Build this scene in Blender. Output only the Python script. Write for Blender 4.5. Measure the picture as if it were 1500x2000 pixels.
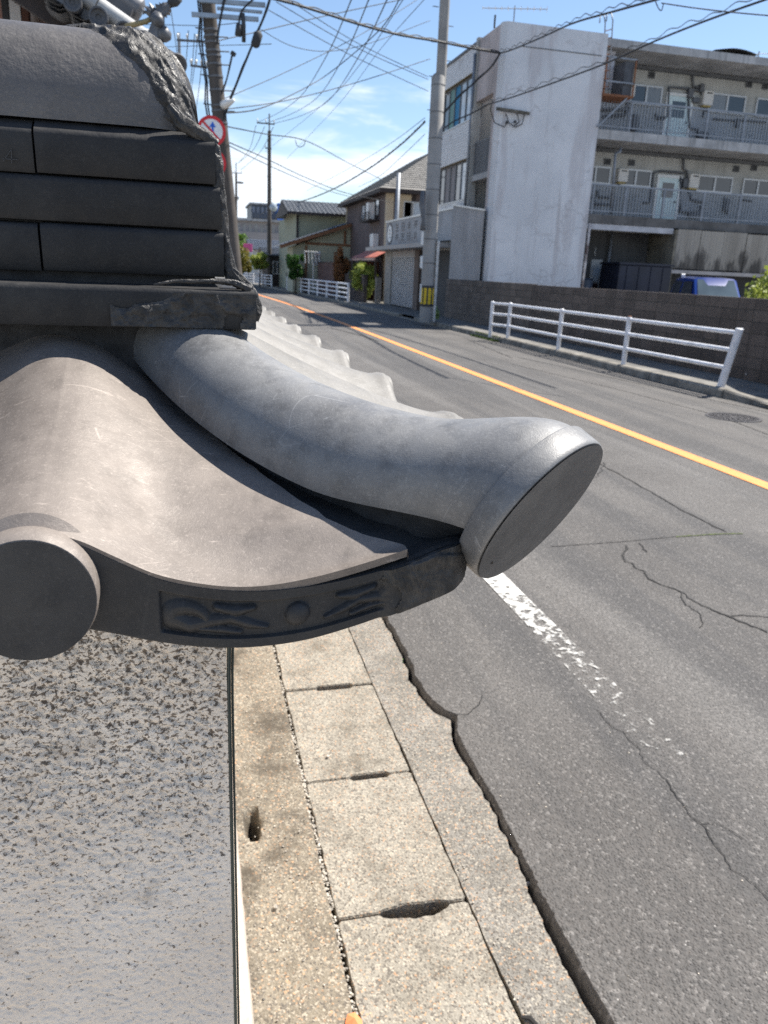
import bpy, bmesh, math, random
import numpy as np
from mathutils import Vector, Matrix, noise as mnoise

for o in list(bpy.data.objects):
    bpy.data.objects.remove(o)
scn = bpy.context.scene
COL = scn.collection
R = math.radians
rnd = random.Random(7)

# ---------------------------------------------------------------- camera
EYE = 1.6
FPX = 1502.0
CX, CY = 750.0, 1000.0
def _n(v):
    v = np.array(v, float)
    return v / np.linalg.norm(v)
_fy = _n([367 - CX, 515 - CY, FPX])                      # street direction seen in camera axes
_nad = np.array([540 - CX, 0.0, FPX])
_nad[1] = -(_nad @ _fy) / _fy[1]
_fz = -_n(_nad)
_fx = np.cross(_fy, _fz)
CAMM = np.stack([_fx, _fy, _fz])
cam = bpy.data.cameras.new('camera')
camo = bpy.data.objects.new('camera', cam)
COL.objects.link(camo)
m = CAMM
camo.matrix_world = Matrix(((m[0, 0], -m[0, 1], -m[0, 2], 0), (m[1, 0], -m[1, 1], -m[1, 2], 0),
                            (m[2, 0], -m[2, 1], -m[2, 2], EYE), (0, 0, 0, 1)))
cam.sensor_fit = 'VERTICAL'
cam.sensor_height = 36.0
cam.sensor_width = 27.0
cam.lens = FPX / 2000 * 36
cam.clip_start = 0.05
cam.clip_end = 4000
cam.dof.use_dof = True
cam.dof.focus_distance = 0.62
cam.dof.aperture_fstop = 17.0
scn.camera = camo

# ---------------------------------------------------------------- sky, sun, exposure
SUN = Vector((0.5, 0.16, 0.84)).normalized()
w = bpy.data.worlds.new('World')
scn.world = w
w.use_nodes = True
nt = w.node_tree
nt.nodes.clear()
wo = nt.nodes.new('ShaderNodeOutputWorld')
bg = nt.nodes.new('ShaderNodeBackground')
sky = nt.nodes.new('ShaderNodeTexSky')
sky.sky_type = 'NISHITA'
sky.sun_disc = False
sky.sun_elevation = math.asin(SUN.z)
sky.sun_rotation = math.atan2(SUN.x, SUN.y)
sky.air_density = 1.0
sky.dust_density = 0.3
sky.ozone_density = 2.6
bg.inputs['Strength'].default_value = 0.08
tc = nt.nodes.new('ShaderNodeTexCoord')
mp = nt.nodes.new('ShaderNodeMapping')
mp.inputs['Scale'].default_value = (4.0, 4.0, 19.0)
mp.inputs['Location'].default_value = (0.35, 1.2, 0.3)
nz = nt.nodes.new('ShaderNodeTexNoise')
nz.inputs['Scale'].default_value = 1.15
nz.inputs['Detail'].default_value = 8
nz.inputs['Roughness'].default_value = 0.55
nz.inputs['Distortion'].default_value = 0.4
sep = nt.nodes.new('ShaderNodeSeparateXYZ')
el = nt.nodes.new('ShaderNodeMapRange')
el.interpolation_type = 'SMOOTHSTEP'
el.inputs['From Min'].default_value = 0.09
el.inputs['From Max'].default_value = 0.3
el.inputs['To Min'].default_value = 0.15
el.inputs['To Max'].default_value = -0.22
ad = nt.nodes.new('ShaderNodeMath'); ad.operation = 'ADD'
mr = nt.nodes.new('ShaderNodeMapRange')
mr.interpolation_type = 'SMOOTHSTEP'
mr.inputs['From Min'].default_value = 0.46
mr.inputs['From Max'].default_value = 0.66
mr.inputs['To Max'].default_value = 0.9
mx = nt.nodes.new('ShaderNodeMix'); mx.data_type = 'RGBA'
mx.inputs[7].default_value = (6.6, 7.1, 7.8, 1)
L = nt.links.new
L(tc.outputs['Generated'], mp.inputs['Vector'])
L(mp.outputs['Vector'], nz.inputs['Vector'])
L(tc.outputs['Generated'], sep.inputs['Vector'])
L(sep.outputs['Z'], el.inputs['Value'])
L(nz.outputs['Fac'], ad.inputs[0]); L(el.outputs['Result'], ad.inputs[1])
L(ad.outputs[0], mr.inputs['Value'])
L(mr.outputs['Result'], mx.inputs[0])
L(sky.outputs['Color'], mx.inputs[6])
L(mx.outputs[2], bg.inputs['Color'])
L(bg.outputs['Background'], wo.inputs['Surface'])

sl = bpy.data.lights.new('sun', 'SUN')
sl.energy = 4.6
sl.angle = R(0.53)
sl.color = (1.0, 0.95, 0.87)
so = bpy.data.objects.new('sun', sl)
COL.objects.link(so)
so.rotation_euler = (-SUN).to_track_quat('-Z', 'Y').to_euler()
so.location = (20, 12, 40)
scn.view_settings.view_transform = 'Standard'
scn.view_settings.look = 'None'
scn.view_settings.gamma = 1
scn.view_settings.use_curve_mapping = False
scn.view_settings.exposure = 1.1
scn.render.engine = 'CYCLES'
scn.cycles.max_bounces = 6
scn.cycles.use_denoising = False
scn.cycles.sample_clamp_indirect = 6

# ---------------------------------------------------------------- helpers
def P(px, py, Y=None, X=None, z=None):
    """a place in the world on a known plane (distance, house line or ground) that a sight line meets"""
    v = np.array([px - CX, py - CY, FPX])
    d = CAMM @ (v / np.linalg.norm(v))
    t = Y / d[1] if Y is not None else X / d[0] if X is not None else (z - EYE) / d[2]
    return Vector((d[0] * t, d[1] * t, d[2] * t + EYE))

def off(y):
    return 0.0 if y < 20 else -0.00085 * (y - 20) ** 2 if y < 90 else -0.00085 * 4900 - 0.119 * (y - 90)

def hsh(ix, iy, iz):
    n = (ix * 374761393 + iy * 668265263 + iz * 2147483647 + 1013) & 0xffffffff
    n = ((n ^ (n >> 13)) * 1274126177) & 0xffffffff
    return ((n ^ (n >> 16)) & 0xffff) / 65535.0
def vn(x, y, z=0.0, seed=0):
    """smooth value noise 0..1 on arrays"""
    x, y = np.broadcast_arrays(np.asarray(x, float), np.asarray(y, float))
    z = np.broadcast_to(np.asarray(z, float), x.shape)
    ix, iy, iz = (np.floor(a).astype(np.int64) for a in (x, y, z))
    fx, fy, fz = x - ix, y - iy, z - iz
    fx, fy, fz = (f * f * (3 - 2 * f) for f in (fx, fy, fz))
    r = 0
    for a in (0, 1):
        for b in (0, 1):
            for c in (0, 1):
                r = r + hsh(ix + a, iy + b, iz + c + seed * 17) * (fx if a else 1 - fx) * (fy if b else 1 - fy) * (fz if c else 1 - fz)
    return r
def fbm(x, y, z=0.0, oct=4, seed=0):
    r, a, s = 0, 0.5, 0
    for i in range(oct):
        r = r + a * vn(np.asarray(x) * 2 ** i, np.asarray(y) * 2 ** i, np.asarray(z) * 2 ** i, seed + i)
        s += a
        a *= 0.5
    return r / s

class MB:
    def __init__(s):
        s.v, s.f = [], []
    def add(s, vs, fs):
        n = len(s.v)
        s.v += [tuple(p) for p in vs]
        s.f += [tuple(i + n for i in f) for f in fs]
        return s
    def box(s, x0, x1, y0, y1, z0, z1):
        return s.add([(x0, y0, z0), (x1, y0, z0), (x1, y1, z0), (x0, y1, z0), (x0, y0, z1), (x1, y0, z1), (x1, y1, z1), (x0, y1, z1)],
                     [(0, 3, 2, 1), (4, 5, 6, 7), (0, 1, 5, 4), (1, 2, 6, 5), (2, 3, 7, 6), (3, 0, 4, 7)])
    def bbox(s, x0, x1, y0, y1, z0, z1, b):
        """box with bevelled edges along the outside"""
        pts = []
        for z, i in ((z0, b), (z0 + b, 0), (z1 - b, 0), (z1, b)):
            for x, y in ((x0 + i + b, y0 + i), (x1 - i - b, y0 + i), (x1 - i, y0 + i + b), (x1 - i, y1 - i - b),
                         (x1 - i - b, y1 - i), (x0 + i + b, y1 - i), (x0 + i, y1 - i - b), (x0 + i, y0 + i + b)):
                pts.append((x, y, z))
        fs = [tuple(range(7, -1, -1)), tuple(range(24, 32))]
        for k in range(3):
            for i in range(8):
                j = (i + 1) % 8
                fs.append((k * 8 + i, k * 8 + j, k * 8 + 8 + j, k * 8 + 8 + i))
        return s.add(pts, fs)
    def beam(s, p0, p1, wd, ht, up=(0, 0, 1)):
        p0, p1 = Vector(p0), Vector(p1)
        t = (p1 - p0).normalized()
        a = t.cross(Vector(up))
        a = a.normalized() if a.length > 1e-6 else Vector((1, 0, 0))
        b = a.cross(t)
        vs = [p + a * (sx * wd / 2) + b * (sy * ht / 2) for p in (p0, p1) for sx, sy in ((-1, -1), (1, -1), (1, 1), (-1, 1))]
        return s.add(vs, [(3, 2, 1, 0), (4, 5, 6, 7), (0, 1, 5, 4), (1, 2, 6, 5), (2, 3, 7, 6), (3, 0, 4, 7)])
    def cyl(s, p0, p1, r0, r1=None, n=12):
        return s.tube([p0, p1], [r0, r0 if r1 is None else r1], n)
    def tube(s, pts, rs, n=8, caps=True):
        pts = [Vector(p) for p in pts]
        if not hasattr(rs, '__len__'):
            rs = [rs] * len(pts)
        vs, fs = [], []
        ref = None
        for i, p in enumerate(pts):
            t = (pts[min(i + 1, len(pts) - 1)] - pts[max(i - 1, 0)]).normalized()
            if ref is None:
                ref = Vector((0, 0, 1)) if abs(t.z) < 0.9 else Vector((1, 0, 0))
            a = (ref - t * ref.dot(t)).normalized()
            ref = a
            b = t.cross(a)
            for k in range(n):
                an = 2 * math.pi * k / n
                vs.append(p + (a * math.cos(an) + b * math.sin(an)) * rs[i])
        for i in range(len(pts) - 1):
            for k in range(n):
                l = (k + 1) % n
                fs.append((i * n + k, i * n + l, i * n + n + l, i * n + n + k))
        if caps:
            fs.append(tuple(range(n - 1, -1, -1)))
            e = (len(pts) - 1) * n
            fs.append(tuple(range(e, e + n)))
        return s.add(vs, fs)
    def prism(s, poly, vec):
        """closed outline pushed along vec"""
        n = len(poly)
        vec = Vector(vec)
        vs = [Vector(p) for p in poly] + [Vector(p) + vec for p in poly]
        fs = [tuple(range(n - 1, -1, -1)), tuple(range(n, 2 * n))]
        fs += [(i, (i + 1) % n, n + (i + 1) % n, n + i) for i in range(n)]
        return s.add(vs, fs)
    def quad(s, *p):
        return s.add(p, [tuple(range(len(p)))])
    def grid(s, G, wrap=False):
        """array (n, m, 3) of points"""
        n, mm = G.shape[:2]
        fs = []
        for i in range(n - 1):
            for j in range(mm - 1 if not wrap else mm):
                k = (j + 1) % mm
                fs.append((i * mm + j, (i + 1) * mm + j, (i + 1) * mm + k, i * mm + k))
        return s.add(G.reshape(-1, 3).tolist(), fs)
    def ball(s, c, r, seg=8, rings=6, sc=(1, 1, 1)):
        c = Vector(c)
        vs = [c + Vector((0, 0, r * sc[2]))]
        for i in range(1, rings):
            a = math.pi * i / rings
            for k in range(seg):
                b = 2 * math.pi * k / seg
                vs.append(c + Vector((r * sc[0] * math.sin(a) * math.cos(b), r * sc[1] * math.sin(a) * math.sin(b), r * sc[2] * math.cos(a))))
        vs.append(c - Vector((0, 0, r * sc[2])))
        fs = [(0, 1 + k, 1 + (k + 1) % seg) for k in range(seg)]
        for i in range(rings - 2):
            for k in range(seg):
                l = (k + 1) % seg
                fs.append((1 + i * seg + k, 1 + (i + 1) * seg + k, 1 + (i + 1) * seg + l, 1 + i * seg + l))
        e = len(vs) - 1
        fs += [(e, 1 + (rings - 2) * seg + (k + 1) % seg, 1 + (rings - 2) * seg + k) for k in range(seg)]
        return s.add(vs, fs)
    def mesh(s, name, mat, smooth=False, angle=None):
        me = bpy.data.meshes.new(name)
        me.from_pydata(s.v, [], s.f)
        bm = bmesh.new()
        bm.from_mesh(me)
        bmesh.ops.recalc_face_normals(bm, faces=bm.faces)
        bm.to_mesh(me)
        bm.free()
        if mat:
            me.materials.append(mat)
        if smooth:
            me.polygons.foreach_set('use_smooth', [True] * len(me.polygons))
            if angle:
                me.set_sharp_from_angle(angle=R(angle))
        me.update()
        return me
    def build(s, name, mat, parent=None, smooth=False, angle=None, label=None, kind=None):
        return link(name, s.mesh(name, mat, smooth, angle), parent, label, kind)

def base_of(o):
    """world place of an unrotated thing or part"""
    p = Vector((0, 0, 0))
    while o is not None:
        p += o.location
        if o.parent is not None:
            p += o.matrix_parent_inverse.to_translation()
        o = o.parent
    return p
def link(name, me, parent=None, label=None, kind=None):
    o = bpy.data.objects.new(name, me)
    COL.objects.link(o)
    if parent is not None:
        o.parent = parent
        o.matrix_parent_inverse = Matrix.Translation(-base_of(parent))
    if label:
        o['label'] = label
    if kind:
        o['kind'] = kind
    return o
def tag(o, label, cat, group=None, kind=None):
    o['label'] = label
    if cat:
        o['category'] = cat
    if group:
        o['group'] = group
    if kind:
        o['kind'] = kind
    return o
def thing(name, loc, label, cat, group=None):
    o = bpy.data.objects.new(name, None)
    o.empty_display_size = 0.1
    COL.objects.link(o)
    o.location = loc
    return tag(o, label, cat, group)
def copy_tree(o, delta, parent=None):
    c = o.copy()
    COL.objects.link(c)
    if parent is None:
        c.location = o.location + Vector(delta)
    else:
        inv = o.matrix_parent_inverse.copy()
        c.parent = parent
        c.matrix_parent_inverse = inv
    for ch in list(o.children):
        copy_tree(ch, delta, c)
    return c

# ---------------------------------------------------------------- materials
def nodes_of(name):
    mt = bpy.data.materials.new(name)
    mt.use_nodes = True
    t = mt.node_tree
    b = t.nodes['Principled BSDF']
    return mt, t, b
class NG:
    """small node-graph writer"""
    def __init__(s, t):
        s.t = t
        s.pos = t.nodes.new('ShaderNodeNewGeometry').outputs['Position']
    def node(s, ty, **k):
        n = s.t.nodes.new(ty)
        for a, v in k.items():
            setattr(n, a, v)
        return n
    def put(s, sock, v):
        if isinstance(v, bpy.types.NodeSocket):
            s.t.links.new(v, sock)
        elif v is not None:
            if hasattr(v, '__len__') and len(v) == 3 and sock.type == 'RGBA':
                v = (*v, 1)
            sock.default_value = v
    def map(s, scale=(1, 1, 1), loc=(0, 0, 0), rot=(0, 0, 0), vec=None):
        n = s.node('ShaderNodeMapping')
        s.put(n.inputs['Vector'], vec or s.pos)
        n.inputs['Scale'].default_value = scale
        n.inputs['Location'].default_value = loc
        n.inputs['Rotation'].default_value = rot
        return n.outputs[0]
    def noise(s, scale, detail=4, rough=0.55, vec=None, dist=0.0):
        n = s.node('ShaderNodeTexNoise')
        s.put(n.inputs['Vector'], vec or s.pos)
        n.inputs['Scale'].default_value = scale
        n.inputs['Detail'].default_value = detail
        n.inputs['Roughness'].default_value = rough
        n.inputs['Distortion'].default_value = dist
        return n.outputs['Fac']
    def voro(s, scale, feature='F1', vec=None, out='Distance', rand=1.0):
        n = s.node('ShaderNodeTexVoronoi', feature=feature)
        s.put(n.inputs['Vector'], vec or s.pos)
        n.inputs['Scale'].default_value = scale
        n.inputs['Randomness'].default_value = rand
        return n.outputs[out]
    def ramp(s, v, a, b, lo=0.0, hi=1.0):
        n = s.node('ShaderNodeMapRange', interpolation_type='SMOOTHSTEP')
        s.put(n.inputs['Value'], v)
        n.inputs['From Min'].default_value = a
        n.inputs['From Max'].default_value = b
        n.inputs['To Min'].default_value = lo
        n.inputs['To Max'].default_value = hi
        return n.outputs[0]
    def mix(s, f, a, b, blend='MIX'):
        n = s.node('ShaderNodeMix', data_type='RGBA', blend_type=blend)
        s.put(n.inputs[0], f)
        s.put(n.inputs[6], a)
        s.put(n.inputs[7], b)
        return n.outputs[2]
    def math(s, op, a, b=0.0):
        n = s.node('ShaderNodeMath', operation=op)
        s.put(n.inputs[0], a)
        s.put(n.inputs[1], b)
        return n.outputs[0]
    def bump(s, h, strength, dist, normal=None):
        n = s.node('ShaderNodeBump')
        s.put(n.inputs['Height'], h)
        n.inputs['Strength'].default_value = strength
        n.inputs['Distance'].default_value = dist
        if normal is not None:
            s.put(n.inputs['Normal'], normal)
        return n.outputs[0]
    def axis(s, k):
        n = s.node('ShaderNodeSeparateXYZ')
        s.put(n.inputs[0], s.pos)
        return n.outputs[k]

MATS = {}
def simple(name, col, rough=0.6, var=0.25, scale=6.0, bump=0.0, bscale=60.0, metal=0.0, spec=0.5, tint=None, rvar=0.0, streak=0.0):
    if name in MATS:
        return MATS[name]
    mt, t, b = nodes_of(name)
    g = NG(t)
    n1 = g.noise(scale, 5, 0.6)
    dark = tuple(c * (1 - var) for c in col)
    lite = tuple(min(1, c * (1 + var * 0.7)) for c in (tint or col))
    c = g.mix(g.ramp(n1, 0.3, 0.7), dark, lite)
    if streak:
        n2 = g.noise(1.0, 4, 0.6, vec=g.map((7, 7, 0.5)))
        c = g.mix(g.ramp(n2, 0.5, 0.75, 0, streak), c, tuple(x * 0.45 for x in col))
    g.put(b.inputs['Base Color'], c)
    b.inputs['Metallic'].default_value = metal
    b.inputs['Specular IOR Level'].default_value = spec
    if rvar:
        g.put(b.inputs['Roughness'], g.ramp(g.noise(scale * 2.3, 4), 0.3, 0.7, max(0.02, rough - rvar), min(1, rough + rvar)))
    else:
        b.inputs['Roughness'].default_value = rough
    if bump:
        g.put(b.inputs['Normal'], g.bump(g.noise(bscale, 5, 0.6), bump, 0.3 / bscale))
    MATS[name] = mt
    return mt

def tile_mat(name, base, warm, rough, grain=900, grain_b=0.25, scratch=0.35, mottle=0.35, spec=0.5, metal=0.0):
    """smoked clay: mottled grey with grain, pale dust, fine scratches"""
    mt, t, b = nodes_of(name)
    g = NG(t)
    c = g.mix(g.ramp(g.noise(9, 5, 0.6), 0.3, 0.72), base, warm)
    c = g.mix(g.ramp(g.noise(42, 5, 0.65), 0.45, 0.75, 0, mottle), c, tuple(x * 0.5 for x in base))
    c = g.mix(g.ramp(g.noise(420, 3, 0.7), 0.5, 0.8, 0, 0.35), c, tuple(min(1, x * 1.9) for x in warm))
    sc = g.noise(16, 6, 0.7, vec=g.map((1.0, 5.5, 3.0), rot=(0.2, 0.1, 0.75)), dist=0.6)
    c = g.mix(g.ramp(sc, 0.62, 0.72, 0, scratch), c, tuple(min(1, x * 2.6) for x in warm))
    wv = g.voro(11, 'DISTANCE_TO_EDGE', vec=g.map((1, 4, 2), rot=(0, 0.3, 0.5)))
    c = g.mix(g.math('MULTIPLY', g.ramp(wv, 0.0, 0.012, 1, 0), g.ramp(g.noise(14, 3), 0.55, 0.65, 0, scratch * 0.6)), c, tuple(min(1, x * 2.6) for x in warm))
    g.put(b.inputs['Base Color'], c)
    g.put(b.inputs['Roughness'], g.ramp(g.noise(60, 5, 0.6), 0.3, 0.7, rough - 0.07, rough + 0.09))
    b.inputs['Specular IOR Level'].default_value = spec
    b.inputs['Metallic'].default_value = metal
    # silvery and brownish firing clouds
    h = g.math('ADD', g.noise(grain, 3, 0.6), g.math('MULTIPLY', g.noise(120, 4, 0.6), 1.6))
    g.put(b.inputs['Normal'], g.bump(h, grain_b, 0.0007))
    return mt
M_tile_front = tile_mat('front_tile_clay', (0.155, 0.133, 0.117), (0.235, 0.203, 0.178), 0.56, metal=0.15, mottle=0.4)
M_tile_hip = tile_mat('hip_tile_clay', (0.145, 0.145, 0.147), (0.22, 0.219, 0.216), 0.52, mottle=0.6, scratch=0.4, metal=0.2)
M_tile_street = tile_mat('street_tile_clay', (0.16, 0.152, 0.138), (0.23, 0.218, 0.2), 0.58, scratch=0.3)
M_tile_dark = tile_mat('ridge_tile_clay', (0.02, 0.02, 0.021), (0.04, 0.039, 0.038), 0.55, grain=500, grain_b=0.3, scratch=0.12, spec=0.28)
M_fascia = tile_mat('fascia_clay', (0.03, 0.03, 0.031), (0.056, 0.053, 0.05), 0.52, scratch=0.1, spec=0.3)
M_cap = tile_mat('cap_clay', (0.085, 0.08, 0.077), (0.125, 0.115, 0.108), 0.46, grain=260, grain_b=0.7, scratch=0.06, mottle=0.25)

def mastic_mat():
    mt, t, b = nodes_of('black_mastic')
    g = NG(t)
    c = g.mix(g.ramp(g.noise(70, 5, 0.65), 0.35, 0.7), (0.016, 0.016, 0.016), (0.055, 0.05, 0.045))
    g.put(b.inputs['Base Color'], c)
    g.put(b.inputs['Roughness'], g.ramp(g.noise(90, 4), 0.35, 0.7, 0.4, 0.7))
    cr = g.noise(55, 6, 0.62, vec=g.map((1, 1, 0.55), rot=(0, 0.5, 0)), dist=1.6)
    h = g.math('ADD', g.ramp(cr, 0.35, 0.65), g.math('MULTIPLY', g.noise(260, 4), 0.5))
    g.put(b.inputs['Normal'], g.bump(h, 0.45, 0.003))
    return mt
M_mastic = mastic_mat()
M_disc = tile_mat('shaded_disc_clay', (0.085, 0.085, 0.087), (0.14, 0.138, 0.135), 0.55, mottle=0.6, scratch=0.3)  # hip clay darkened to hold the shade on the disc face
M_bed = simple('dark_bed_mortar', (0.03, 0.03, 0.031), 0.85, 0.4, 60, 0.6, 300)

def stucco_mat():
    mt, t, b = nodes_of('sprayed_stucco')
    g = NG(t)
    c = g.mix(g.ramp(g.noise(7, 4), 0.3, 0.7), (0.79, 0.695, 0.585), (0.87, 0.785, 0.68))
    # brown mildew specks that also paint the pits' shade, thicker towards the top
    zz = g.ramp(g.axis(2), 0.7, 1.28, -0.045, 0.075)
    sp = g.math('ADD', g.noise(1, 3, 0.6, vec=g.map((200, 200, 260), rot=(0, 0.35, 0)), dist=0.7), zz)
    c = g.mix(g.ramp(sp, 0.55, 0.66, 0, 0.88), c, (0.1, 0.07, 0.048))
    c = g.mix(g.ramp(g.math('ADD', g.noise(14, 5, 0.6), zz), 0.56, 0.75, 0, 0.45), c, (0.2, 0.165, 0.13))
    g.put(b.inputs['Base Color'], c)
    b.inputs['Roughness'].default_value = 0.92
    b.inputs['Specular IOR Level'].default_value = 0.2
    h = g.math('ADD', g.noise(330, 5, 0.65), g.math('MULTIPLY', g.noise(120, 3, 0.5), 1.5))
    g.put(b.inputs['Normal'], g.bump(h, 0.6, 0.002))
    return mt
M_stucco = stucco_mat()

def asphalt_mat():
    mt, t, b = nodes_of('aged_asphalt')
    g = NG(t)
    c = g.mix(g.ramp(g.noise(0.9, 5, 0.6), 0.3, 0.7), (0.09, 0.083, 0.077), (0.132, 0.123, 0.114))
    # rubbed tyre bands along the street and lengthwise blotches
    band = g.noise(1.0, 4, 0.55, vec=g.map((2.4, 0.12, 1)))
    c = g.mix(g.ramp(band, 0.44, 0.6, 0, 0.75), c, (0.06, 0.058, 0.058))
    c = g.mix(g.ramp(g.noise(1.0, 4, 0.6, vec=g.map((1.7, 0.1, 1), loc=(5, 0, 0))), 0.52, 0.68, 0, 0.5), c, (0.185, 0.175, 0.163))
    c = g.mix(g.ramp(g.noise(5, 6, 0.65), 0.5, 0.75, 0, 0.35), c, (0.15, 0.14, 0.13))
    st = g.voro(120, 'F1', out='Color')
    sv = g.node('ShaderNodeSeparateColor')
    g.put(sv.inputs[0], st)
    c = g.mix(g.ramp(sv.outputs[0], 0.0, 1.0, 0, 0.55), c, (0.05, 0.049, 0.047))
    c = g.mix(g.ramp(sv.outputs[1], 0.86, 1.0, 0, 0.5), c, (0.25, 0.235, 0.22))
    c = g.mix(g.ramp(g.voro(14, 'F1'), 0.02, 0.05, 0.6, 0), c, (0.5, 0.48, 0.45))
    g.put(b.inputs['Base Color'], c)
    b.inputs['Roughness'].default_value = 0.78
    b.inputs['Specular IOR Level'].default_value = 0.4
    h = g.math('ADD', g.ramp(g.voro(120, 'F1'), 0.0, 0.6, 1, 0), g.math('MULTIPLY', g.noise(45, 5, 0.65), 2.2))
    g.put(b.inputs['Normal'], g.bump(h, 0.7, 0.006))
    return mt
M_asphalt = asphalt_mat()

def aggregate_mat(name, base, lite, dirt, dirt_amt):
    """washed concrete with pebbles showing"""
    mt, t, b = nodes_of(name)
    g = NG(t)
    c = g.mix(g.ramp(g.noise(6, 5, 0.6), 0.3, 0.7), base, lite)
    vc = g.node('ShaderNodeSeparateColor')
    g.put(vc.inputs[0], g.voro(190, 'F1', out='Color'))
    c = g.mix(g.ramp(vc.outputs[0], 0.6, 1.0, 0, 0.6), c, (0.46, 0.41, 0.33))
    c = g.mix(g.ramp(vc.outputs[1], 0.5, 1.0, 0, 0.8), c, (0.09, 0.08, 0.07))
    c = g.mix(g.ramp(vc.outputs[2], 0.9, 1.0, 0, 0.7), c, (0.5, 0.3, 0.17))
    c = g.mix(g.ramp(g.noise(420, 3, 0.7), 0.5, 0.75, 0, 0.35), c, (0.12, 0.1, 0.08))
    c = g.mix(g.ramp(g.noise(4.5, 6, 0.68), 0.45, 0.72, 0, dirt_amt), c, dirt)
    g.put(b.inputs['Base Color'], c)
    b.inputs['Roughness'].default_value = 0.9
    b.inputs['Specular IOR Level'].default_value = 0.25
    h = g.math('ADD', g.ramp(g.voro(165, 'F1'), 0.0, 0.7, 1, 0), g.math('MULTIPLY', g.noise(60, 6, 0.7), 1.8))
    g.put(b.inputs['Normal'], g.bump(h, 0.6, 0.003))
    return mt
M_lid = aggregate_mat('washed_concrete', (0.225, 0.205, 0.17), (0.285, 0.262, 0.22), (0.085, 0.073, 0.056), 0.65)
M_strip = aggregate_mat('stained_concrete', (0.165, 0.142, 0.108), (0.225, 0.195, 0.15), (0.06, 0.05, 0.038), 0.95)
M_mortar = aggregate_mat('mortar_strip_concrete', (0.18, 0.17, 0.15), (0.25, 0.235, 0.21), (0.1, 0.095, 0.085), 0.5)
M_dark = simple('dark_gutter_soil', (0.02, 0.018, 0.016), 0.95, 0.4, 40)  # near-black soil of the gutter bed
M_pebble = simple('pebble_stone', (0.22, 0.2, 0.18), 0.7, 0.7, 90, 0.2, 300, tint=(0.4, 0.36, 0.3))
# ---------------------------------------------------------------- ground, road, gutter
GZ = -0.045                                              # gutter level below the raised asphalt
ground = MB().quad((-900, -60, -0.4), (900, -60, -0.4), (900, 1500, -0.4), (-900, 1500, -0.4)).build(
    'ground', simple('far_ground', (0.12, 0.12, 0.1), 0.95, 0.3, 0.05), kind='structure')
M_yard = simple('yard_concrete', (0.2, 0.19, 0.175), 0.9, 0.3, 1.3, 0.3, 60)

edge_px = [(705, 1120), (735, 1180), (752, 1205), (790, 1272), (800, 1295), (812, 1330), (835, 1360), (862, 1385), (888, 1396),
           (888, 1428), (905, 1465), (935, 1520), (962, 1562), (1000, 1638), (1040, 1722), (1080, 1800), (1112, 1856), (1145, 1918), (1192, 2000)]
edge = [P(px, py, z=0) for px, py in edge_px]
pts = []
for i in range(len(edge) - 1):
    a, b = edge[i], edge[i + 1]
    n = max(2, int((a - b).length / 0.012))
    for k in range(n):
        p = a.lerp(b, k / n)
        pts.append((p.x + (mnoise.noise(Vector((p.y * 14, 3, 0))) * 0.008 + mnoise.noise(Vector((p.y * 60, 7, 0))) * 0.006), p.y))
pts.append((edge[-1].x, edge[-1].y))
pts = [(0.83 + 0.02 * math.sin(y * 1.7) + off(y), y) for y in (380, 250, 160, 110, 90, 80, 70, 60, 50, 40, 32, 26, 20, 16, 12, 9, 7, 5.5, 4.4)] + pts
pts += [(0.83, 0.9), (0.85, 0.3), (0.84, -6)]
mb = MB()
KX = 7.76                                                # far kerb foot
rows = [[(x, y, -0.4), (x + 0.004, y, -0.012), (x + 0.012, y, -0.001), (x + 0.03, y, 0), (2.0 + off(y), y, 0), (4.67 + off(y), y, 0.015), (KX + off(y), y, 0)] for x, y in pts]
mb.grid(np.array(rows))
road = mb.build('road', M_asphalt, smooth=True, angle=40, kind='structure')

# painted lines
def paint_mat(name, col, lo, hi, scale, wear):
    mt, t, b = nodes_of(name)
    g = NG(t)
    tr = g.node('ShaderNodeBsdfTransparent')
    ms = g.node('ShaderNodeMixShader')
    nv = g.math('ADD', g.noise(scale, 6, 0.66, dist=0.3), wear(g) if wear else 0.0)
    g.put(ms.inputs[0], g.ramp(nv, lo, hi))
    out = t.nodes['Material Output']
    g.put(b.inputs['Base Color'], g.mix(g.ramp(g.noise(30, 4), 0.3, 0.7), tuple(c * 0.85 for c in col), col))
    b.inputs['Roughness'].default_value = 0.7
    g.put(b.inputs['Normal'], g.bump(g.voro(75, 'F1'), 0.5, 0.005))
    t.links.new(tr.outputs[0], ms.inputs[1])
    t.links.new(b.outputs[0], ms.inputs[2])
    t.links.new(ms.outputs[0], out.inputs['Surface'])
    return mt
M_white_line = paint_mat('worn_white_paint', (0.56, 0.55, 0.52), 0.43, 0.6, 22, lambda g: g.math('ADD', g.math('MULTIPLY', g.noise(75, 3), 0.14), g.ramp(g.axis(1), 2.0, 4.4, -0.2, 0.1)))
M_orange_line = paint_mat('worn_orange_paint', (0.8, 0.29, 0.075), 0.3, 0.42, 24, lambda g: g.math('MULTIPLY', g.noise(70, 3), 0.1))
ys = [2.0, 3, 4, 5, 7, 9, 12, 16, 20, 25, 30, 35, 40, 50, 60, 70, 80, 90, 120]
mb = MB()
mb.grid(np.array([[(1.535 + off(y), y, 0.0045), (1.675 + off(y), y, 0.0045)] for y in ys]))
mb.build('edge_line', M_white_line, road)
ys = [-4, 0, 3] + ys
mb = MB()
mb.grid(np.array([[(4.6 + off(y), y, 0.0195), (4.67 + off(y), y, 0.0205), (4.76 + off(y), y, 0.0195)] for y in ys]))
mb.build('centre_line', M_orange_line, road)

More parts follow.
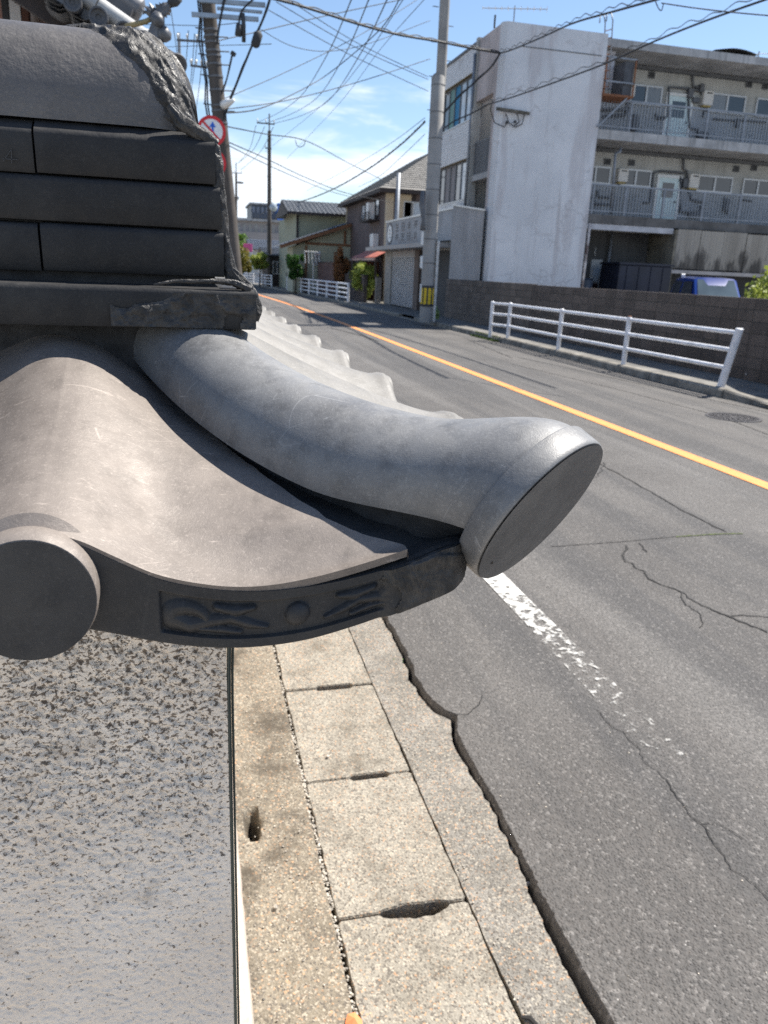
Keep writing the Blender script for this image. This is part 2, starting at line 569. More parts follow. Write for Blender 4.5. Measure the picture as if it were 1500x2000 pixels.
# cracks, seams
M_crack = simple('road_crack', (0.022, 0.021, 0.02), 0.95, 0.4, 40)
M_moss = simple('seam_moss', (0.07, 0.09, 0.025), 0.9, 0.6, 40)
def crack(pxs, wd, name='crack', mat=None, jit=1.0, z=0.0035):
    ps = [P(x, y, z=0) for x, y in pxs]
    rows = []
    dist = 0
    for i in range(len(ps) - 1):
        n = max(2, int((ps[i + 1] - ps[i]).length / 0.016))
        for k in range(n + (i == len(ps) - 2)):
            p = ps[i].lerp(ps[i + 1], k / n)
            d = (ps[i + 1] - ps[i]).normalized()
            sd = Vector((-d.y, d.x, 0))
            q = p + sd * jit * (mnoise.noise(p * 6) * 0.03 + mnoise.noise(p * 23) * 0.018 + mnoise.noise(p * 70) * 0.008)
            ww = wd * (0.45 + 0.9 * abs(mnoise.noise(p * 9 + Vector((5, 0, 0)))))
            zz = z + (0.016 - abs(q.x - 4.67) * 0.0048 if 2.0 < q.x < 7.7 else 0)
            zz = max(z, z + 0.015 * (1 - abs(q.x - 4.67) / (2.67 if q.x < 4.67 else 3.1)))
            rows.append([(*(q - sd * ww).xy, zz), (*(q + sd * ww).xy, zz)])
    return MB().add([v for r in rows for v in r], [(2 * i, 2 * i + 1, 2 * i + 3, 2 * i + 2) for i in range(len(rows) - 1)]).build(name, mat or M_crack, road)
crack([(1165, 905), (1240, 945), (1330, 998), (1418, 1042)], 0.009, jit=0.4)
crack([(1075, 1068), (1200, 1061), (1320, 1050)], 0.005, jit=0.3)
crack([(1320, 1051), (1380, 1047), (1450, 1045)], 0.012, name='seam_moss', mat=M_moss, jit=0.3)
crack([(1216, 1066), (1222, 1098), (1258, 1118), (1262, 1132), (1330, 1158), (1370, 1182), (1425, 1208), (1500, 1236)], 0.008)
crack([(1250, 1062), (1268, 1080)], 0.007)
crack([(1330, 1158), (1338, 1180), (1362, 1200), (1370, 1228)], 0.005)
crack([(1425, 1208), (1450, 1202), (1500, 1206)], 0.005)
crack([(1370, 1610), (1400, 1612), (1450, 1640)], 0.002)
crack([(1180, 905), (1175, 925), (1150, 940)], 0.005)
crack([(888, 1397), (915, 1388), (938, 1376), (945, 1360)], 0.0035)
crack([(1165, 1388), (1205, 1420), (1240, 1462), (1300, 1530), (1370, 1610), (1420, 1690), (1500, 1760)], 0.0025)
crack([(640, 640), (700, 655), (740, 668)], 0.05)
crack([(560, 640), (690, 634), (720, 640), (860, 650)], 0.02, jit=1.4)
crack([(1010, 698), (1180, 735), (1330, 768), (1500, 806)], 0.016, jit=0.5)
crack([(1000, 712), (1200, 760), (1400, 812), (1500, 850)], 0.012, jit=0.6)
crack([(905, 660), (1000, 700)], 0.02)

# gutter: bed, concrete strip, lids, mortar strip
WF0 = 0.735
gutter = MB().box(-0.1, 1.2, -3, 30, -0.39, -0.25).build('gutter', M_dark, kind='structure')
_ep = sorted((y, x) for x, y in pts)
EPY, EPX = np.array([a for a, b in _ep]), np.array([b for a, b in _ep])
def rough_slab(x0, x1, y0, y1, z, mat, name, seed, amp=0.006, step=0.014, wob0=0.0, wob1=0.0, holes=(), to_edge=None, rise=0.0):
    nx, ny = max(2, int((x1 - x0) / step)), max(2, int((y1 - y0) / step))
    yy = np.linspace(y0, y1, ny)[:, None]
    u = np.linspace(0, 1, nx)[None, :]
    a = x0 + wob0 * (fbm(yy * 4, yy * 0, 0, 4, seed) - 0.5)
    b = x1 + wob1 * (fbm(yy * 4, yy * 0 + 9, 0, 4, seed) - 0.5)
    if to_edge:
        b = np.interp(yy, EPY, EPX) - to_edge + 0.016 * (fbm(yy * 22, yy * 0 + 3, 0, 4, seed) - 0.5) + 0.02 * (fbm(yy * 3, yy * 0 + 5, 0, 2, seed) - 0.5)
    xx = a + (b - a) * u
    yy = yy + 0 * u
    zz = z + amp * 2 * (fbm(xx * 9, yy * 9, 0, 4, seed) - 0.5) + amp * 0.8 * (vn(xx * 70, yy * 70, 0, seed) - 0.5)
    zz = zz + rise * u
    for hx, hy, rx, ry, d in holes:
        zz = zz - d * np.clip(1.35 - np.hypot((xx - hx) / rx, (yy - hy) / ry), 0, 0.6) / 0.6
    G = np.stack([xx, yy, zz], -1)
    skirt_l = G[:, :1] * [1, 1, 0] + [0, 0, z - 0.16]
    skirt_r = G[:, -1:] * [1, 1, 0] + [0, 0, z - 0.16]
    return MB().grid(np.concatenate([skirt_l, G, skirt_r], 1)).build(name, mat, gutter, smooth=True, angle=50)
hole = P(494, 1607, z=GZ)
rough_slab(0.06, 0.318, 0.5, 4.4, GZ, M_strip, 'concrete_strip', 3, 0.006, 0.012, 0.0, 0.006, holes=[(hole.x, hole.y, 0.018, 0.06, 0.09)])
rough_slab(0.06, 0.318, -4, 0.5, GZ, M_strip, 'concrete_strip', 3, 0.004, 0.1)
rough_slab(0.7, 0.95, -4, 0.5, GZ - 0.003, M_mortar, 'mortar_strip', 5, 0.004, 0.1)
MB().box(-5, 0.055, -5, WF0, GZ - 0.2, GZ).build('bounce_ground', simple('bounce_ground_concrete', (0.45, 0.41, 0.36), 0.9, 0.2, 3, 0.4, 120), kind='structure')  # unseen ground added before the wall, pale to bounce light onto it
rough_slab(0.06, 0.318, 4.4, 20, GZ, M_strip, 'concrete_strip', 3, 0.004, 0.1)
rough_slab(0.7, 0.95, 0.5, 4.4, GZ - 0.003, M_mortar, 'mortar_strip', 5, 0.005, 0.012, 0.012, 0.02, to_edge=0.014, rise=0.026)
rough_slab(0.7, 0.95, 4.4, 20, GZ - 0.003, M_mortar, 'mortar_strip', 5, 0.004, 0.1)

# lids with hand slots
joint_px = [P(x, y, z=GZ).y for x, y in ((672, 1795), (603, 1528), (556, 1350))]
J = joint_px[:]
for _ in range(8):
    J.insert(0, J[0] - 0.56)
while J[-1] < 8:
    J.append(J[-1] + 0.575)
def slot_pts(x0, x1, y, d, broken, seed):
    """notch in the lid edge, from x0 to x1, d deep (sign gives the side)"""
    if not broken:
        return [(x0 - 0.012, y), (x0, y + d), (x1, y + d), (x1 + 0.012, y)]
    r = random.Random(seed)
    n = 27
    out = []
    ph = r.uniform(0, 9)
    for i in range(n):
        u = i / (n - 1)
        out.append((x0 + (x1 - x0) * u, y + d * (math.sin(math.pi * u) ** 0.6) * (0.85 + 0.35 * mnoise.noise(Vector((u * 4 + ph, 0, 0))) + 0.2 * mnoise.noise(Vector((u * 13 + ph, 3, 0))))))
    return out
slots = {}
for k, (pa, pb, br) in {8: ((742, 1790), (884, 1776), True), 9: ((690, 1524), (757, 1516), False), 10: ((622, 1347), (686, 1344), False)}.items():
    slots[k] = (P(*pa, z=GZ).x, P(*pb, z=GZ).x, br)
for k in range(len(J) - 1):
    x0, x1, g = 0.33, 0.694, 0.004
    y0, y1 = J[k] + g, J[k + 1] - g
    rr = random.Random(k)
    a = slots.get(k, (0.47, 0.56, False))
    b = slots.get(k + 1, (0.47, 0.56, False))
    lo = slot_pts(a[0], a[1], y0, 0.016 if a[2] else 0.011, a[2], k)
    hi = slot_pts(b[0], b[1], y1, -0.034 if b[2] else -0.013, b[2], k + 50)
    outl = [(x0 + 0.006, y0)] + lo + [(x1 - 0.012, y0), (x1, y0 + 0.012)]
    def side(xa, ya, yb):
        n = 16
        return [(xa + rr.uniform(-0.0025, 0.0025), ya + (yb - ya) * i / n) for i in range(1, n)]
    outl += side(x1, y0 + 0.012, y1 - 0.008) + [(x1, y1 - 0.008), (x1 - 0.008, y1)] + hi[::-1] + [(x0 + 0.006, y1), (x0, y1 - 0.006)] + side(x0, y1, y0) + [(x0, y0 + 0.006)]
    cx, cy = (x0 + x1) / 2, (y0 + y1) / 2
    dz = rr.uniform(-0.003, 0.003)
    top = [(cx + (x - cx) * 0.986, cy + (y - cy) * 0.989, GZ + dz) for x, y in outl]
    mid = [(x, y, GZ + dz - 0.006) for x, y in outl]
    bot = [(x, y, GZ - 0.1) for x, y in outl]
    n = len(outl)
    mb = MB().add(top + mid + bot, [tuple(range(n))] + [(i, (i + 1) % n, n + (i + 1) % n, n + i) for i in range(n)] + [(n + i, n + (i + 1) % n, 2 * n + (i + 1) % n, 2 * n + i) for i in range(n)])
    mb.build('drain_cover', M_lid, gutter, label='broken concrete drain cover with a chipped hand slot' if b[2] or a[2] else None)

# pebbles in the gap and loose on the mortar
mb = MB()
def pebble(c, r):
    b = MB().ball((0, 0, 0), r, 6, 4)
    s = Vector((rnd.uniform(0.7, 1.3), rnd.uniform(0.7, 1.3), rnd.uniform(0.5, 0.8)))
    a = rnd.uniform(0, 6.28)
    q = []
    for v in b.v:
        k = 1 + 0.22 * mnoise.noise(Vector(v) / r + Vector(c) * 100)
        x, y, z = v[0] * s.x * k, v[1] * s.y * k, v[2] * s.z * k
        q.append((c[0] + x * math.cos(a) - y * math.sin(a), c[1] + x * math.sin(a) + y * math.cos(a), c[2] + z))
    mb.add(q, b.f)
for i in range(620):
    y = rnd.uniform(1.05, 2.5) if i < 460 else rnd.uniform(2.4, 3.4)
    r = rnd.uniform(0.0022, 0.0052) if i % 4 else rnd.uniform(0.004, 0.0065)
    pebble((0.322 + rnd.uniform(-0.007, 0.005), y, GZ - rnd.uniform(0.0, 0.007)), r)
for px, py in ((985, 1640), (990, 1655), (998, 1662), (993, 1690), (986, 1675), (1008, 1668), (538, 1775), (955, 1640), (1030, 1730), (640, 1480)):
    c = P(px, py, z=GZ)
    pebble((c.x, c.y, GZ + 0.006), rnd.uniform(0.006, 0.011))
for i in range(900):
    z = rnd.random()
    if z < 0.35:
        c = (rnd.uniform(0.1, 0.31), rnd.uniform(1.0, 3.2), GZ + 0.003)
    elif z < 0.75:
        c = (rnd.uniform(0.7, 0.84), rnd.uniform(1.0, 3.6), GZ + 0.002)
    else:
        c = (rnd.uniform(0.9, 2.6), rnd.uniform(1.0, 3.6), 0.001)
    pebble(c, rnd.uniform(0.0012, 0.0035))
gr = mb.build('loose_gravel', M_pebble, smooth=True)
tag(gr, 'loose pebbles and grit lying in the gutter joints and along the road edge', None, kind='stuff')

# weeds by the asphalt edge
M_weed = simple('weed_leaf', (0.09, 0.2, 0.03), 0.6, 0.4, 60)
def weed(px, py, n, ln, label, z=GZ, name='weed'):
    c = P(px, py, z=z)
    mb = MB()
    for i in range(n):
        a = rnd.uniform(0, 6.28)
        l = ln * rnd.uniform(0.5, 1.2)
        d = Vector((math.cos(a), math.sin(a), 0))
        s = Vector((-d.y, d.x, 0)) * l * 0.13
        st = Vector((rnd.uniform(-1, 1), rnd.uniform(-1, 1), 0)) * ln * 0.5
        p0, p1, p2 = st, st + d * l * 0.5 + Vector((0, 0, l * 0.5)), st + d * l + Vector((0, 0, l * 0.3))
        mb.add([c + p0, c + p1 - s, c + p2, c + p1 + s], [(0, 1, 2, 3)])
    return tag(mb.build(name, M_weed), label, 'weed')
weed(776, 1296, 16, 0.03, 'small bright green weed sprouting alone on the pale mortar strip by the road')
w2 = weed(748, 1243, 60, 0.022, 'low green moss and weeds in the crack at the asphalt edge below the roof corner')
tw = MB().tube([P(1018, 1990, z=GZ) + Vector((0, 0, 0.006)), P(1035, 1996, z=GZ) + Vector((0, 0, 0.012)), P(1052, 2010, z=GZ) + Vector((0, 0, 0.006))], [0.004, 0.006, 0.004], 6).build('twig', simple('dark_twig', (0.03, 0.027, 0.025), 0.8))
tag(tw, 'short black twig lying across the mortar strip beside the nearest drain cover', 'twig')
c = P(690, 1996, z=GZ)
sc_ = MB().add([c + Vector(v) for v in ((-0.018, -0.03, 0.002), (0.016, -0.03, 0.002), (0.02, -0.004, 0.006), (0.006, 0.014, 0.012), (-0.012, 0.012, 0.012), (-0.02, -0.004, 0.006), (0, -0.01, 0.024))],
               [(0, 1, 6), (1, 2, 6), (2, 3, 6), (3, 4, 6), (4, 5, 6), (5, 0, 6), (5, 4, 3, 2, 1, 0)]).build('plastic_scrap', simple('orange_plastic', (0.8, 0.25, 0.1), 0.4, 0.1))
tag(sc_, 'bit of orange plastic lying at the pebble filled joint at the bottom edge', 'plastic scrap')

# manhole cover
c = P(1432, 816, z=0.002)
mh = thing('manhole_cover', c, 'round dark iron manhole cover set in the asphalt beyond the orange line', 'manhole cover')
M_iron = simple('worn_iron', (0.09, 0.085, 0.085), 0.5, 0.3, 30, metal=0.6)
mb = MB().cyl(c, c + Vector((0, 0, 0.012)), 0.3, 0.298, 40)
mb.build('cover_plate', M_iron, mh, smooth=True, angle=30)
mb = MB()
for rr_, n in ((0.08, 8), (0.15, 14), (0.22, 20), (0.265, 24)):
    for k in range(n):
        a = 6.283 * k / n
        q = c + Vector((math.cos(a) * rr_, math.sin(a) * rr_, 0))
        mb.box(q.x - 0.018, q.x + 0.018, q.y - 0.018, q.y + 0.018, c.z + 0.0125, c.z + 0.018)
mb.build('raised_studs', M_iron, mh, kind='stuff')
a = np.linspace(0, 2 * np.pi, 41)[:-1]
G = np.stack([np.stack([c.x + r * np.cos(a), c.y + r * np.sin(a), a * 0 + z], -1) for r, z in ((0.3, c.z), (0.305, c.z + 0.013), (0.34, c.z + 0.013), (0.345, c.z))])
MB().grid(G, wrap=True).build('frame_ring', M_iron, mh)

# ---------------------------------------------------------------- the tiled wall in front
wall = thing('tiled_wall', (-0.05, 0.82, GZ), 'plastered boundary wall with a dark Japanese tile roof at the street corner', 'wall')
WF = 0.74                                                # plaster face towards the camera
WX = 0.026                                               # street end of that face
# plaster body
mb = MB()
mb.box(-3.0, WX - 0.004, WF + 0.012, 0.90, GZ - 0.2, 1.46)
mb.build('wall_core', M_stucco, wall)
mb = MB()
mb.box(-0.14, WX - 0.004, 0.9005, 12.0, GZ - 0.2, 1.46)
mb.build('street_wall_core', M_stucco, wall)
def sm(a, b, x):
    t = np.clip((x - a) / (b - a), 0, 1)
    return t * t * (3 - 2 * t)
# sprayed face: true lumps and pits
def stucco_face(x0, x1, z0, z1, step, name):
    nx, nz_ = int((x1 - x0) / step), int((z1 - z0) / step)
    xx, zz = np.meshgrid(np.linspace(x0, x1, nx), np.linspace(z0, z1, nz_))
    n1 = fbm(xx * 130 + zz * 35, zz * 185, 0, 4, 11)
    n2 = fbm(xx * 330, zz * 360, 0, 3, 12)
    pit = np.clip((n1 - 0.5) / 0.13, 0, 1)
    lowz = 0.35 + 0.65 * sm(0.85, 1.15, zz + 0.15 * (fbm(xx * 9, zz * 9, 0, 3, 15) - 0.5))
    y = WF + 0.0034 * lowz * pit + 0.0016 * (n2 - 0.5) + 0.0002 * (vn(xx * 45, zz * 55, 0, 14) - 0.5)
    ed = np.clip((x1 - xx) / 0.01, 0, 1)
    y = WF + (y - WF) * ed
    return MB().grid(np.stack([xx, y, zz], -1)).build(name, M_stucco, wall, smooth=True)
stucco_face(-0.42, WX, 0.6, 1.38, 0.0014, 'stucco_face')
stucco_face(-3.0, -0.42, 0.6, 1.38, 0.02, 'stucco_face')
stucco_face(-3.0, WX, GZ - 0.1, 0.6, 0.02, 'stucco_face')
M_trim = simple('green_black_bead', (0.02, 0.035, 0.032), 0.4, 0.2)
mb = MB()
pts = [Vector((WX + 0.0018 + 0.0022 * math.exp(-((z - 1.25) / 0.05) ** 2), WF + 0.001, z)) for z in np.linspace(GZ, 1.36, 50)]
mb.tube(pts, 0.0022, 6)
mb.tube([p + Vector((0.004, 0.004, 0)) for p in pts], 0.0014, 6)
mb.build('corner_bead', M_trim, wall, smooth=True)
# sunlit base course on the street side
nx, ny = 30, 260
xx, yy = np.meshgrid(np.linspace(0.0, 0.092, nx), np.linspace(0.95, 3.4, ny))
zz = -0.003 + 0.004 * (fbm(xx * 60, yy * 60, 0, 3, 21) - 0.5) - 0.05 * np.clip((xx - 0.081) / 0.011, 0, 1) ** 2
G = np.stack([xx + 0.004 * (fbm(yy * 30, yy * 0, 0, 3, 8) - 0.5), yy, zz], -1)
MB().grid(G).build('base_course', simple('cream_render', (0.45, 0.38, 0.32), 0.9, 0.2, 90, 0.7, 260), wall, smooth=True)

# ---- front roof slope
EY = 0.5
crest_px = [(60, 1019), (110, 1022), (160, 1035), (220, 1062), (300, 1097), (400, 1119), (500, 1125), (600, 1116), (700, 1096), (800, 1066), (860, 1042), (915, 1030)]
prof = sorted((P(x, y, Y=EY).x, P(x, y, Y=EY).z) for x, y in crest_px)
XC = prof[0][0]
PXs, PZs = np.array([p[0] for p in prof]), np.array([p[1] for p in prof])
def cubic(x, xs, zs):
    """smooth interpolation through the measured points"""
    d = np.gradient(zs, xs)
    i = np.clip(np.searchsorted(xs, x) - 1, 0, len(xs) - 2)
    hh = xs[i + 1] - xs[i]
    t = np.clip((x - xs[i]) / hh, 0, 1)
    return (2 * t ** 3 - 3 * t ** 2 + 1) * zs[i] + (t ** 3 - 2 * t ** 2 + t) * hh * d[i] + (-2 * t ** 3 + 3 * t ** 2) * zs[i + 1] + (t ** 3 - t ** 2) * hh * d[i + 1]
TROUGH = float(PZs.min())
def zprof(x):
    x = np.asarray(x, float)
    x = np.where(x < XC, 2 * XC - x, x)
    x = np.where(x > 0.2, 0.2, x)
    return cubic(x, PXs, PZs)
def zslope(x, y):
    t = (np.asarray(y) - EY) / 0.22
    z = zprof(x)
    lift = np.where(np.asarray(x) > 0.047, (z - TROUGH) * np.clip(t, 0, 1) * 0.6, 0)
    return z - lift + 0.087 * (0.72 * t + 0.28 * t * t)
# hip axis (curving up at the end)
H0, H1, H2 = (Vector(v) for v in ((-0.0133, 0.7839, 1.5235), (0.09, 0.5971, 1.4218), (0.2605, 0.4958, 1.4356)))
def hip(s):
    return H0 * (1 - s) ** 2 + H1 * (2 * s * (1 - s)) + H2 * s * s
def hip_t(s):
    return ((H1 - H0) * (1 - s) + (H2 - H1) * s).normalized()
hip_tab = [(hip(s).y, hip(s).x, s) for s in np.linspace(-0.15, 1.1, 120)]
hy = np.array([a[0] for a in hip_tab][::-1])
hx = np.array([a[1] for a in hip_tab][::-1])
def hip_x(y):
    return np.interp(y, hy, hx)
def on_slope(px, py):
    a, b = 0.45, 0.85
    for _ in range(40):
        md = (a + b) / 2
        p = P(px, py, Y=md)
        if p.z > float(zslope(p.x, md)):
            a = md
        else:
            b = md
    return P(px, py, Y=(a + b) / 2)
def hip_edge(s):
    """foot of the barrel on the front side"""
    ax, t = hip(s), hip_t(s)
    S = t.cross(Vector((0, 0, 1))).normalized()
    S = S if S.y < 0 else -S
    return ax + S * (0.0483 + (0.0625 - 0.0483) * s)
_he = [hip_edge(s) for s in np.linspace(-0.1, 1, 60)]
def edge_point(px, py, drop):
    d = (P(px, py, Y=1.0) - Vector((0, 0, EYE)))
    best = min(_he, key=lambda p: (p - Vector((0, 0, EYE)) - d * ((p.y) / d.y)).length)
    return P(px, py, z=best.z - drop)
_eds = [edge_point(x_, y_, dz_) for x_, y_, dz_ in ((290, 738, 0.006), (360, 800, 0.008), (430, 862, 0.01), (530, 940, 0.012), (640, 1012, 0.016))]
_eds += [P(715, 1046, Y=0.512), P(790, 1064, Y=0.497)]
_tr = sorted((p.y, p.x, p.z) for p in _eds)
EDZ = np.array([c_ for a, b, c_ in _tr])
TRY = np.array([a for a, b, c_ in _tr])
TRX = np.array([b for a, b, c_ in _tr])
def tile_right(y):
    """cut edge of the corner tile, left of the hip"""
    return np.interp(np.asarray(y), TRY, TRX)
ny, nx = 90, 200
yy = (EY - 0.012 + (0.79 - EY) * np.linspace(0, 1, ny))[:, None]
u = np.linspace(0, 1, nx)[None, :]
xr = tile_right(yy) + 0.003 * (fbm(yy * 90, yy * 0, 0, 4, 6) - 0.5)
xl = -0.275
ez_ = np.interp(yy, TRY, EDZ)
xx = xl + (xr - xl) * u
yy = yy + 0 * u
zz = zslope(xx, yy)
def to_edge(xx, yy, zz):
    e = np.interp(yy, TRY, TRX)
    return zz + (np.interp(yy, TRY, EDZ) - zslope(e, yy)) * sm(-0.13, 0.0, xx - e)
zz = to_edge(xx, yy, zz)
G = np.stack([xx, yy, zz], -1)
lip = G[:1] + [0, 0.001, -0.006]
skirt = G[:, -1:] + [0.001, 0, -0.007]
G2 = np.concatenate([G, skirt], 1)
front_tile = MB().grid(G2).grid(np.concatenate([G[:1], lip])).build('eave_tile', M_tile_front, wall, smooth=True, angle=40, label='broad corner eave tile with a carved front edge')
tiles_l = [copy_tree(front_tile, (0, 0, 0), wall)]       # next tile to the left, outside the frame
tiles_l[0].location.x = -0.455
tiles_l[0].location.z = 0.0
tiles_l[0]['label'] = 'plain eave tile further along the wall'
# bed under the hip, right of the cut edge
yy = (EY - 0.012 + 0.3 * np.linspace(0, 1, 60))[:, None]
u = np.linspace(0, 1, 30)[None, :]
xa, xb = tile_right(yy) - 0.006, np.maximum(hip_x(yy) + 0.02, tile_right(yy) + 0.02)
xb = np.where(yy < 0.52, 0.205, xb)
xx = xa + (xb - xa) * u
yy = yy + 0 * u
zz = (np.interp(yy, TRY, EDZ) - 0.006 - np.clip(xx - np.interp(yy, TRY, TRX), 0, 1) * 0.05) * sm(0.503, 0.525, yy) + (zprof(np.minimum(xx, 0.2)) - 0.006) * (1 - sm(0.503, 0.525, yy)) + 0.003 * (fbm(xx * 60, yy * 60, 0, 3, 2) - 0.5)
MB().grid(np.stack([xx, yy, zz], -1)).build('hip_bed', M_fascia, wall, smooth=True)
# mortar packed under the barrel
mb = MB()
rows = []
for s in np.linspace(-0.05, 0.9, 28):
    a, t = hip(s), hip_t(s)
    sd = t.cross(Vector((0, 0, 1))).normalized()
    dj = 0.045 - 0.02 * max(0.0, s - 0.7) / 0.2
    wj = (0.036 if s < 0.75 else 0.036 - 0.06 * (s - 0.75)) + 0.004 * mnoise.noise(a * 40)
    rows.append([a + sd * wj + Vector((0, 0, 0.01)), a + sd * (wj + 0.002) + Vector((0, 0, -0.035)), a + sd * wj + Vector((0, 0, -dj)), a - sd * wj + Vector((0, 0, -dj)), a - sd * wj + Vector((0, 0, 0.01))])
mb.grid(np.array([[tuple(p) for p in r] for r in rows]))
mb.build('hip_mortar', M_bed, wall, smooth=True)

# fascia with carved scrollwork
bot_px = [(180, 1222), (240, 1232), (300, 1243), (380, 1253), (450, 1256), (520, 1252), (600, 1239), (670, 1219), (740, 1195), (800, 1172), (850, 1151), (925, 1119)]
bp = sorted((P(x, y, Y=EY).x, P(x, y, Y=EY).z) for x, y in bot_px)
BX, BZ = np.array([p[0] for p in bp]), np.array([p[1] for p in bp])
nu, nv = 420, 70
u = np.linspace(0, 1, nu)[None, :]
v = np.linspace(0, 1, nv)[:, None]
X0, X1 = -0.085, 0.192
xx = X0 + (X1 - X0) * u + 0 * v
zt = zprof(xx) - 0.0065
zb = cubic(np.clip(xx, BX[0], BX[-1]), BX, BZ)
zz = zb + (zt - zb) * v
h = np.zeros_like(xx)
# recessed panel
pu0, pu1 = P(314, 1170, Y=EY).x, P(742, 1150, Y=EY).x
inpan = sm(pu0 - 0.0008, pu0 + 0.0012, xx) * (1 - sm(pu1 - 0.002, pu1 + 0.002, xx)) * sm(0.2, 0.235, v) * (1 - sm(0.80, 0.84, v))
h -= 0.0034 * inpan
pu = (xx - pu0) / (pu1 - pu0)
pv = (v - 0.22) / 0.6 + 0 * u
asp = (pu1 - pu0) / 0.026
def scroll(path, wd, ht):
    global h
    d = np.full_like(xx, 9.0)
    wloc = np.full_like(xx, wd)
    for i in range(len(path) - 1):
        ax, ay = path[i][0] * asp, path[i][1]
        bx, by = path[i + 1][0] * asp, path[i + 1][1]
        px_, py_ = pu * asp - ax, pv - ay
        dx, dy = bx - ax, by - ay
        t = np.clip((px_ * dx + py_ * dy) / (dx * dx + dy * dy), 0, 1)
        dd = np.hypot(px_ - t * dx, py_ - t * dy)
        w0 = path[i][2] + (path[i + 1][2] - path[i][2]) * t
        better = dd / w0 < d
        d = np.where(better, dd / w0, d)
    h = np.maximum(h, np.where(d < 1.3, -0.0034 + ht * np.clip(1.3 - d, 0, 1) ** 0.8, h)) if ht > 0 else h - 0.002 * np.clip(1 - d, 0, 1)
def arc(cx, cy, r, a0, a1, w0, w1, n=14, ex=1.0):
    return [(cx + ex * r * math.cos(a0 + (a1 - a0) * i / n) / asp, cy + r * math.sin(a0 + (a1 - a0) * i / n), w0 + (w1 - w0) * i / n) for i in range(n + 1)]
for mir in (1, -1):
    mx_ = (lambda p: p) if mir == 1 else (lambda p: [(1.19 - a, b, c_) for a, b, c_ in p])
    scroll(mx_(arc(0.12, 0.40, 0.3, 3.4, 0.3, 0.22, 0.12, ex=1.5)), 0.15, 0.0034)
    scroll(mx_([(0.06, 0.33, 0.2), (0.12, 0.22, 0.17), (0.22, 0.42, 0.14), (0.3, 0.52, 0.13), (0.38, 0.36, 0.12), (0.46, 0.26, 0.06)]), 0.15, 0.0034)
    scroll(mx_([(0.24, 0.8, 0.1), (0.32, 0.72, 0.15), (0.4, 0.82, 0.08)]), 0.15, 0.0038)
    scroll(mx_([(0.16, 0.18, 0.05), (0.26, 0.2, 0.1), (0.34, 0.14, 0.07)]), 0.1, 0.003)
d = np.hypot((pu - 0.6) * asp, pv - 0.52)
h = np.maximum(h, np.where(d < 0.34, -0.0034 + 0.0062 * np.sqrt(np.clip(1 - (d / 0.34) ** 2, 0, 1)), h))
# smeared mastic over the right end
smx = sm(P(730, 1140, Y=EY).x, P(760, 1140, Y=EY).x, xx)
h = h * (1 - smx) + smx * (0.0015 + 0.0018 * (fbm(xx * 90, zz * 110, 0, 4, 5) - 0.35) + 0.0018 * sm(0.5, 0.53, fbm(xx * 30, zz * 30, 3, 2, 6)))
yy = EY - h + 0.014 * sm(0.176, 0.196, xx) + 0.012 * np.clip((0.06 - v) / 0.06, 0, 1) ** 2 - 0.012 + 0.0 * u
Gf = np.stack([xx, yy, zz], -1)
under = Gf[:1] + [0, 0.016, 0.003]
back = under + [0, 0.002, 0.03]
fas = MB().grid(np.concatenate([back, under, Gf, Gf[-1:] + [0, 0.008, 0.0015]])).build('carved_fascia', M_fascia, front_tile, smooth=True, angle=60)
k = copy_tree(fas, (0, 0, 0), tiles_l[0]) if False else None
# smear sheet (mastic) over the fascia end
sel = (xx > P(735, 1140, Y=EY).x)
cols = np.where(sel[0])[0]
Gs = Gf[:, cols[0]:][:, ::2].copy()
Gs[..., 1] -= 0.0009 + 0.0008 * (fbm(Gs[..., 0] * 160, Gs[..., 2] * 160, 1, 4, 31) - 0.3)
msk = fbm(Gs[..., 0] * 60, Gs[..., 2] * 60, 2, 3, 33)
mb = MB()
n, mm = Gs.shape[:2]
keep = [(i, j) for i in range(n - 1) for j in range(mm - 1) if msk[i, j] + 0.02 * j > 0.47]
mb.add(Gs.reshape(-1, 3).tolist(), [(i * mm + j, (i + 1) * mm + j, (i + 1) * mm + j + 1, i * mm + j + 1) for i, j in keep])
mb.build('mastic_smear', M_mastic, front_tile, smooth=True)
# round end tile at the left
dc = P(57, 1175, Y=0.474)
rd = (P(195, 1175, Y=0.474) - dc).length * 0.985
def round_end(c, r, ln, face, back, name='round_end_tile', mat=None):
    """disc facing the viewer's side plus the barrel behind it"""
    n = 56
    prof_ = [(0.0, 0.0, 0.0), (r * 0.5, 0.0, 0), (r * 0.9, 0.0, 0), (r * 0.975, 0.0006, 0), (r, 0.003, 0), (r, 0.014, 0), (r * 0.96, 0.017, 0), (r * 0.955, ln, 0.006)]
    G = []
    for rad, dd, up in prof_:
        G.append([tuple(c + face[0] * (rad * math.cos(2 * math.pi * k / n)) + face[1] * (rad * math.sin(2 * math.pi * k / n) + up) + back * dd) for k in range(n)])
    return MB().grid(np.array(G), wrap=True).build(name, mat or M_tile_front, wall, smooth=True, angle=35)
re_ = round_end(dc, rd, 0.022, (Vector((1, 0, 0)), Vector((0, 0.05, 1)).normalized()), Vector((0, 0.96, 0.25)).normalized())
efn = 48
ev = Vector((0, 0.05, 1)).normalized()
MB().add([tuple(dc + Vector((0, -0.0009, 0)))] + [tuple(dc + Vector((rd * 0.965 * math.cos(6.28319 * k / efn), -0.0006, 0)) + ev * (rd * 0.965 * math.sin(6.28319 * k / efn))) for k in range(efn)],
         [(0, 1 + k, 1 + (k + 1) % efn) for k in range(efn)]).build('end_face', M_fascia, re_)  # face of the same tile, its shade put in by the darker fascia clay
r2 = copy_tree(re_, (0, 0, 0), wall)
r2.location.x = -0.34

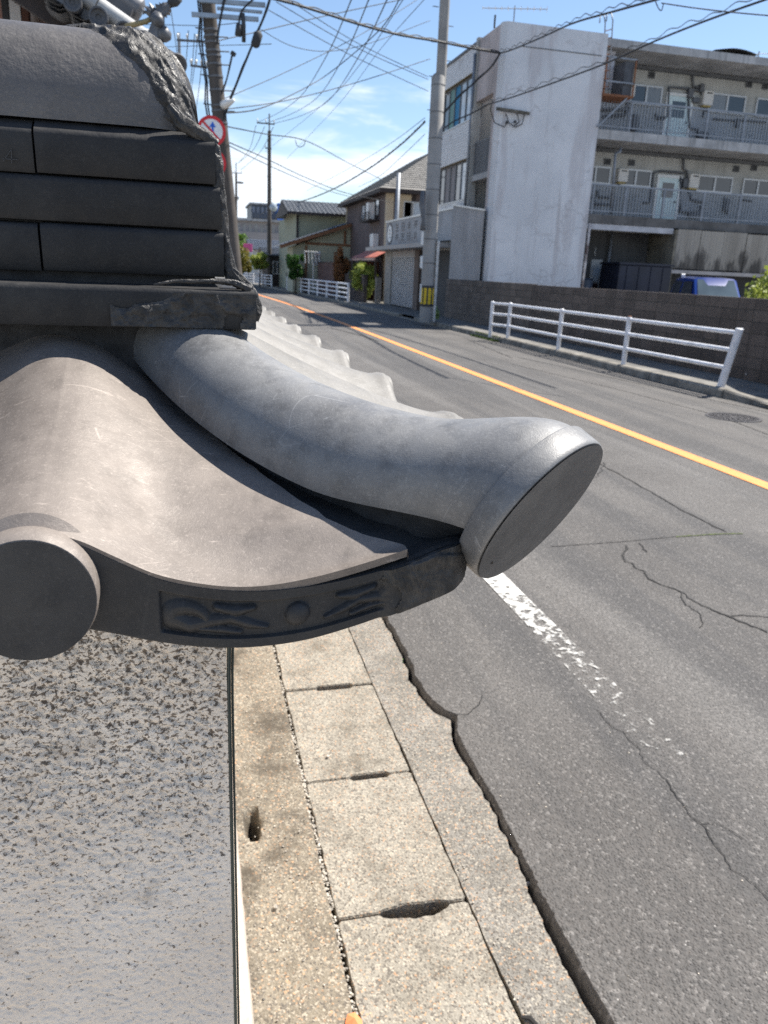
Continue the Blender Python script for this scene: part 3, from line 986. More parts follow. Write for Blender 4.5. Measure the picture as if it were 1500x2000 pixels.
# ---- hip tile
DC = Vector((0.2486, 0.5003, 1.434))
dth, de = -0.932, -0.495
DN = Vector((math.cos(de) * math.cos(dth), math.cos(de) * math.sin(dth), math.sin(de)))
DU = Vector((0, 0, 1)).cross(DN).normalized()
DV = DN.cross(DU)
DR = 0.0662
ns, nph = 70, 61
ph = np.linspace(-1.68, 1.68, nph)
def hip_pt(s, a):
    ax, t = hip(s), hip_t(s)
    S = t.cross(Vector((0, 0, 1))).normalized()
    U = S.cross(t)
    r = 0.0483 + (0.0625 - 0.0483) * s
    return ax + S * (r * math.sin(a)) + U * (r * math.cos(a))
G = np.zeros((ns, nph, 3))
for j, a in enumerate(ph):
    lo, hi = 0.5, 1.5
    f = lambda s: (hip_pt(s, a) - DC).dot(DN) + 0.019
    for _ in range(40):
        md = (lo + hi) / 2
        if f(md) > 0:
            hi = md
        else:
            lo = md
    smax = (lo + hi) / 2
    for i in range(ns):
        G[i, j] = hip_pt(-0.12 + (smax + 0.12) * i / (ns - 1), a)
# draw the last rings onto the disc's rim so that barrel and collar meet
for i in range(ns - 22, ns):
    kf = ((i - (ns - 23)) / 22.0) ** 2.2
    for j in range(nph):
        q = Vector(G[i, j])
        d = q - DC
        d -= DN * d.dot(DN)
        G[i, j] = q.lerp(q + (d.normalized() * DR * 0.955 - d), kf)
inner = []
for i in range(ns):
    ax = hip(-0.12 + 1.05 * i / (ns - 1))
    inner.append([tuple(ax + (Vector(G[i, j]) - ax) * 0.86) for j in range(nph)])
inner = np.array(inner)
mb = MB().grid(G)
mb.grid(inner)
mb.grid(np.stack([G[:, 0], inner[:, 0]], 1)).grid(np.stack([G[:, -1], inner[:, -1]], 1)).grid(np.stack([G[0], inner[0]], 1))
hip_tile = mb.build('hip_tile', M_tile_hip, wall, smooth=True, angle=50, label='curved barrel tile on the hip, upturned at its end')
n = 96
prof_ = [(0.0, -0.002), (0.6, -0.0016), (0.9, -0.001), (0.955, -0.0004), (0.985, 0.0004), (0.998, 0.0016), (1.0, 0.004), (1.0, 0.0192), (0.992, 0.0203), (0.95, 0.0203), (0.5, 0.0203)]
G = []
for rad, dd in prof_:
    G.append([tuple(DC + (DU * math.cos(2 * math.pi * k / n) + DV * math.sin(2 * math.pi * k / n)) * (DR * rad) - DN * (dd if dd >= 0 else -dd * 0.5)) for k in range(n)])
MB().grid(np.array(G), wrap=True).build('end_disc', M_tile_hip, hip_tile, smooth=True, angle=40)
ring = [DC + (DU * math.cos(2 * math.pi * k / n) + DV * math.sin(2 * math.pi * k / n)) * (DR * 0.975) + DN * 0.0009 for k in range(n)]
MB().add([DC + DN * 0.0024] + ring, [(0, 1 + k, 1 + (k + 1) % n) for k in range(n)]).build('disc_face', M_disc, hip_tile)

# ---- street-side slope, seen along the eave
EX = 0.27
zx = np.array([-0.06, 0.0, 0.06, 0.10, 0.15, 0.20, 0.24, 0.27])
zzs = np.array([1.592, 1.563, 1.536, 1.516, 1.494, 1.474, 1.462, 1.457])
def street_tile(first):
    nx, ny = 50, 44
    x = np.linspace(-0.05, EX, nx)[:, None]
    vv = np.linspace(-0.16, 0.16, ny)[None, :]
    y = 0.765 + vv + 0 * x
    roll = 0.5 + 0.5 * np.cos(2 * np.pi * vv / 0.32)
    roll = np.where(vv < 0, roll ** 2.3, roll ** 1.0)
    z = cubic(x + 0 * vv, zx, zzs) - 0.034 * (1 - roll) + 0.0035 * sm(EX - 0.016, EX - 0.009, x) * roll
    xx = x + 0 * vv
    z = z + 0.0025 * (vv > 0.13)
    G = np.stack([xx, y, z], -1)
    drop = np.stack([G[-1] + [0.003, 0, -0.004], G[-1] + [0.003, 0, -0.04], G[-1] + [-0.01, 0, -0.042]])
    G = np.concatenate([G, drop])
    mb = MB()
    n, mm = G.shape[:2]
    fs = []
    for i in range(n - 1):
        for j in range(mm - 1):
            cx_, cy_ = G[i, j, 0], G[i, j, 1]
            if first and ((cy_ < 0.8 and cx_ < hip_x(cy_) + 0.005) or cy_ < 0.718 - 0.035 * ((cx_ - 0.15) / 0.06) ** 2):
                continue
            fs.append((i * mm + j, (i + 1) * mm + j, (i + 1) * mm + j + 1, i * mm + j + 1))
    mb.add(G.reshape(-1, 3).tolist(), fs)
    c = Vector((EX - 0.004, 0.765, float(zzs[-1]) - 0.031))
    b = MB()
    nn = 28
    Gd = []
    for rad, dd in ((0, 0.014), (0.024, 0.014), (0.03, 0.012), (0.032, 0.008), (0.032, -0.02)):
        Gd.append([(c.x + dd, c.y + rad * math.cos(6.2832 * q / nn), c.z + rad * math.sin(6.2832 * q / nn)) for q in range(nn)])
    b.grid(np.array(Gd), wrap=True)
    return mb, b
mb, db = street_tile(True)
MB().box(0.0, 0.2, 0.6, 0.76, 1.38, 1.42).build('hip_bed', M_bed, wall)  # dark plate added so the gap beside the hip reads black
t0 = mb.build('eave_tile', M_tile_street, wall, smooth=True, angle=50, label='pale sunlit street-side eave tile')
mb, db = street_tile(False)
t1 = mb.build('eave_tile', M_tile_street, wall, smooth=True, angle=50, label='pale sunlit street-side eave tile')
t1.location.y = 0.32
db.build('round_end', M_tile_street, t0, smooth=True, angle=40)
de_ = db.build('round_end', M_tile_street, None, smooth=True, angle=40)
de_.parent = t1
for k in range(2, 30):
    c = copy_tree(t1, (0, 0, 0), wall)
    c.location.y = 0.32 * k
# ridge along the street, behind the corner stack
mb = MB().box(-0.12, 0.02, 0.96, 10.5, 1.53, 1.7)
G = np.array([[(-0.05 + 0.075 * math.sin(a), y, 1.69 + 0.075 * math.cos(a)) for a in np.linspace(-1.5, 1.5, 17)] for y in (0.97, 4, 7, 10.5)])
mb.build('street_ridge_course', M_tile_dark, wall)
MB().grid(G).build('street_ridge_cap', M_cap, wall, smooth=True)

# ---- ridge stack facing the camera
SY = 0.75
def course(xa, xb, z0, z1, y0, y1, name='ridge_tile', tilt=0.0, mat=None, top=0.004):
    """flat ridge tile, weathered upper edge and a slight batter"""
    nx = max(4, int((xb - xa) / 0.006))
    x = np.linspace(xa, xb, nx)
    jag = 0.0006 * (fbm(x * 160, x * 0, z0 * 50, 3, 3) - 0.5)
    rows = [(y1, z1 + top), (y0 + 0.012, z1 + top * 0.7), (y0 + 0.0025, z1 + 0.0005), (y0 + 0.0008, z1 - 0.0012), (y0, z1 - 0.004), (y0 + 0.0015, z0 + 0.003), (y0 + 0.003, z0), (y1, z0)]
    G = np.array([[(xv, yv + (j_ if 1 < i < 6 else 0), zv + (j_ if 1 < i < 4 else 0)) for xv, j_ in zip(x, jag)] for i, (yv, zv) in enumerate(rows)])
    mb = MB().grid(G)
    n = len(rows)
    mb.add([tuple(G[i, 0]) for i in range(n)], [tuple(range(n))])
    mb.add([tuple(G[i, -1]) for i in range(n)], [tuple(range(n))])
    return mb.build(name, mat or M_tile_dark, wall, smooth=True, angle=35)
zc = [P(0, y, Y=SY).z for y in (244, 331, 338, 425, 433, 524)]
jx1, jx3 = P(65, 285, Y=SY).x, P(78, 478, Y=SY).x
XE = 0.030
course(jx1 + 0.001, XE - 0.004, zc[1], zc[0], SY, 0.88, top=0.011)
course(-0.4, jx1 - 0.001, zc[1] - 0.0005, zc[0] - 0.0004, SY + 0.0015, 0.88, top=0.011)
course(-0.4, XE, zc[3], zc[2], SY + 0.001, 0.88)
course(jx3 + 0.0012, XE + 0.002, zc[5], zc[4], SY, 0.88)
course(-0.4, jx3 - 0.0012, zc[5] - 0.0008, zc[4] - 0.0004, SY + 0.002, 0.88)
MB().box(-0.42, XE - 0.006, SY + 0.012, 0.875, zc[5] - 0.03, zc[0] - 0.002).build('stack_mortar', M_bed, wall)
zs0, zs1 = P(0, 633, Y=0.718).z, P(0, 553, Y=0.718).z
course(-0.45, P(498, 590, Y=0.718).x, zs0, zs1, 0.718, 0.9, name='base_tile', top=0.003)
MB().box(-0.45, 0.02, 0.752, 0.88, 1.40, zs0 - 0.001).build('ridge_bed', M_bed, wall)
# scratched mark on the left tile, like a 4
mb = MB()
for a, b in (((6, 315), (22, 292)), ((4, 310), (34, 312)), ((22, 290), (23, 319))):
    p0, p1 = P(*a, Y=SY + 0.0008), P(*b, Y=SY + 0.0008)
    mb.beam(p0, p1, 0.0006, 0.0003, (0, 1, 0))
mb.build('scratch_mark', simple('chalky_scratch', (0.06, 0.06, 0.06), 0.9), wall)

# cap barrel along the ridge, rounded at the street end
zb, ztop = P(0, 222, Y=0.752).z, P(60, 45, Y=0.81).z
Hc = ztop - zb
def cap_pt(x, a, grow=0.0):
    """a from 0 (front foot) to pi (rear foot)"""
    x0, x1 = -0.045, 0.012
    q = np.clip((x - x0) / (x1 - x0), 0, 1)
    e = np.sqrt(np.clip(1 - q ** 2.2, 0, 1))
    hh = (Hc + grow) * (0.06 + 0.94 * e)
    wd = (0.057 + grow) * (0.35 + 0.65 * e)
    ca, sa = np.cos(a), np.sin(a)
    return np.stack([x + 0 * a, 0.815 - wd * np.sign(ca) * np.abs(ca) ** 0.85, zb - grow * 0.3 + hh * sa ** 0.9], -1)
xs_ = np.concatenate([np.linspace(-0.45, -0.05, 14), np.linspace(-0.045, 0.0118, 40)])[:, None]
aa = np.linspace(0, np.pi, 50)[None, :]
G = cap_pt(xs_, aa)
MB().grid(G).build('ridge_cap', M_cap, wall, smooth=True)
# mastic skin over the rounded end
xs_ = np.linspace(-0.115, 0.014, 120)[:, None]
aa = np.linspace(0.0, np.pi, 150)[None, :]
xg, ag = xs_ + 0 * aa, aa + 0 * xs_
wr = np.abs(fbm(xg * 70 + ag * 2.6, ag * 3.2 - xg * 12, 0, 3, 41) - 0.5) * 3.2
wr = np.clip(wr, 0, 1)
G = cap_pt(xs_, aa, 0.0) 
nrm = np.stack([0 * xg + 0.35 * sm(-0.045, 0.01, xg), -np.cos(ag), np.sin(ag)], -1)
thick = 0.001 + 0.0055 * (1 - wr) ** 2 * (0.4 + 0.6 * fbm(xg * 25, ag * 3, 2, 2, 43)) + 0.001 * fbm(xg * 200, ag * 14, 0, 3, 44)
inner_x = -0.073 + 0.062 * (1 - np.sin(np.clip(ag, 0, np.pi / 2))) ** 0.8 + 0.02 * (fbm(ag * 5, ag * 0, 0, 4, 45) - 0.5) - 0.03 * np.exp(-((ag - 1.5) / 0.12) ** 2)
fade = sm(0, 0.012, xg - inner_x)
G = G + nrm * (thick * fade)[..., None]
mb = MB()
n, mm = G.shape[:2]
mb.add(G.reshape(-1, 3).tolist(), [(i * mm + j, (i + 1) * mm + j, (i + 1) * mm + j + 1, i * mm + j + 1) for i in range(n - 1) for j in range(mm - 1) if xg[i, j] > inner_x[i, j]])
mb.build('end_mastic', M_mastic, wall, smooth=True)

def mastic_run(pxs, rads, Y, seed, name='corner_mastic', flat=0.6):
    """thick hand-pressed bead following a line of places"""
    ps = [P(x, y, Y=Y if not isinstance(Y, list) else Y[i]) for i, (x, y) in enumerate(pxs)]
    rows = []
    n = 40
    tot = 0
    fine = []
    for i in range(len(ps) - 1):
        for k in range(18):
            u = k / 18
            fine.append((ps[i].lerp(ps[i + 1], u), rads[i] + (rads[i + 1] - rads[i]) * u))
    fine.append((ps[-1], rads[-1]))
    for i, (p, r) in enumerate(fine):
        t = (fine[min(i + 1, len(fine) - 1)][0] - fine[max(i - 1, 0)][0]).normalized()
        a = Vector((0, 1, 0)).cross(t).normalized()
        b = t.cross(a)
        row = []
        for k in range(n):
            an = 6.2832 * k / n
            d = a * math.cos(an) + b * (math.sin(an) * flat)
            q = p * 55 + d * 1.1 + Vector((seed, 0, 0))
            rid = 1 - abs(mnoise.noise(q)) * 2
            kk = 0.8 + 0.22 * rid + 0.13 * mnoise.noise(q * 2.6) + 0.05 * mnoise.noise(q * 7)
            row.append(tuple(p + d * (r * kk * 0.78)))
        rows.append(row)
    return MB().grid(np.array(rows), wrap=True).build(name, M_mastic, wall, smooth=True)
mastic_run([(330, 205), (352, 238), (385, 258), (405, 270), (422, 285)], [0.004, 0.008, 0.009, 0.008, 0.007], 0.756, 1)
mastic_run([(398, 262), (416, 290), (424, 335), (428, 380), (434, 430), (440, 480), (448, 522), (455, 548)], [0.005, 0.0085, 0.0078, 0.0075, 0.008, 0.0078, 0.0085, 0.009], 0.757, 9)
mastic_run([(452, 528), (470, 552), (485, 565), (495, 580), (500, 608), (494, 624)], [0.006, 0.0085, 0.007, 0.0065, 0.0085, 0.007], 0.732, 17)
mastic_run([(300, 556), (340, 549), (380, 550), (420, 549), (455, 552), (490, 566)], [0.001, 0.0022, 0.0026, 0.003, 0.004, 0.005], 0.723, 27)
mastic_run([(380, 634), (430, 632), (470, 628), (500, 622)], [0.0015, 0.003, 0.0038, 0.004], 0.725, 37)
# pressed patch on the base tile's face
nx, nz_ = 90, 40
xx, zz = np.meshgrid(np.linspace(P(215, 600, Y=0.717).x, P(500, 600, Y=0.717).x, nx), np.linspace(zs0 + 0.001, zs1 - 0.003, nz_))
rg = np.abs(fbm(xx * 60 + zz * 30, zz * 60 - xx * 40, 0, 4, 51) - 0.5)
mk = fbm(xx * 28, zz * 40, 0, 3, 52) + 2.2 * (xx - xx.min() - 0.075)
hh = 0.0004 + (0.002 * (1 - rg * 3).clip(0, 1) ** 2 + 0.0016 * fbm(xx * 220, zz * 220, 0, 3, 53)) * np.clip((mk - 0.42) / 0.12, 0, 1)
Gp = np.stack([xx, 0.7178 - hh, zz], -1)
mb = MB().add(Gp.reshape(-1, 3).tolist(), [(i * nx + j, (i + 1) * nx + j, (i + 1) * nx + j + 1, i * nx + j + 1) for i in range(nz_ - 1) for j in range(nx - 1) if mk[i, j] > 0.42])
mb.build('mastic_patch', M_mastic, wall, smooth=True)
# ---------------------------------------------------------------- far pavement, kerb, yard
SW = 0.13
M_pave = simple('pavement_asphalt', (0.15, 0.145, 0.135), 0.9, 0.35, 1.8, 0.4, 120)
mb = MB()
ys = [-6, 0, 4, 8, 9.6, 10.0, 10.6, 12, 14, 16, 18, 20, 24, 28, 32, 36, 40, 45, 50, 55, 60, 70, 80, 90, 120, 200]
mb.grid(np.array([[(KX + 0.14 + off(y), y, SW - 0.004 if y > 10 else SW - 0.09), (KX + 1.7 + off(y), y, SW)] for y in ys]))
pave = mb.build('pavement', M_pave, kind='structure')
mb = MB()
mb.quad((9.0, -6, SW - 0.03), (70, -6, SW - 0.03), (70, 28.5, SW - 0.03), (9.0, 28.5, SW - 0.03))
mb.build('yard_ground', M_yard, kind='structure')
mb = MB().grid(np.array([[(9.0 + off(y), y, SW - 0.01), (9 + off(y) + 60, y, SW - 0.01)] for y in (28.5, 34, 40, 50, 60, 80, 120, 200)]))
mb.build('plot_ground', simple('plot_soil', (0.13, 0.12, 0.1), 0.95, 0.4, 1.5), kind='structure')
mb = MB().quad((-40, 0.95, GZ - 0.02), (-0.14, 0.95, GZ - 0.02), (-0.14, 60, GZ - 0.02), (-40, 60, GZ - 0.02))
mb.build('temple_yard_ground', M_yard, kind='structure')
mb = MB().grid(np.array([[(-6 + off(y), y, GZ - 0.012), (0.9 + off(y), y, GZ - 0.012)] for y in (20, 30, 40, 50, 70, 90, 140)]))
mb.build('roadside_ground', M_yard, kind='structure')
M_kerb = simple('weathered_kerb', (0.2, 0.185, 0.16), 0.9, 0.45, 5, 0.4, 90, streak=0.5)
y = 10.05
while y < 88:
    l = 1.0 if y < 30 else 2.0
    x0 = KX + off(y)
    a, b = y + 0.006, y + l - 0.006
    dip = 0.1 if 26.2 < y < 28.5 else 0.0
    mb = MB()
    jx = rnd.uniform(-0.006, 0.006)
    sec = [(0, -0.02), (0.012, SW - 0.025 - dip), (0.035, SW - dip), (0.15, SW - dip + 0.003), (0.15, -0.02)]
    Gk = np.array([[(x0 + jx + (off(yy_) - off(y)) + sx, yy_, sz) for sx, sz in sec] for yy_ in (a, b)])
    mb.grid(Gk).add([tuple(p) for p in Gk[0]], [tuple(range(5))]).add([tuple(p) for p in Gk[1]], [tuple(range(5))])
    mb.build('kerb_stone', M_kerb, pave)
    y += l
# dropped end of the kerb near the right edge
mb = MB()
Gk = np.array([[(KX + sx + (10.05 - yy_) * 0.22, yy_, -0.02 + (sz + 0.02) * hh) for sx, sz in [(0, -0.02), (0.012, SW - 0.025), (0.035, SW), (0.15, SW + 0.003), (0.15, -0.02)]] for yy_, hh in ((10.045, 1), (9.6, 0.7), (9.0, 0.35), (8.2, 0.3), (4, 0.3))])
mb.grid(Gk).build('kerb_stone', M_kerb, pave, label='dropped kerb end sloping down to the road')
mb = MB()
for i in range(900):
    t = rnd.random()
    yv = 19.0 + t * 1.9
    x = KX + rnd.uniform(-0.14, 0.03) + off(yv)
    d = Vector((rnd.uniform(-1, 1), rnd.uniform(-1, 1), 0)).normalized()
    l = rnd.uniform(0.02, 0.07)
    s = Vector((-d.y, d.x, 0)) * 0.01
    p = Vector((x, yv, 0.005 if x < KX else 0.1))
    mb.add([p - s, p + s, p + d * 0.03 + Vector((0, 0, l))], [(0, 1, 2)])
tag(mb.build('kerb_moss', simple('moss_green', (0.06, 0.1, 0.02), 0.9, 0.5, 8)), 'strip of moss and grass growing at the kerb foot below the near guard rail', None, kind='stuff')

# ---------------------------------------------------------------- guard rails
M_rail = simple('white_guard_paint', (0.72, 0.73, 0.76), 0.4, 0.12, 7, streak=0.4)
M_rust = simple('rust', (0.22, 0.09, 0.04), 0.8, 0.4, 20)
def guard_rail(posts, rails, top, label, group, lean=None, r=0.045, rr=0.034):
    b = Vector((posts[len(posts) // 2][0], posts[len(posts) // 2][1], SW))
    t = thing('guard_rail', b, label, 'guard rail', group)
    tops = []
    for i, (x, y) in enumerate(posts):
        p0 = Vector((x, y, SW - 0.03))
        p1 = Vector((x, y, top + 0.04))
        rad = r
        if lean and i == len(posts) - 1:
            p1 += Vector(lean)
            rad = r * 1.3
        mb = MB().tube([p0, p1, p1 + Vector((0, 0, 0.012))], [rad, rad, rad * 0.7], 12)
        mb.build('post', M_rail, t, smooth=True, angle=40)
        tops.append((p0, p1))
    for z in rails:
        for i in range(len(posts) - 1):
            e = [a.lerp(b_, (z - a.z) / (b_.z - a.z)) for a, b_ in (tops[i], tops[i + 1])]
            MB().tube(e, rr, 10).build('rail', M_rail, t, smooth=True, angle=40)
    return t
FP = [(7.62, 19.35), (7.88, 18.78), (7.87, 15.86), (7.90, 13.16), (7.95, 10.37)]
gr1 = guard_rail(FP, (0.95, 0.69, 0.42), 0.95, 'white three-bar guard rail in front of the dark block wall, its end post leaning', 'white guard rails along the far kerb', lean=(0.07, -0.12, 0.02))
MB().ball((FP[3][0], FP[3][1], 1.005), 0.04, 8, 4, (1, 1, 0.35)).build('rust_stain', M_rust, gr1, smooth=True)
def far_posts(y0, y1, n, dx=0.12):
    return [(KX + dx + off(y0 + (y1 - y0) * i / (n - 1)), y0 + (y1 - y0) * i / (n - 1)) for i in range(n)]
guard_rail(far_posts(56.5, 38.5, 8), (0.98, 0.76, 0.54, 0.32), 0.98, 'white four-bar guard rail in front of the green house garden', 'white guard rails along the far kerb', r=0.06, rr=0.04)
guard_rail(far_posts(84, 63, 8), (0.98, 0.76, 0.54, 0.32), 0.98, 'white guard rail farthest up the street, just before the thin tall pole', 'white guard rails along the far kerb', r=0.06, rr=0.04)

# ---------------------------------------------------------------- block walls
def block_mat(name, c):
    mt, t, b = nodes_of(name)
    g = NG(t)
    oi = g.node('ShaderNodeObjectInfo')
    c1 = g.mix(g.ramp(oi.outputs['Random'], 0, 1), tuple(x * 0.78 for x in c), tuple(x * 1.2 for x in c))
    c1 = g.mix(g.ramp(g.noise(3, 6, 0.65, vec=g.map((1, 1, 0.5))), 0.45, 0.7, 0, 0.6), c1, tuple(x * 0.5 for x in c))
    c1 = g.mix(g.ramp(g.noise(40, 4), 0.4, 0.75, 0, 0.4), c1, tuple(x * 1.6 for x in c))
    g.put(b.inputs['Base Color'], c1)
    b.inputs['Roughness'].default_value = 0.95
    wv = g.node('ShaderNodeTexWave', wave_type='BANDS', bands_direction='Y')
    g.put(wv.inputs['Vector'], g.pos)
    wv.inputs['Scale'].default_value = 6.5
    h = g.math('ADD', g.noise(90, 4), g.math('MULTIPLY', wv.outputs['Fac'], 0.9))
    g.put(b.inputs['Normal'], g.bump(h, 0.6, 0.008))
    return mt
def block_wall(x, y0, y1, z1, mat, label, rows=7, th=0.12, name='block_wall'):
    t = thing(name, (x + th / 2, (y0 + y1) / 2, SW), label, 'wall', None)
    n = round((y1 - y0) / 0.4)
    bl = (y1 - y0) / n
    bh = (z1 - SW) / rows
    cap_h = 0.0
    me = MB().bbox(0, th, 0.005, bl - 0.005, 0.005, bh - 0.005, 0.004).mesh('block', mat)
    for k in range(rows):
        for i in range(n):
            o = link('block', me, t)
            sh = 0
            o.location = Vector((x + rnd.uniform(-0.003, 0.003), y0 + i * bl + sh, SW + k * bh)) - t.location
            o.matrix_parent_inverse = Matrix.Identity(4)
    MB().box(x + 0.006, x + th - 0.006, y0 + 0.004, y1 - 0.004, SW, z1 - 0.006).build('joint_mortar', simple('joint_mortar', (0.05, 0.047, 0.044), 0.95, 0.3, 20), t)
    return t
M_blk1 = block_mat('dark_brown_block', (0.085, 0.07, 0.062))
M_blk2 = block_mat('brown_block', (0.13, 0.108, 0.093))
bw1 = block_wall(9.0, 7.2, 20.1, 1.45, M_blk1, 'long dark brown concrete block wall behind the near guard rail')
bw2 = block_wall(9.06, 20.1, 27.7, 1.47, M_blk2, 'lighter brown concrete block wall below the corrugated panel')
# stand pipe by the wall
sp = thing('standpipe', P(1462, 742, z=SW), 'little white-capped standpipe at the foot of the dark block wall', 'standpipe')
q = sp.location
MB().cyl(q, q + Vector((0, 0, 0.16)), 0.035, n=10).cyl(q + Vector((0, 0, 0.1)), q + Vector((-0.09, -0.02, 0.1)), 0.018, n=8).build('pipe', simple('grey_pipe', (0.3, 0.3, 0.3), 0.5), sp, smooth=True, angle=40)
MB().cyl(q + Vector((0, 0, 0.16)), q + Vector((0, 0, 0.21)), 0.042, 0.03, n=10).build('cap', M_rail, sp, smooth=True, angle=40)

# ---------------------------------------------------------------- apartment building
def stained_wall_mat():
    mt, t, b = nodes_of('cracked_painted_wall')
    g = NG(t)
    c = g.mix(g.ramp(g.noise(0.7, 5, 0.6), 0.3, 0.7), (0.56, 0.575, 0.6), (0.66, 0.67, 0.69))
    st = g.noise(1.0, 5, 0.6, vec=g.map((1.7, 1.7, 0.22)))
    c = g.mix(g.ramp(st, 0.5, 0.62, 0, 0.62), c, (0.46, 0.44, 0.45))
    st2 = g.noise(1.0, 5, 0.65, vec=g.map((5, 5, 0.35), loc=(3, 0, 0)))
    c = g.mix(g.ramp(st2, 0.56, 0.72, 0, 0.5), c, (0.36, 0.34, 0.34))
    wv = g.node('ShaderNodeVectorMath', operation='ADD')
    nn = g.node('ShaderNodeTexNoise')
    g.put(nn.inputs['Vector'], g.pos)
    nn.inputs['Scale'].default_value = 2.3
    nn.inputs['Detail'].default_value = 5
    g.put(wv.inputs[0], g.pos)
    g.put(wv.inputs[1], nn.outputs['Color'])
    ed = g.voro(0.95, 'DISTANCE_TO_EDGE', vec=g.map((1, 1, 1.15), vec=wv.outputs[0]))
    amount = g.ramp(g.math('ADD', g.noise(0.45, 3), g.ramp(g.axis(2), 1.5, 7.5, 0.14, -0.12)), 0.42, 0.52, 0, 0.8)
    ln = g.math('MULTIPLY', g.ramp(ed, 0.006, 0.04, 1, 0), amount)
    c = g.mix(g.math('MULTIPLY', ln, g.ramp(g.noise(0.8, 5, 0.7), 0.42, 0.62, 0.05, 0.55)), c, (0.3, 0.285, 0.285))
    g.put(b.inputs['Base Color'], c)
    b.inputs['Roughness'].default_value = 0.85
    b.inputs['Specular IOR Level'].default_value = 0.3
    g.put(b.inputs['Normal'], g.bump(g.noise(25, 5), 0.25, 0.01))
    return mt
M_blank = stained_wall_mat()
M_apt = simple('pale_apartment_render', (0.42, 0.42, 0.4), 0.85, 0.15, 0.8, 0.2, 30, streak=0.35)
M_slab = simple('streaked_slab', (0.4, 0.4, 0.4), 0.9, 0.3, 1.2, 0.3, 30, streak=0.8)
M_pink = simple('faded_pink_render', (0.45, 0.4, 0.39), 0.9, 0.2, 1.0, streak=0.4)
M_dk = simple('dark_recess', (0.05, 0.052, 0.055), 0.8, 0.3, 1)
M_grey = simple('grey_metal', (0.25, 0.27, 0.3), 0.5, 0.2, 3, metal=0.3)
M_dgrey = simple('dark_grey_pipe', (0.12, 0.125, 0.135), 0.6, 0.2, 3)
M_alu = simple('window_aluminium', (0.5, 0.5, 0.5), 0.4, 0.1, 5, metal=0.5)
M_white = simple('white_enamel', (0.75, 0.75, 0.73), 0.5, 0.08, 3)
M_heat = simple('cream_heater', (0.68, 0.65, 0.6), 0.5, 0.1, 3)
M_mint = simple('pale_mint_door', (0.62, 0.74, 0.74), 0.5, 0.06, 2)
def glass(name, c, r=0.06):
    mt, t, b = nodes_of(name)
    g = NG(t)
    g.put(b.inputs['Base Color'], g.mix(g.ramp(g.noise(1.2, 3), 0.35, 0.65), c, tuple(x * 1.5 for x in c)))
    b.inputs['Roughness'].default_value = r
    b.inputs['Specular IOR Level'].default_value = 0.8
    return mt
M_glass = glass('dark_window_glass', (0.03, 0.035, 0.042))
M_glass2 = glass('curtained_window_glass', (0.13, 0.13, 0.13))
M_gpale = glass('pale_window_glass', (0.3, 0.34, 0.38))
def brick_mat():
    mt, t, b = nodes_of('white_glazed_tile')
    g = NG(t)
    br = g.node('ShaderNodeTexBrick')
    mp_ = g.node('ShaderNodeCombineXYZ')
    sx = g.node('ShaderNodeSeparateXYZ')
    g.put(sx.inputs[0], g.pos)
    g.put(mp_.inputs[0], sx.outputs[1])
    g.put(mp_.inputs[1], sx.outputs[2])
    g.put(br.inputs['Vector'], mp_.outputs[0])
    br.inputs['Color1'].default_value = (0.6, 0.6, 0.6, 1)
    br.inputs['Color2'].default_value = (0.7, 0.69, 0.69, 1)
    br.inputs['Mortar'].default_value = (0.28, 0.27, 0.27, 1)
    br.inputs['Scale'].default_value = 1.0
    br.inputs['Brick Width'].default_value = 0.24
    br.inputs['Row Height'].default_value = 0.085
    br.inputs['Mortar Size'].default_value = 0.008
    c = g.mix(g.ramp(g.noise(1.0, 5, 0.65, vec=g.map((0.8, 0.8, 2.5))), 0.56, 0.7, 0, 0.55), br.outputs['Color'], (0.3, 0.27, 0.26))
    g.put(b.inputs['Base Color'], c)
    b.inputs['Roughness'].default_value = 0.5
    g.put(b.inputs['Normal'], g.bump(br.outputs['Fac'], -0.5, 0.01))
    return mt
M_wtile = brick_mat()

AF = 26.5                                                # gallery wall
BL = 24.5                                                # blank end wall
apt = thing('apartment_building', (14, 27, SW), 'old three-storey grey apartment block with a blank cracked wall and open galleries', 'building')
Xl, Xr, AT = 9.3, 12.72, 8.84
MB().box(Xl + 0.12, Xr, BL, BL + 0.25, SW, AT).build('blank_wall', M_blank, apt)
MB().box(Xl + 0.6, Xr - 0.15, BL - 0.012, BL - 0.002, AT - 0.62, AT - 0.6).build('joint_line', M_dk, apt)
# bevelled corner and street side of the stair tower
mb = MB()
mb.prism([(Xl, 24.62, SW), (Xl + 0.12, BL, SW), (Xl + 0.12, 24.75, SW), (Xl, 24.75, SW)], (0, 0, AT - SW))
mb.build('corner_pier', M_blank, apt)
mb = MB()
mb.box(Xl, Xl + 0.25, 24.75, 24.95, 3.6, AT - 0.02)
mb.box(Xl, Xl + 0.25, 24.95, 26.5, 7.02, AT - 0.02)
mb.build('stair_wall', M_pink, apt)
mb = MB().box(Xl + 0.9, Xl + 1.0, 24.95, 26.5, 3.5, 7.0)
mb.build('stair_recess', simple('stair_recess_wall', (0.22, 0.23, 0.25), 0.9, 0.2, 1), apt)
MB().box(Xl + 0.02, Xl + 1.0, 24.95, 26.5, 4.62, 4.8).build('landing_slab', M_slab, apt)
mb = MB()
for i in range(14):
    yv = 25.0 + i * 0.108
    mb.box(Xl + 0.06, Xl + 0.085, yv, yv + 0.075, 4.82, 5.75)
mb.box(Xl + 0.05, Xl + 0.1, 24.96, 26.49, 5.75, 5.8)
mb.build('landing_rail', M_dgrey, apt, kind='stuff')
MB().box(Xl + 0.1, Xl + 0.6, 24.96, 25.05, 3.6, 7.0).build('stair_jamb', M_pink, apt)
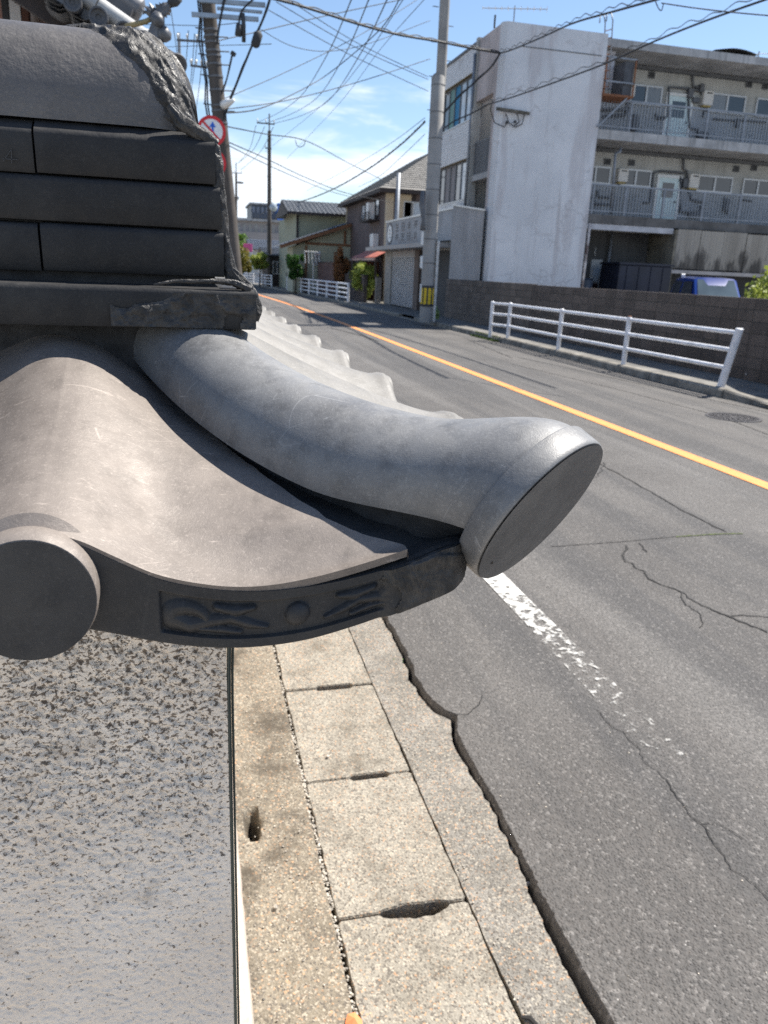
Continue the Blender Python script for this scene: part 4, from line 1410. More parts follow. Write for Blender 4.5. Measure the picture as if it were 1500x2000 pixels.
# white column and drain pipe beside it
MB().box(Xl - 0.06, Xl + 0.2, 26.52, 26.7, 3.4, AT + 0.05).build('corner_column', M_apt, apt)
MB().cyl((Xl - 0.1, 26.62, 3.4), (Xl - 0.1, 26.62, AT - 0.4), 0.05, n=8).build('drain_pipe', M_grey, apt, smooth=True)
# tiled street face
WY0, WY1 = 26.72, 31.6
for z0, z1 in ((3.4, 4.12), (5.42, 6.62), (8.02, AT - 0.08)):
    MB().box(Xl + 0.02, Xl + 0.3, WY0, WY1, z0, z1).build('tile_wall', M_wtile, apt)
MB().box(Xl - 0.02, Xl + 0.4, 26.72, WY1 + 0.04, AT - 0.08, AT).build('roof_edge', M_dgrey, apt)
def street_window(z0, z1, cols):
    y0, y1 = WY0, WY1
    w_ = MB()
    x = Xl + 0.13
    w_.box(x, x + 0.08, y0, y1, z0, z0 + 0.05).box(x, x + 0.08, y0, y1, z1 - 0.05, z1)
    n = len(cols)
    for i in range(n + 1):
        yv = y0 + (y1 - y0) * i / n
        w_.box(x, x + 0.08, max(y0, yv - 0.03), min(y1, yv + 0.03), z0 + 0.05, z1 - 0.05)
    wo_ = w_.build('window', M_dgrey, apt)
    for i, c in enumerate(cols):
        a, b = y0 + (y1 - y0) * i / n + 0.03, y0 + (y1 - y0) * (i + 1) / n - 0.03
        MB().box(x + 0.03, x + 0.05, a, b, z0 + 0.05, z1 - 0.05).build('pane', c, wo_)
    MB().box(Xl + 0.0, Xl + 0.13, y0, y1, z0 - 0.04, z0).build('sill', M_alu, wo_)
    MB().box(Xl + 0.03, Xl + 0.13, y0, y1, z1, z1 + 0.02).build('soffit', simple('brown_soffit', (0.2, 0.15, 0.07), 0.8), wo_)
M_blue = simple('blue_curtain', (0.02, 0.2, 0.38), 0.7, 0.15, 2)
M_green = simple('green_curtain', (0.16, 0.3, 0.28), 0.7, 0.2, 2)
M_taupe = simple('taupe_blind', (0.24, 0.22, 0.22), 0.7, 0.1, 2)
street_window(6.62, 8.0, [M_gpale, M_gpale, M_gpale, M_blue, M_green, M_glass, M_taupe, M_glass])
street_window(4.12, 5.4, [M_gpale, M_gpale, M_glass2, M_taupe, M_taupe, M_glass, M_taupe, M_glass])
MB().box(Xl + 0.3, 24.0, 26.75, WY1, SW, AT - 0.09).build('inner_body', M_apt, apt)
MB().box(Xr - 0.1, 24.0, AF, 26.74, 3.3, 8.6).build('gallery_wall', M_apt, apt)
# galleries
BXR = 24.0
GY = 24.9
def slab(z0, z1, y0, name='gallery_slab', mat=None):
    return MB().box(Xr - 0.05, BXR, y0, AF - 0.002, z0, z1).build(name, mat or M_slab, apt)
slab(3.45, 3.73, GY, mat=simple('shaded_stained_slab', (0.13, 0.125, 0.12), 0.9, 0.4, 1.2, streak=0.6))  # dark colour holds this slab's shade together with its stains
slab(6.0, 6.28, GY)
slab(8.62, 8.85, GY - 0.02, name='roof_slab')
for z in (5.88, 8.5):
    MB().box(Xr, BXR, AF - 0.16, AF - 0.002, z, z + 0.1).build('soffit_beam', M_dgrey, apt)
M_rib = simple('ribbed_siding', (0.35, 0.37, 0.4), 0.7, 0.12, 1)
def gallery_rail(zf, zt, posts, first):
    MB().box(first, BXR, GY + 0.04, GY + 0.1, zt - 0.05, zt).build('handrail', M_grey, apt)
    MB().box(first, BXR, GY + 0.05, GY + 0.08, zf + 0.1, zf + 0.13).build('bottom_rail', M_grey, apt)
    for x in posts:
        MB().box(x - 0.025, x + 0.025, GY + 0.045, GY + 0.095, zf, zt - 0.05).build('rail_post', M_grey, apt)
    mb = MB()
    x = first + 0.06
    while x < BXR:
        mb.box(x - 0.008, x + 0.008, GY + 0.06, GY + 0.075, zf + 0.13, zt - 0.05)
        x += 0.11
    mb.build('balusters', M_grey, apt, kind='stuff')
gallery_rail(6.28, 7.2, [P(x, 230, Y=GY).x for x in (1233, 1309, 1384, 1458)] + [20.6, 22.2], P(1172, 230, Y=GY).x)
gallery_rail(3.73, 4.68, [P(x, 400, Y=GY).x for x in (1158, 1222, 1297, 1375, 1447)] + [21.4, 22.8], P(1146, 400, Y=GY).x)
# ribbed dado behind the rails
for zf in (3.73, 6.28):
    mb = MB()
    x = 13.0
    while x < BXR:
        mb.box(x, x + 0.07, AF - 0.02, AF - 0.001, zf, zf + 1.15)
        x += 0.12
    mb.build('ribbed_dado', M_rib, apt, kind='stuff')
def win(x0, x1, z0, z1, mats, face=AF, parent=None):
    par = parent or apt
    f = MB()
    y = face - 0.06
    f.box(x0 - 0.05, x1 + 0.05, y, face - 0.001, z1, z1 + 0.05).box(x0 - 0.05, x1 + 0.05, y - 0.03, face - 0.001, z0 - 0.06, z0)
    f.box(x0 - 0.05, x0, y, face - 0.001, z0, z1).box(x1, x1 + 0.05, y, face - 0.001, z0, z1)
    xm = (x0 + x1) / 2
    f.box(xm - 0.03, xm + 0.03, y - 0.01, face - 0.001, z0, z1)
    fo = f.build('window', M_alu, par)
    for a, b, mt in ((x0, xm - 0.03, mats[0]), (xm + 0.03, x1, mats[1])):
        MB().box(a, b, y + 0.025, face - 0.002, z0, z1).build('pane', mt, fo)
    return fo
for (za, zb_), mm in (((7.5, 8.0), 0), ((4.9, 5.36), 1)):
    for a, b, m0, m1 in ((14.84, 15.95, M_glass, M_glass2), (17.9, 19.28, M_glass2, M_glass), (19.82, 21.0, M_glass, M_glass2)):
        if mm:
            m0, m1 = M_glass, M_glass
        win(a, b, za, zb_, (m0, m1))
win(13.3, 14.36, 4.9, 5.36, (M_glass, M_glass))
def door(x0, x1, z0, z1):
    d = MB().box(x0, x1, AF - 0.05, AF - 0.002, z0, z1).build('door', M_mint, apt)
    f = MB().box(x0 - 0.09, x0, AF - 0.08, AF - 0.002, z0, z1).box(x1, x1 + 0.09, AF - 0.08, AF - 0.002, z0, z1).box(x0 - 0.09, x1 + 0.09, AF - 0.08, AF - 0.002, z1, z1 + 0.09)
    f.build('door_frame', M_white, d)
    h = z1 - z0
    MB().box(x0 + 0.17, x1 - 0.17, AF - 0.06, AF - 0.03, z0 + h * 0.56, z1 - 0.16).build('pane', M_glass, d)
    MB().box(x0 + 0.17, x1 - 0.17, AF - 0.065, AF - 0.06, z0 + h * 0.73, z0 + h * 0.745).build('glazing_bar', M_mint, d)
    for i in range(5):
        xx_ = x0 + 0.12 + (x1 - x0 - 0.24) * i / 4
        MB().box(xx_ - 0.006, xx_ + 0.006, AF - 0.056, AF - 0.05, z0 + 0.06, z0 + h * 0.5).build('door_batten', M_white, d)
    MB().ball((x1 - 0.08, AF - 0.09, z0 + h * 0.47), 0.035, 8, 5).build('handle', M_dgrey, d, smooth=True)
door(16.27, 17.13, 6.3, 7.82)
door(16.33, 17.13, 3.75, 5.22)
def heater(x0, z0, z1, w_=0.4):
    h = MB().bbox(x0, x0 + w_, AF - 0.24, AF - 0.002, z0, z1, 0.02).build('water_heater', M_heat, apt)
    MB().box(x0 + 0.1, x0 + w_ - 0.08, AF - 0.246, AF - 0.241, z1 - 0.1, z1 - 0.06).build('heater_vent', M_dk, h)
    MB().box(x0 + 0.05, x0 + w_ - 0.05, AF - 0.2, AF - 0.05, z0 - 0.05, z0).build('heater_base', simple('mustard_trim', (0.4, 0.3, 0.1), 0.7), h)
heater(17.5, 7.6, 8.06)
heater(17.44, 4.93, 5.4)
heater(14.46, 7.62, 8.0)
heater(P(1202, 340, Y=AF).x, 4.95, 5.38, 0.38)
for x, y in ((1272, 147), (1462, 165), (1494, 169), (1233, 318), (1437, 330), (1472, 328), (1186, 316)):
    q = P(x, y, Y=AF)
    v = MB().box(q.x - 0.12, q.x + 0.12, AF - 0.05, AF - 0.002, q.z - 0.1, q.z + 0.1).build('vent', M_dgrey, apt)
    MB().box(q.x - 0.09, q.x + 0.09, AF - 0.052, AF - 0.0505, q.z - 0.075, q.z + 0.075).build('vent_mouth', M_dk, v)
def pipe(pxs, r=0.04, Y=AF - 0.07, mat=None, name='pipe'):
    MB().tube([P(x, y, Y=Y) for x, y in pxs], r, 6).build(name, mat or M_dgrey, apt, smooth=True)
pipe([(1352, 140), (1354, 168), (1368, 172), (1372, 190)])
pipe([(1282, 222), (1282, 232), (1303, 228), (1307, 170), (1345, 173), (1370, 178), (1378, 182)], 0.045)
pipe([(1283, 230), (1300, 231)], 0.045)
pipe([(1344, 178), (1346, 250), (1362, 252), (1364, 262)], 0.045)
pipe([(1380, 205), (1375, 225), (1372, 228)], 0.045)
pipe([(1172, 215), (1225, 214), (1226, 200)], 0.05)
pipe([(1178, 228), (1222, 224), (1228, 210)], 0.05)
pipe([(1335, 298), (1335, 330), (1342, 334), (1342, 352)], 0.045)
pipe([(1256, 396), (1270, 395), (1274, 366), (1276, 338), (1290, 334), (1336, 338)], 0.04)
pipe([(1329, 345), (1328, 413), (1365, 416), (1368, 402)], 0.045)
pipe([(1346, 370), (1350, 390), (1372, 395)], 0.045)
pipe([(1157, 384), (1160, 398), (1196, 400), (1198, 375)], 0.04)
pipe([(1168, 372), (1168, 384), (1190, 386)], 0.04)
pipe([(1213, 288), (1211, 297), (1202, 300), (1194, 418)], 0.05, Y=GY + 0.3, mat=M_grey, name='drain_pipe')
for pxs in ([(1392, 232), (1438, 236), (1441, 250)], [(1440, 234), (1497, 239)], [(1414, 385), (1418, 392), (1420, 418)], [(1452, 390), (1470, 393)]):
    pipe(pxs, 0.03)
for x, y, w_, hh in ((1239, 240, 0.22, 0.5), (1372, 264, 0.42, 0.2), (1440, 240, 0.12, 0.25), (1418, 400, 0.14, 0.42), (1348, 182, 0.2, 0.3), (1370, 172, 0.16, 0.25), (1338, 358, 0.2, 0.3), (1356, 420, 0.5, 0.12), (1358, 196, 0.26, 0.16)):
    q = P(x, y, Y=AF - 0.1)
    MB().bbox(q.x - w_ / 2, q.x + w_ / 2, AF - 0.18, AF - 0.022, q.z - hh / 2, q.z + hh / 2, 0.015).build('meter_box', M_dgrey, apt)
# rusty roof ladder with cage and its platform in the corner
lad = thing('roof_ladder', (13.3, 24.4, 6.9), 'rusty roof ladder and caged platform at the inner corner of the top gallery', 'ladder')
mb = MB()
A = [P(x, y, Y=24.7) for x, y in ((1176, 185), (1182, 45), (1180, 30), (1173, 28), (1171, 45))]
B = [P(x, y, Y=24.7) for x, y in ((1188, 185), (1197, 40), (1194, 26), (1186, 26), (1184, 42))]
for ps in (A, B):
    MB().tube(ps, 0.022, 6).build('side_rail', M_grey, lad, smooth=True)
for i in range(9):
    k = i / 9
    MB().cyl(A[0].lerp(A[1], k), B[0].lerp(B[1], k), 0.014, n=6).build('rung', M_rust, lad)
p0, p1 = P(1168, 186, Y=24.75), P(1226, 190, Y=24.75)
zpl = p0.z
MB().box(p0.x, p1.x, 24.4, 25.3, zpl - 0.06, zpl).build('platform', M_rust, lad)
MB().beam((p0.x - 0.05, 24.45, zpl - 0.95), (p0.x + 0.85, 24.45, zpl - 0.06), 0.05, 0.05).build('brace', M_grey, lad)
zt = P(1200, 118, Y=24.75).z
for xx_ in (p0.x + 0.02, p1.x - 0.02):
    MB().box(xx_ - 0.02, xx_ + 0.02, 24.42, 24.46, zpl, zt).build('cage_post', M_rust, lad)
for zz_ in (zt, zpl + 0.35):
    MB().box(p0.x, p1.x, 24.42, 24.455, zz_ - 0.02, zz_ + 0.02).build('cage_rail', M_grey, lad)
MB().box(p1.x - 0.35, p1.x - 0.04, 24.5, 25.25, zpl + 0.01, zt - 0.05).build('side_screen', simple('dark_screen', (0.07, 0.075, 0.085), 0.7), lad)
MB().box(p0.x, p1.x - 0.36, 25.2, 25.28, zpl + 0.3, AT - 0.25).build('back_panel', simple('lilac_panel', (0.48, 0.48, 0.52), 0.6, 0.15, 1), lad)
# ground floor bay
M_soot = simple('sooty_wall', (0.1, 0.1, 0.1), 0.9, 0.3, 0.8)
MB().box(Xr - 0.1, 24, 29.0, 29.2, SW, 3.45).build('bay_back_wall', simple('bay_back_render', (0.22, 0.225, 0.23), 0.9, 0.25, 0.7), apt) if False else None
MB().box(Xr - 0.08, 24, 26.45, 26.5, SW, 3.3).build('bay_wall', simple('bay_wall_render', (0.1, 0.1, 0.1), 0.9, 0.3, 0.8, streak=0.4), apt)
q = P(1130, 500, Y=24.72)
MB().cyl((12.86, 24.66, SW), (12.9, 24.66, 3.42), 0.05, n=8).build('rusted_post', simple('peeling_red_post', (0.36, 0.2, 0.16), 0.8, 0.7, 3, tint=(0.55, 0.5, 0.46)), apt, smooth=True)
MB().box(12.95, 16.2, 24.92, 25.1, 3.26, 3.44).build('bay_beam', simple('bay_beam_paint', (0.5, 0.5, 0.52), 0.7, 0.2, 2), apt)
# weathered corrugated screen
pm = []
def screen_mat():
    mt, t, b = nodes_of('weathered_corrugated_board')
    g = NG(t)
    c = g.mix(g.ramp(g.noise(1.0, 4, vec=g.map((1.6, 1, 0.15))), 0.35, 0.65), (0.26, 0.235, 0.2), (0.36, 0.33, 0.285))
    st = g.math('ADD', g.noise(1.0, 6, 0.65, vec=g.map((2.2, 1, 0.7))), g.ramp(g.axis(2), 2.1, 3.2, 0.13, -0.1))
    c = g.mix(g.ramp(st, 0.48, 0.66, 0, 0.85), c, (0.045, 0.04, 0.036))
    g.put(b.inputs['Base Color'], c)
    b.inputs['Roughness'].default_value = 0.9
    return mt
M_screen = screen_mat()
x = 16.3
while x < 23.9:
    wv_ = 0.92
    n = 24
    xs2 = np.linspace(x, x + wv_ - 0.01, n)
    jz = rnd.uniform(-0.03, 0.02)
    yw = 24.78 + rnd.uniform(-0.01, 0.01) + 0.018 * np.sin(xs2 * 2 * np.pi / 0.13)
    G = np.array([[(a, b, z) for a, b in zip(xs2, yw)] for z in (2.14 + jz, 3.42 + jz)])
    MB().grid(G).build('corrugated_sheet', M_screen, apt, smooth=True)
    x += wv_
MB().box(16.1, 24, 24.72, 24.86, 1.98, 2.1).build('screen_rail', simple('faded_timber_rail', (0.4, 0.37, 0.35), 0.8, 0.2, 2), apt)
MB().box(16.22, 16.3, 24.8, 26.4, 1.2, 3.4).build('bay_side_wall', simple('bay_side_boards', (0.2, 0.18, 0.14), 0.9, 0.4, 2), apt)
MB().box(16.3, 24, 25.6, 25.7, SW, 2.0).build('dark_space_sheet', M_dk, apt)  # dark sheet put in for the shaded space below the screen
# inner door of the bay
q0, q1 = P(1150, 552, Y=26.4), P(1178, 498, Y=26.4)
d = MB().box(q0.x, q1.x, 26.38, 26.44, SW, 2.35).build('service_door', simple('grey_service_door', (0.42, 0.43, 0.43), 0.6, 0.1, 2), apt)
MB().box(q0.x + 0.1, q1.x - 0.1, 26.365, 26.38, 1.1, 1.55).build('dark_panel', simple('maroon_panel', (0.05, 0.03, 0.035), 0.5), d)
MB().box(q0.x + 0.1, q1.x - 0.1, 26.365, 26.38, 1.6, 2.05).build('pane', M_gpale, d)
MB().box(q0.x + 0.1, q1.x - 0.35, 26.36, 26.378, 2.45, 2.75).build('notice_board', M_white, apt)
MB().cyl((P(1190, 500, Y=26.3).x, 26.3, SW), (P(1190, 500, Y=26.3).x, 26.3, 3.3), 0.05, n=8).build('drain_pipe', M_grey, apt, smooth=True)
# corrugated panel on the street side, above the brown wall
n = 120
yv = np.linspace(24.45, 27.65, n)
zt_ = np.interp(yv, [24.45, 27.65], [3.58, 3.95])
G = np.array([[(9.12 + 0.012 * math.sin(a * 2 * math.pi / 0.12), a, zz_ if k else 1.47) for a, zz_ in zip(yv, zt_)] for k in (0, 1)])
cp = MB().grid(G).build('corrugated_panel', simple('grey_corrugated_sheet', (0.36, 0.355, 0.36), 0.7, 0.15, 1.0, streak=0.4), apt, smooth=True)
MB().beam((9.1, 24.43, 3.6), (9.1, 27.68, 3.97), 0.06, 0.05).build('panel_cap', M_alu, cp)
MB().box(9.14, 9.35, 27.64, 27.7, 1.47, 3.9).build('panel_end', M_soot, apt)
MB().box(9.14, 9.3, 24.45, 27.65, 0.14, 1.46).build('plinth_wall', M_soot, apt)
# wire bracket on the blank wall
br = thing('wire_bracket', P(1000, 218, Y=BL - 0.1), 'weathered wire bracket with hanging loops fixed to the blank wall', 'wire bracket')
a, b = P(970, 212, Y=BL - 0.12), P(1034, 222, Y=BL - 0.12)
M_wood = simple('mossy_timber', (0.12, 0.11, 0.09), 0.9, 0.4, 6)
MB().beam(a, b, 0.09, 0.08).build('crossbar', M_wood, br)
M_cable = simple('cable_black', (0.02, 0.02, 0.022), 0.6, 0.2, 5)
for pxs in ([(962, 195), (958, 215), (966, 240), (985, 248), (990, 240)], [(988, 222), (994, 240), (1004, 247), (1012, 240)], [(1010, 222), (1014, 238), (1004, 247)], [(1024, 224), (1020, 242), (1006, 249)]):
    MB().tube([P(x_, y_, Y=BL - 0.1) for x_, y_ in pxs], 0.016, 6).build('wire_loop', M_cable, br, smooth=True)
for x_, y_ in ((990, 239), (1006, 238)):
    MB().ball(P(x_, y_, Y=BL - 0.1), 0.05, 8, 6).build('insulator', M_dk, br, smooth=True)
# things on the roof
def antenna(name, pos, hgt, ang, n, ln, label):
    t = thing(name, pos, label, 'antenna', None)
    p = Vector(pos)
    MB().cyl(p, p + Vector((0, 0, hgt)), 0.02, n=6).build('mast', M_grey, t)
    d = Vector((math.cos(ang), math.sin(ang), 0.02))
    s = Vector((-d.y, d.x, 0))
    top = p + Vector((0, 0, hgt - 0.08))
    MB().cyl(top - d * ln / 2, top + d * ln / 2, 0.014, n=6).build('boom', M_alu, t)
    for i in range(n):
        c_ = top + d * (ln * (i / (n - 1) - 0.5))
        w_ = 0.28 - 0.14 * i / n
        MB().cyl(c_ - s * w_, c_ + s * w_, 0.01, n=5).build('element', M_alu, t)
    return t
q = P(1003, 45, Y=26.0)
antenna('tv_antenna', (q.x, 26.0, AT - 0.02), 0.9, 2.75, 11, 2.0, 'television antenna with a long ribbed boom above the blank wall')
q = P(1482, 104, Y=25.6)
antenna('tv_antenna', (q.x, 25.6, 8.8), 0.42, -0.5, 5, 1.2, 'low bent antenna on the roof edge beside the black sheet')
MB_ = thing('roof_sheet', P(1415, 98, Y=25.6), 'sagging black sheet lying on the gallery roof edge', 'sheet')
q0, q1 = P(1380, 97, Y=25.5), P(1462, 106, Y=25.5)
xx, yy = np.meshgrid(np.linspace(q0.x, q1.x, 30), np.linspace(25.0, 26.2, 12))
zz = 8.93 + 0.1 * np.sin((xx - q0.x) / (q1.x - q0.x) * 3.1) + 0.05 * (fbm(xx * 2, yy * 2) - 0.5)
MB().grid(np.stack([xx, yy, zz], -1)).build('sheet_top', M_dk, MB_, smooth=True)
MB().box(q0.x + 0.1, q1.x - 0.1, 25.1, 26.1, 8.852, 8.92).build('sheet_frame', M_dk, MB_)
MB().cyl((P(965, 60, X=Xl).x, P(965, 60, X=Xl).y, AT), (Xl, P(965, 60, X=Xl).y, AT + 0.35), 0.03, n=6).build('roof_stub', M_dk, apt)

# dark steel storage box in the bay
q0, q1 = P(1206, 560, Y=24.3), P(1308, 560, Y=24.3)
bn = thing('storage_box', ((q0.x + q1.x) / 2, 25.0, SW - 0.03), 'dark navy steel storage box in the open ground-floor bay', 'storage box')
M_navy = simple('navy_steel', (0.012, 0.015, 0.03), 0.5, 0.3, 2)
zt_ = P(1250, 518, Y=24.3).z
MB().bbox(q0.x, q1.x, 24.3, 25.6, SW - 0.03, zt_, 0.03).build('body', M_navy, bn)
MB().box(q0.x - 0.03, q1.x + 0.03, 24.27, 25.62, zt_ + 0.001, zt_ + 0.07).build('lid', M_navy, bn)
for i in range(4):
    xx_ = q0.x + (q1.x - q0.x) * (0.15 + 0.23 * i)
    MB().box(xx_ - 0.03, xx_ + 0.03, 24.275, 24.298, SW, zt_ - 0.05).build('stiffener', M_navy, bn)
bt = thing('dustbin', P(1143, 550, Y=25.2) * 1, 'small blue-grey bin beside the rusted post', 'bin')
bt.location.z = SW - 0.03
p = bt.location
MB().tube([p, p + Vector((0, 0, 1.5)), p + Vector((0, 0, 1.55))], [0.2, 0.27, 0.25], 14).build('bin_body', simple('slate_plastic', (0.06, 0.075, 0.1), 0.5), bt, smooth=True, angle=40)
MB().cyl(p + Vector((0, 0, 1.551)), p + Vector((0, 0, 1.6)), 0.28, 0.2, 14).build('bin_lid', simple('slate_plastic', (0.06, 0.075, 0.1), 0.5), bt, smooth=True, angle=40)

# ---------------------------------------------------------------- blue car behind the wall
def car(pos, heading, label):
    t = thing('parked_car', pos, label, 'car')
    mt = simple('blue_car_paint', (0.004, 0.032, 0.21), 0.22, 0.05, 1)
    mt.node_tree.nodes['Principled BSDF'].inputs['Coat Weight'].default_value = 1.0
    rot = Matrix.Rotation(heading, 3, 'Z')
    W = lambda p: Vector(pos) + rot @ Vector(p)
    L_, hw = 3.4, 0.735
    # sections along the length: x, half width at sill, half width at top, sill z, belt z, top z
    st = [(-1.7, 0.66, 0.55, 0.35, 0.9, 1.0), (-1.66, 0.72, 0.58, 0.25, 0.95, 1.62), (-1.4, 0.735, 0.6, 0.22, 0.98, 1.74), (-0.6, 0.735, 0.61, 0.22, 0.97, 1.78), (0.25, 0.735, 0.6, 0.22, 0.95, 1.74),
          (0.95, 0.735, 0.66, 0.22, 0.95, 0.99), (1.45, 0.72, 0.62, 0.24, 0.84, 0.88), (1.68, 0.62, 0.5, 0.32, 0.62, 0.7)]
    G = []
    for x, wa, wt, z0, zb2, zt2 in st:
        row = []
        for sgn in (-1, 1):
            r_ = [(wa * 0.92, z0), (wa, z0 + 0.15), (wa, (z0 + zb2) / 2), (wa * 0.985, zb2), ((wa + wt) / 2, (zb2 + zt2) / 2 + 0.02), (wt, zt2 - 0.06), (wt * 0.86, zt2 - 0.012), (wt * 0.4, zt2)]
            if sgn == 1:
                r_ = r_[::-1]
            row += [tuple(W((x, sgn * a, z))) for a, z in r_]
        G.append(row)
    G = np.array(G)
    mb = MB().grid(G)
    mb.add([tuple(p) for p in G[0]], [tuple(range(16))]).add([tuple(p) for p in G[-1]], [tuple(range(16))])
    mb.build('body', mt, t, smooth=True, angle=35)
    wg = glass('windscreen_glass', (0.06, 0.08, 0.09), 0.03)
    mb = MB()
    fr = [W((0.285, -0.52, 1.68)), W((0.285, 0.52, 1.68)), W((0.92, 0.6, 1.02)), W((0.92, -0.6, 1.02))]
    nrm_ = (fr[1] - fr[0]).cross(fr[2] - fr[0]).normalized()
    if nrm_.z < 0:
        nrm_ = -nrm_
    mb.quad(*[p + nrm_ * 0.012 for p in fr]).build('windscreen', wg, t)
    for sgn in (-1, 1):
        for xa, xb in ((-1.45, -0.65), (-0.55, 0.25)):
            ps = []
            for x, z in ((xa, 1.02), (xb + (0.42 if xb > 0 else 0), 1.02), (xb, 1.62), (xa + 0.05, 1.62)):
                hw_ = 0.735 + (0.6 - 0.735) * (z - 0.96) / 0.75 + 0.022
                ps.append(W((x, sgn * hw_, z)))
            MB().quad(*ps).build('side_window', M_glass, t)
        m_ = MB().ball(W((0.62, sgn * 0.86, 1.08)), 0.1, 10, 6, (0.8, 1.1, 0.75))
        m_.build('mirror', mt, t, smooth=True)
        for x in (-1.15, 1.1):
            wh = MB().cyl(W((x, sgn * 0.56, 0.28)), W((x, sgn * 0.75, 0.28)), 0.28, n=20).build('wheel', simple('tyre_rubber', (0.02, 0.02, 0.02), 0.9), t, smooth=True, angle=40)
            MB().cyl(W((x, sgn * 0.752, 0.28)), W((x, sgn * 0.765, 0.28)), 0.18, n=16).build('rim', M_alu, wh, smooth=True, angle=40)
        MB().ball(W((1.58, sgn * 0.5, 0.72)), 0.12, 10, 6, (0.7, 1, 0.7)).build('headlight', M_gpale, t, smooth=True)
    for i in range(3):
        MB().cyl(W((-1.45 + i * 0.12, -0.45, 1.76)), W((-1.4 + i * 0.12, -0.45, 1.83)), 0.02, n=6).build('roof_fitting', M_white, t)
q = P(1392, 540, Y=20.6)
car((q.x, 20.6, SW - 0.03), R(-107), 'glossy blue car parked behind the dark block wall, only roof and windscreen showing')

# ---------------------------------------------------------------- foliage
def leaf_mat(name, c, lite):
    mt, t, b = nodes_of(name)
    g = NG(t)
    cc = g.mix(g.ramp(g.noise(2.2, 4), 0.3, 0.7), c, lite)
    cc = g.mix(g.ramp(g.noise(30, 3), 0.4, 0.7, 0, 0.5), cc, tuple(x * 0.55 for x in c))
    g.put(b.inputs['Base Color'], cc)
    b.inputs['Roughness'].default_value = 0.6
    b.inputs['Subsurface Weight'].default_value = 0.0
    tr = g.node('ShaderNodeBsdfTranslucent')
    g.put(tr.inputs['Color'], cc)
    ms = g.node('ShaderNodeMixShader')
    ms.inputs[0].default_value = 0.35
    out = t.nodes['Material Output']
    t.links.new(b.outputs[0], ms.inputs[1])
    t.links.new(tr.outputs[0], ms.inputs[2])
    t.links.new(ms.outputs[0], out.inputs['Surface'])
    return mt
def crown(c, rad, n, leaf, mat, parent, seed=0, name='crown', box=False):
    """leaf-sized faces in clumps through an uneven volume"""
    r_ = random.Random(seed)
    c = Vector(c)
    mb = MB()
    clumps = []
    for i in range(26):
        while True:
            v = Vector((r_.uniform(-1, 1), r_.uniform(-1, 1), r_.uniform(-1, 1)))
            if box or v.length < 1:
                break
        if not box and v.length > 0:
            v = v.normalized() * v.length ** 0.5
        clumps.append((v, r_.uniform(0.2, 0.45)))
    for i in range(n):
        v, cr = clumps[r_.randrange(len(clumps))]
        d = Vector((r_.gauss(0, 1), r_.gauss(0, 1), r_.gauss(0, 1)))
        d = d.normalized() * cr * r_.random() ** 0.4
        p = v * 0.8 + d
        if box:
            p = Vector((max(-1, min(1, p.x)), max(-1, min(1, p.y)), max(-1, min(1, p.z))))
        q = c + Vector((p.x * rad[0], p.y * rad[1], p.z * rad[2]))
        a = Vector((r_.uniform(-1, 1), r_.uniform(-1, 1), r_.uniform(-1, 1))).normalized()
        b = a.cross(Vector((r_.uniform(-1, 1), r_.uniform(-1, 1), r_.uniform(-1, 1)))).normalized()
        l = leaf * r_.uniform(0.6, 1.4)
        mb.add([q - a * l, q + b * l * 0.5, q + a * l, q - b * l * 0.5], [(0, 1, 2, 3)])
    return mb.build(name, mat, parent)
def plant(name, base, rad, hgt, n, leaf, mat, label, cat, group=None, seed=0, box=False, trunk=0.06):
    t = thing(name, base, label, cat, group)
    b = Vector(base)
    lean = Vector((rnd.uniform(-0.1, 0.1), rnd.uniform(-0.1, 0.1), 0))
    mb = MB().tube([b - Vector((0, 0, 0.05)), b + Vector((0, 0, hgt * 0.5)) + lean, b + Vector((0, 0, hgt)) + lean * 2], [trunk, trunk * 0.7, trunk * 0.3], 7)
    for i in range(5):
        a = i * 1.3 + seed
        s_ = b + Vector((0, 0, hgt * (0.35 + 0.1 * i))) + lean
        mb.tube([s_, s_ + Vector((math.cos(a) * rad[0] * 0.7, math.sin(a) * rad[1] * 0.7, rad[2] * 0.5))], [trunk * 0.45, trunk * 0.12], 5)
    mb.build('trunk', simple('bark', (0.08, 0.06, 0.045), 0.9, 0.4, 10), t, smooth=True)
    crown(b + Vector((0, 0, hgt)), rad, n, leaf, mat, t, seed, box=box)
    return t
M_lf1 = leaf_mat('bright_leaf', (0.07, 0.15, 0.02), (0.16, 0.26, 0.03))
M_lf2 = leaf_mat('dark_hedge_leaf', (0.035, 0.1, 0.018), (0.06, 0.16, 0.025))
M_lf3 = leaf_mat('golden_leaf', (0.13, 0.13, 0.015), (0.26, 0.21, 0.03))
M_lf4 = leaf_mat('rusty_leaf', (0.2, 0.09, 0.04), (0.33, 0.17, 0.07))
M_lf5 = leaf_mat('pale_yellow_leaf', (0.2, 0.26, 0.04), (0.34, 0.38, 0.08))
q = P(1496, 590, Y=14.5)
plant('garden_bush', (q.x + 0.1, 14.5, SW - 0.03), (0.75, 0.7, 0.75), 1.25, 2200, 0.06, M_lf5, 'pale leafy bush at the right edge, rising behind the dark block wall', 'bush', seed=3)
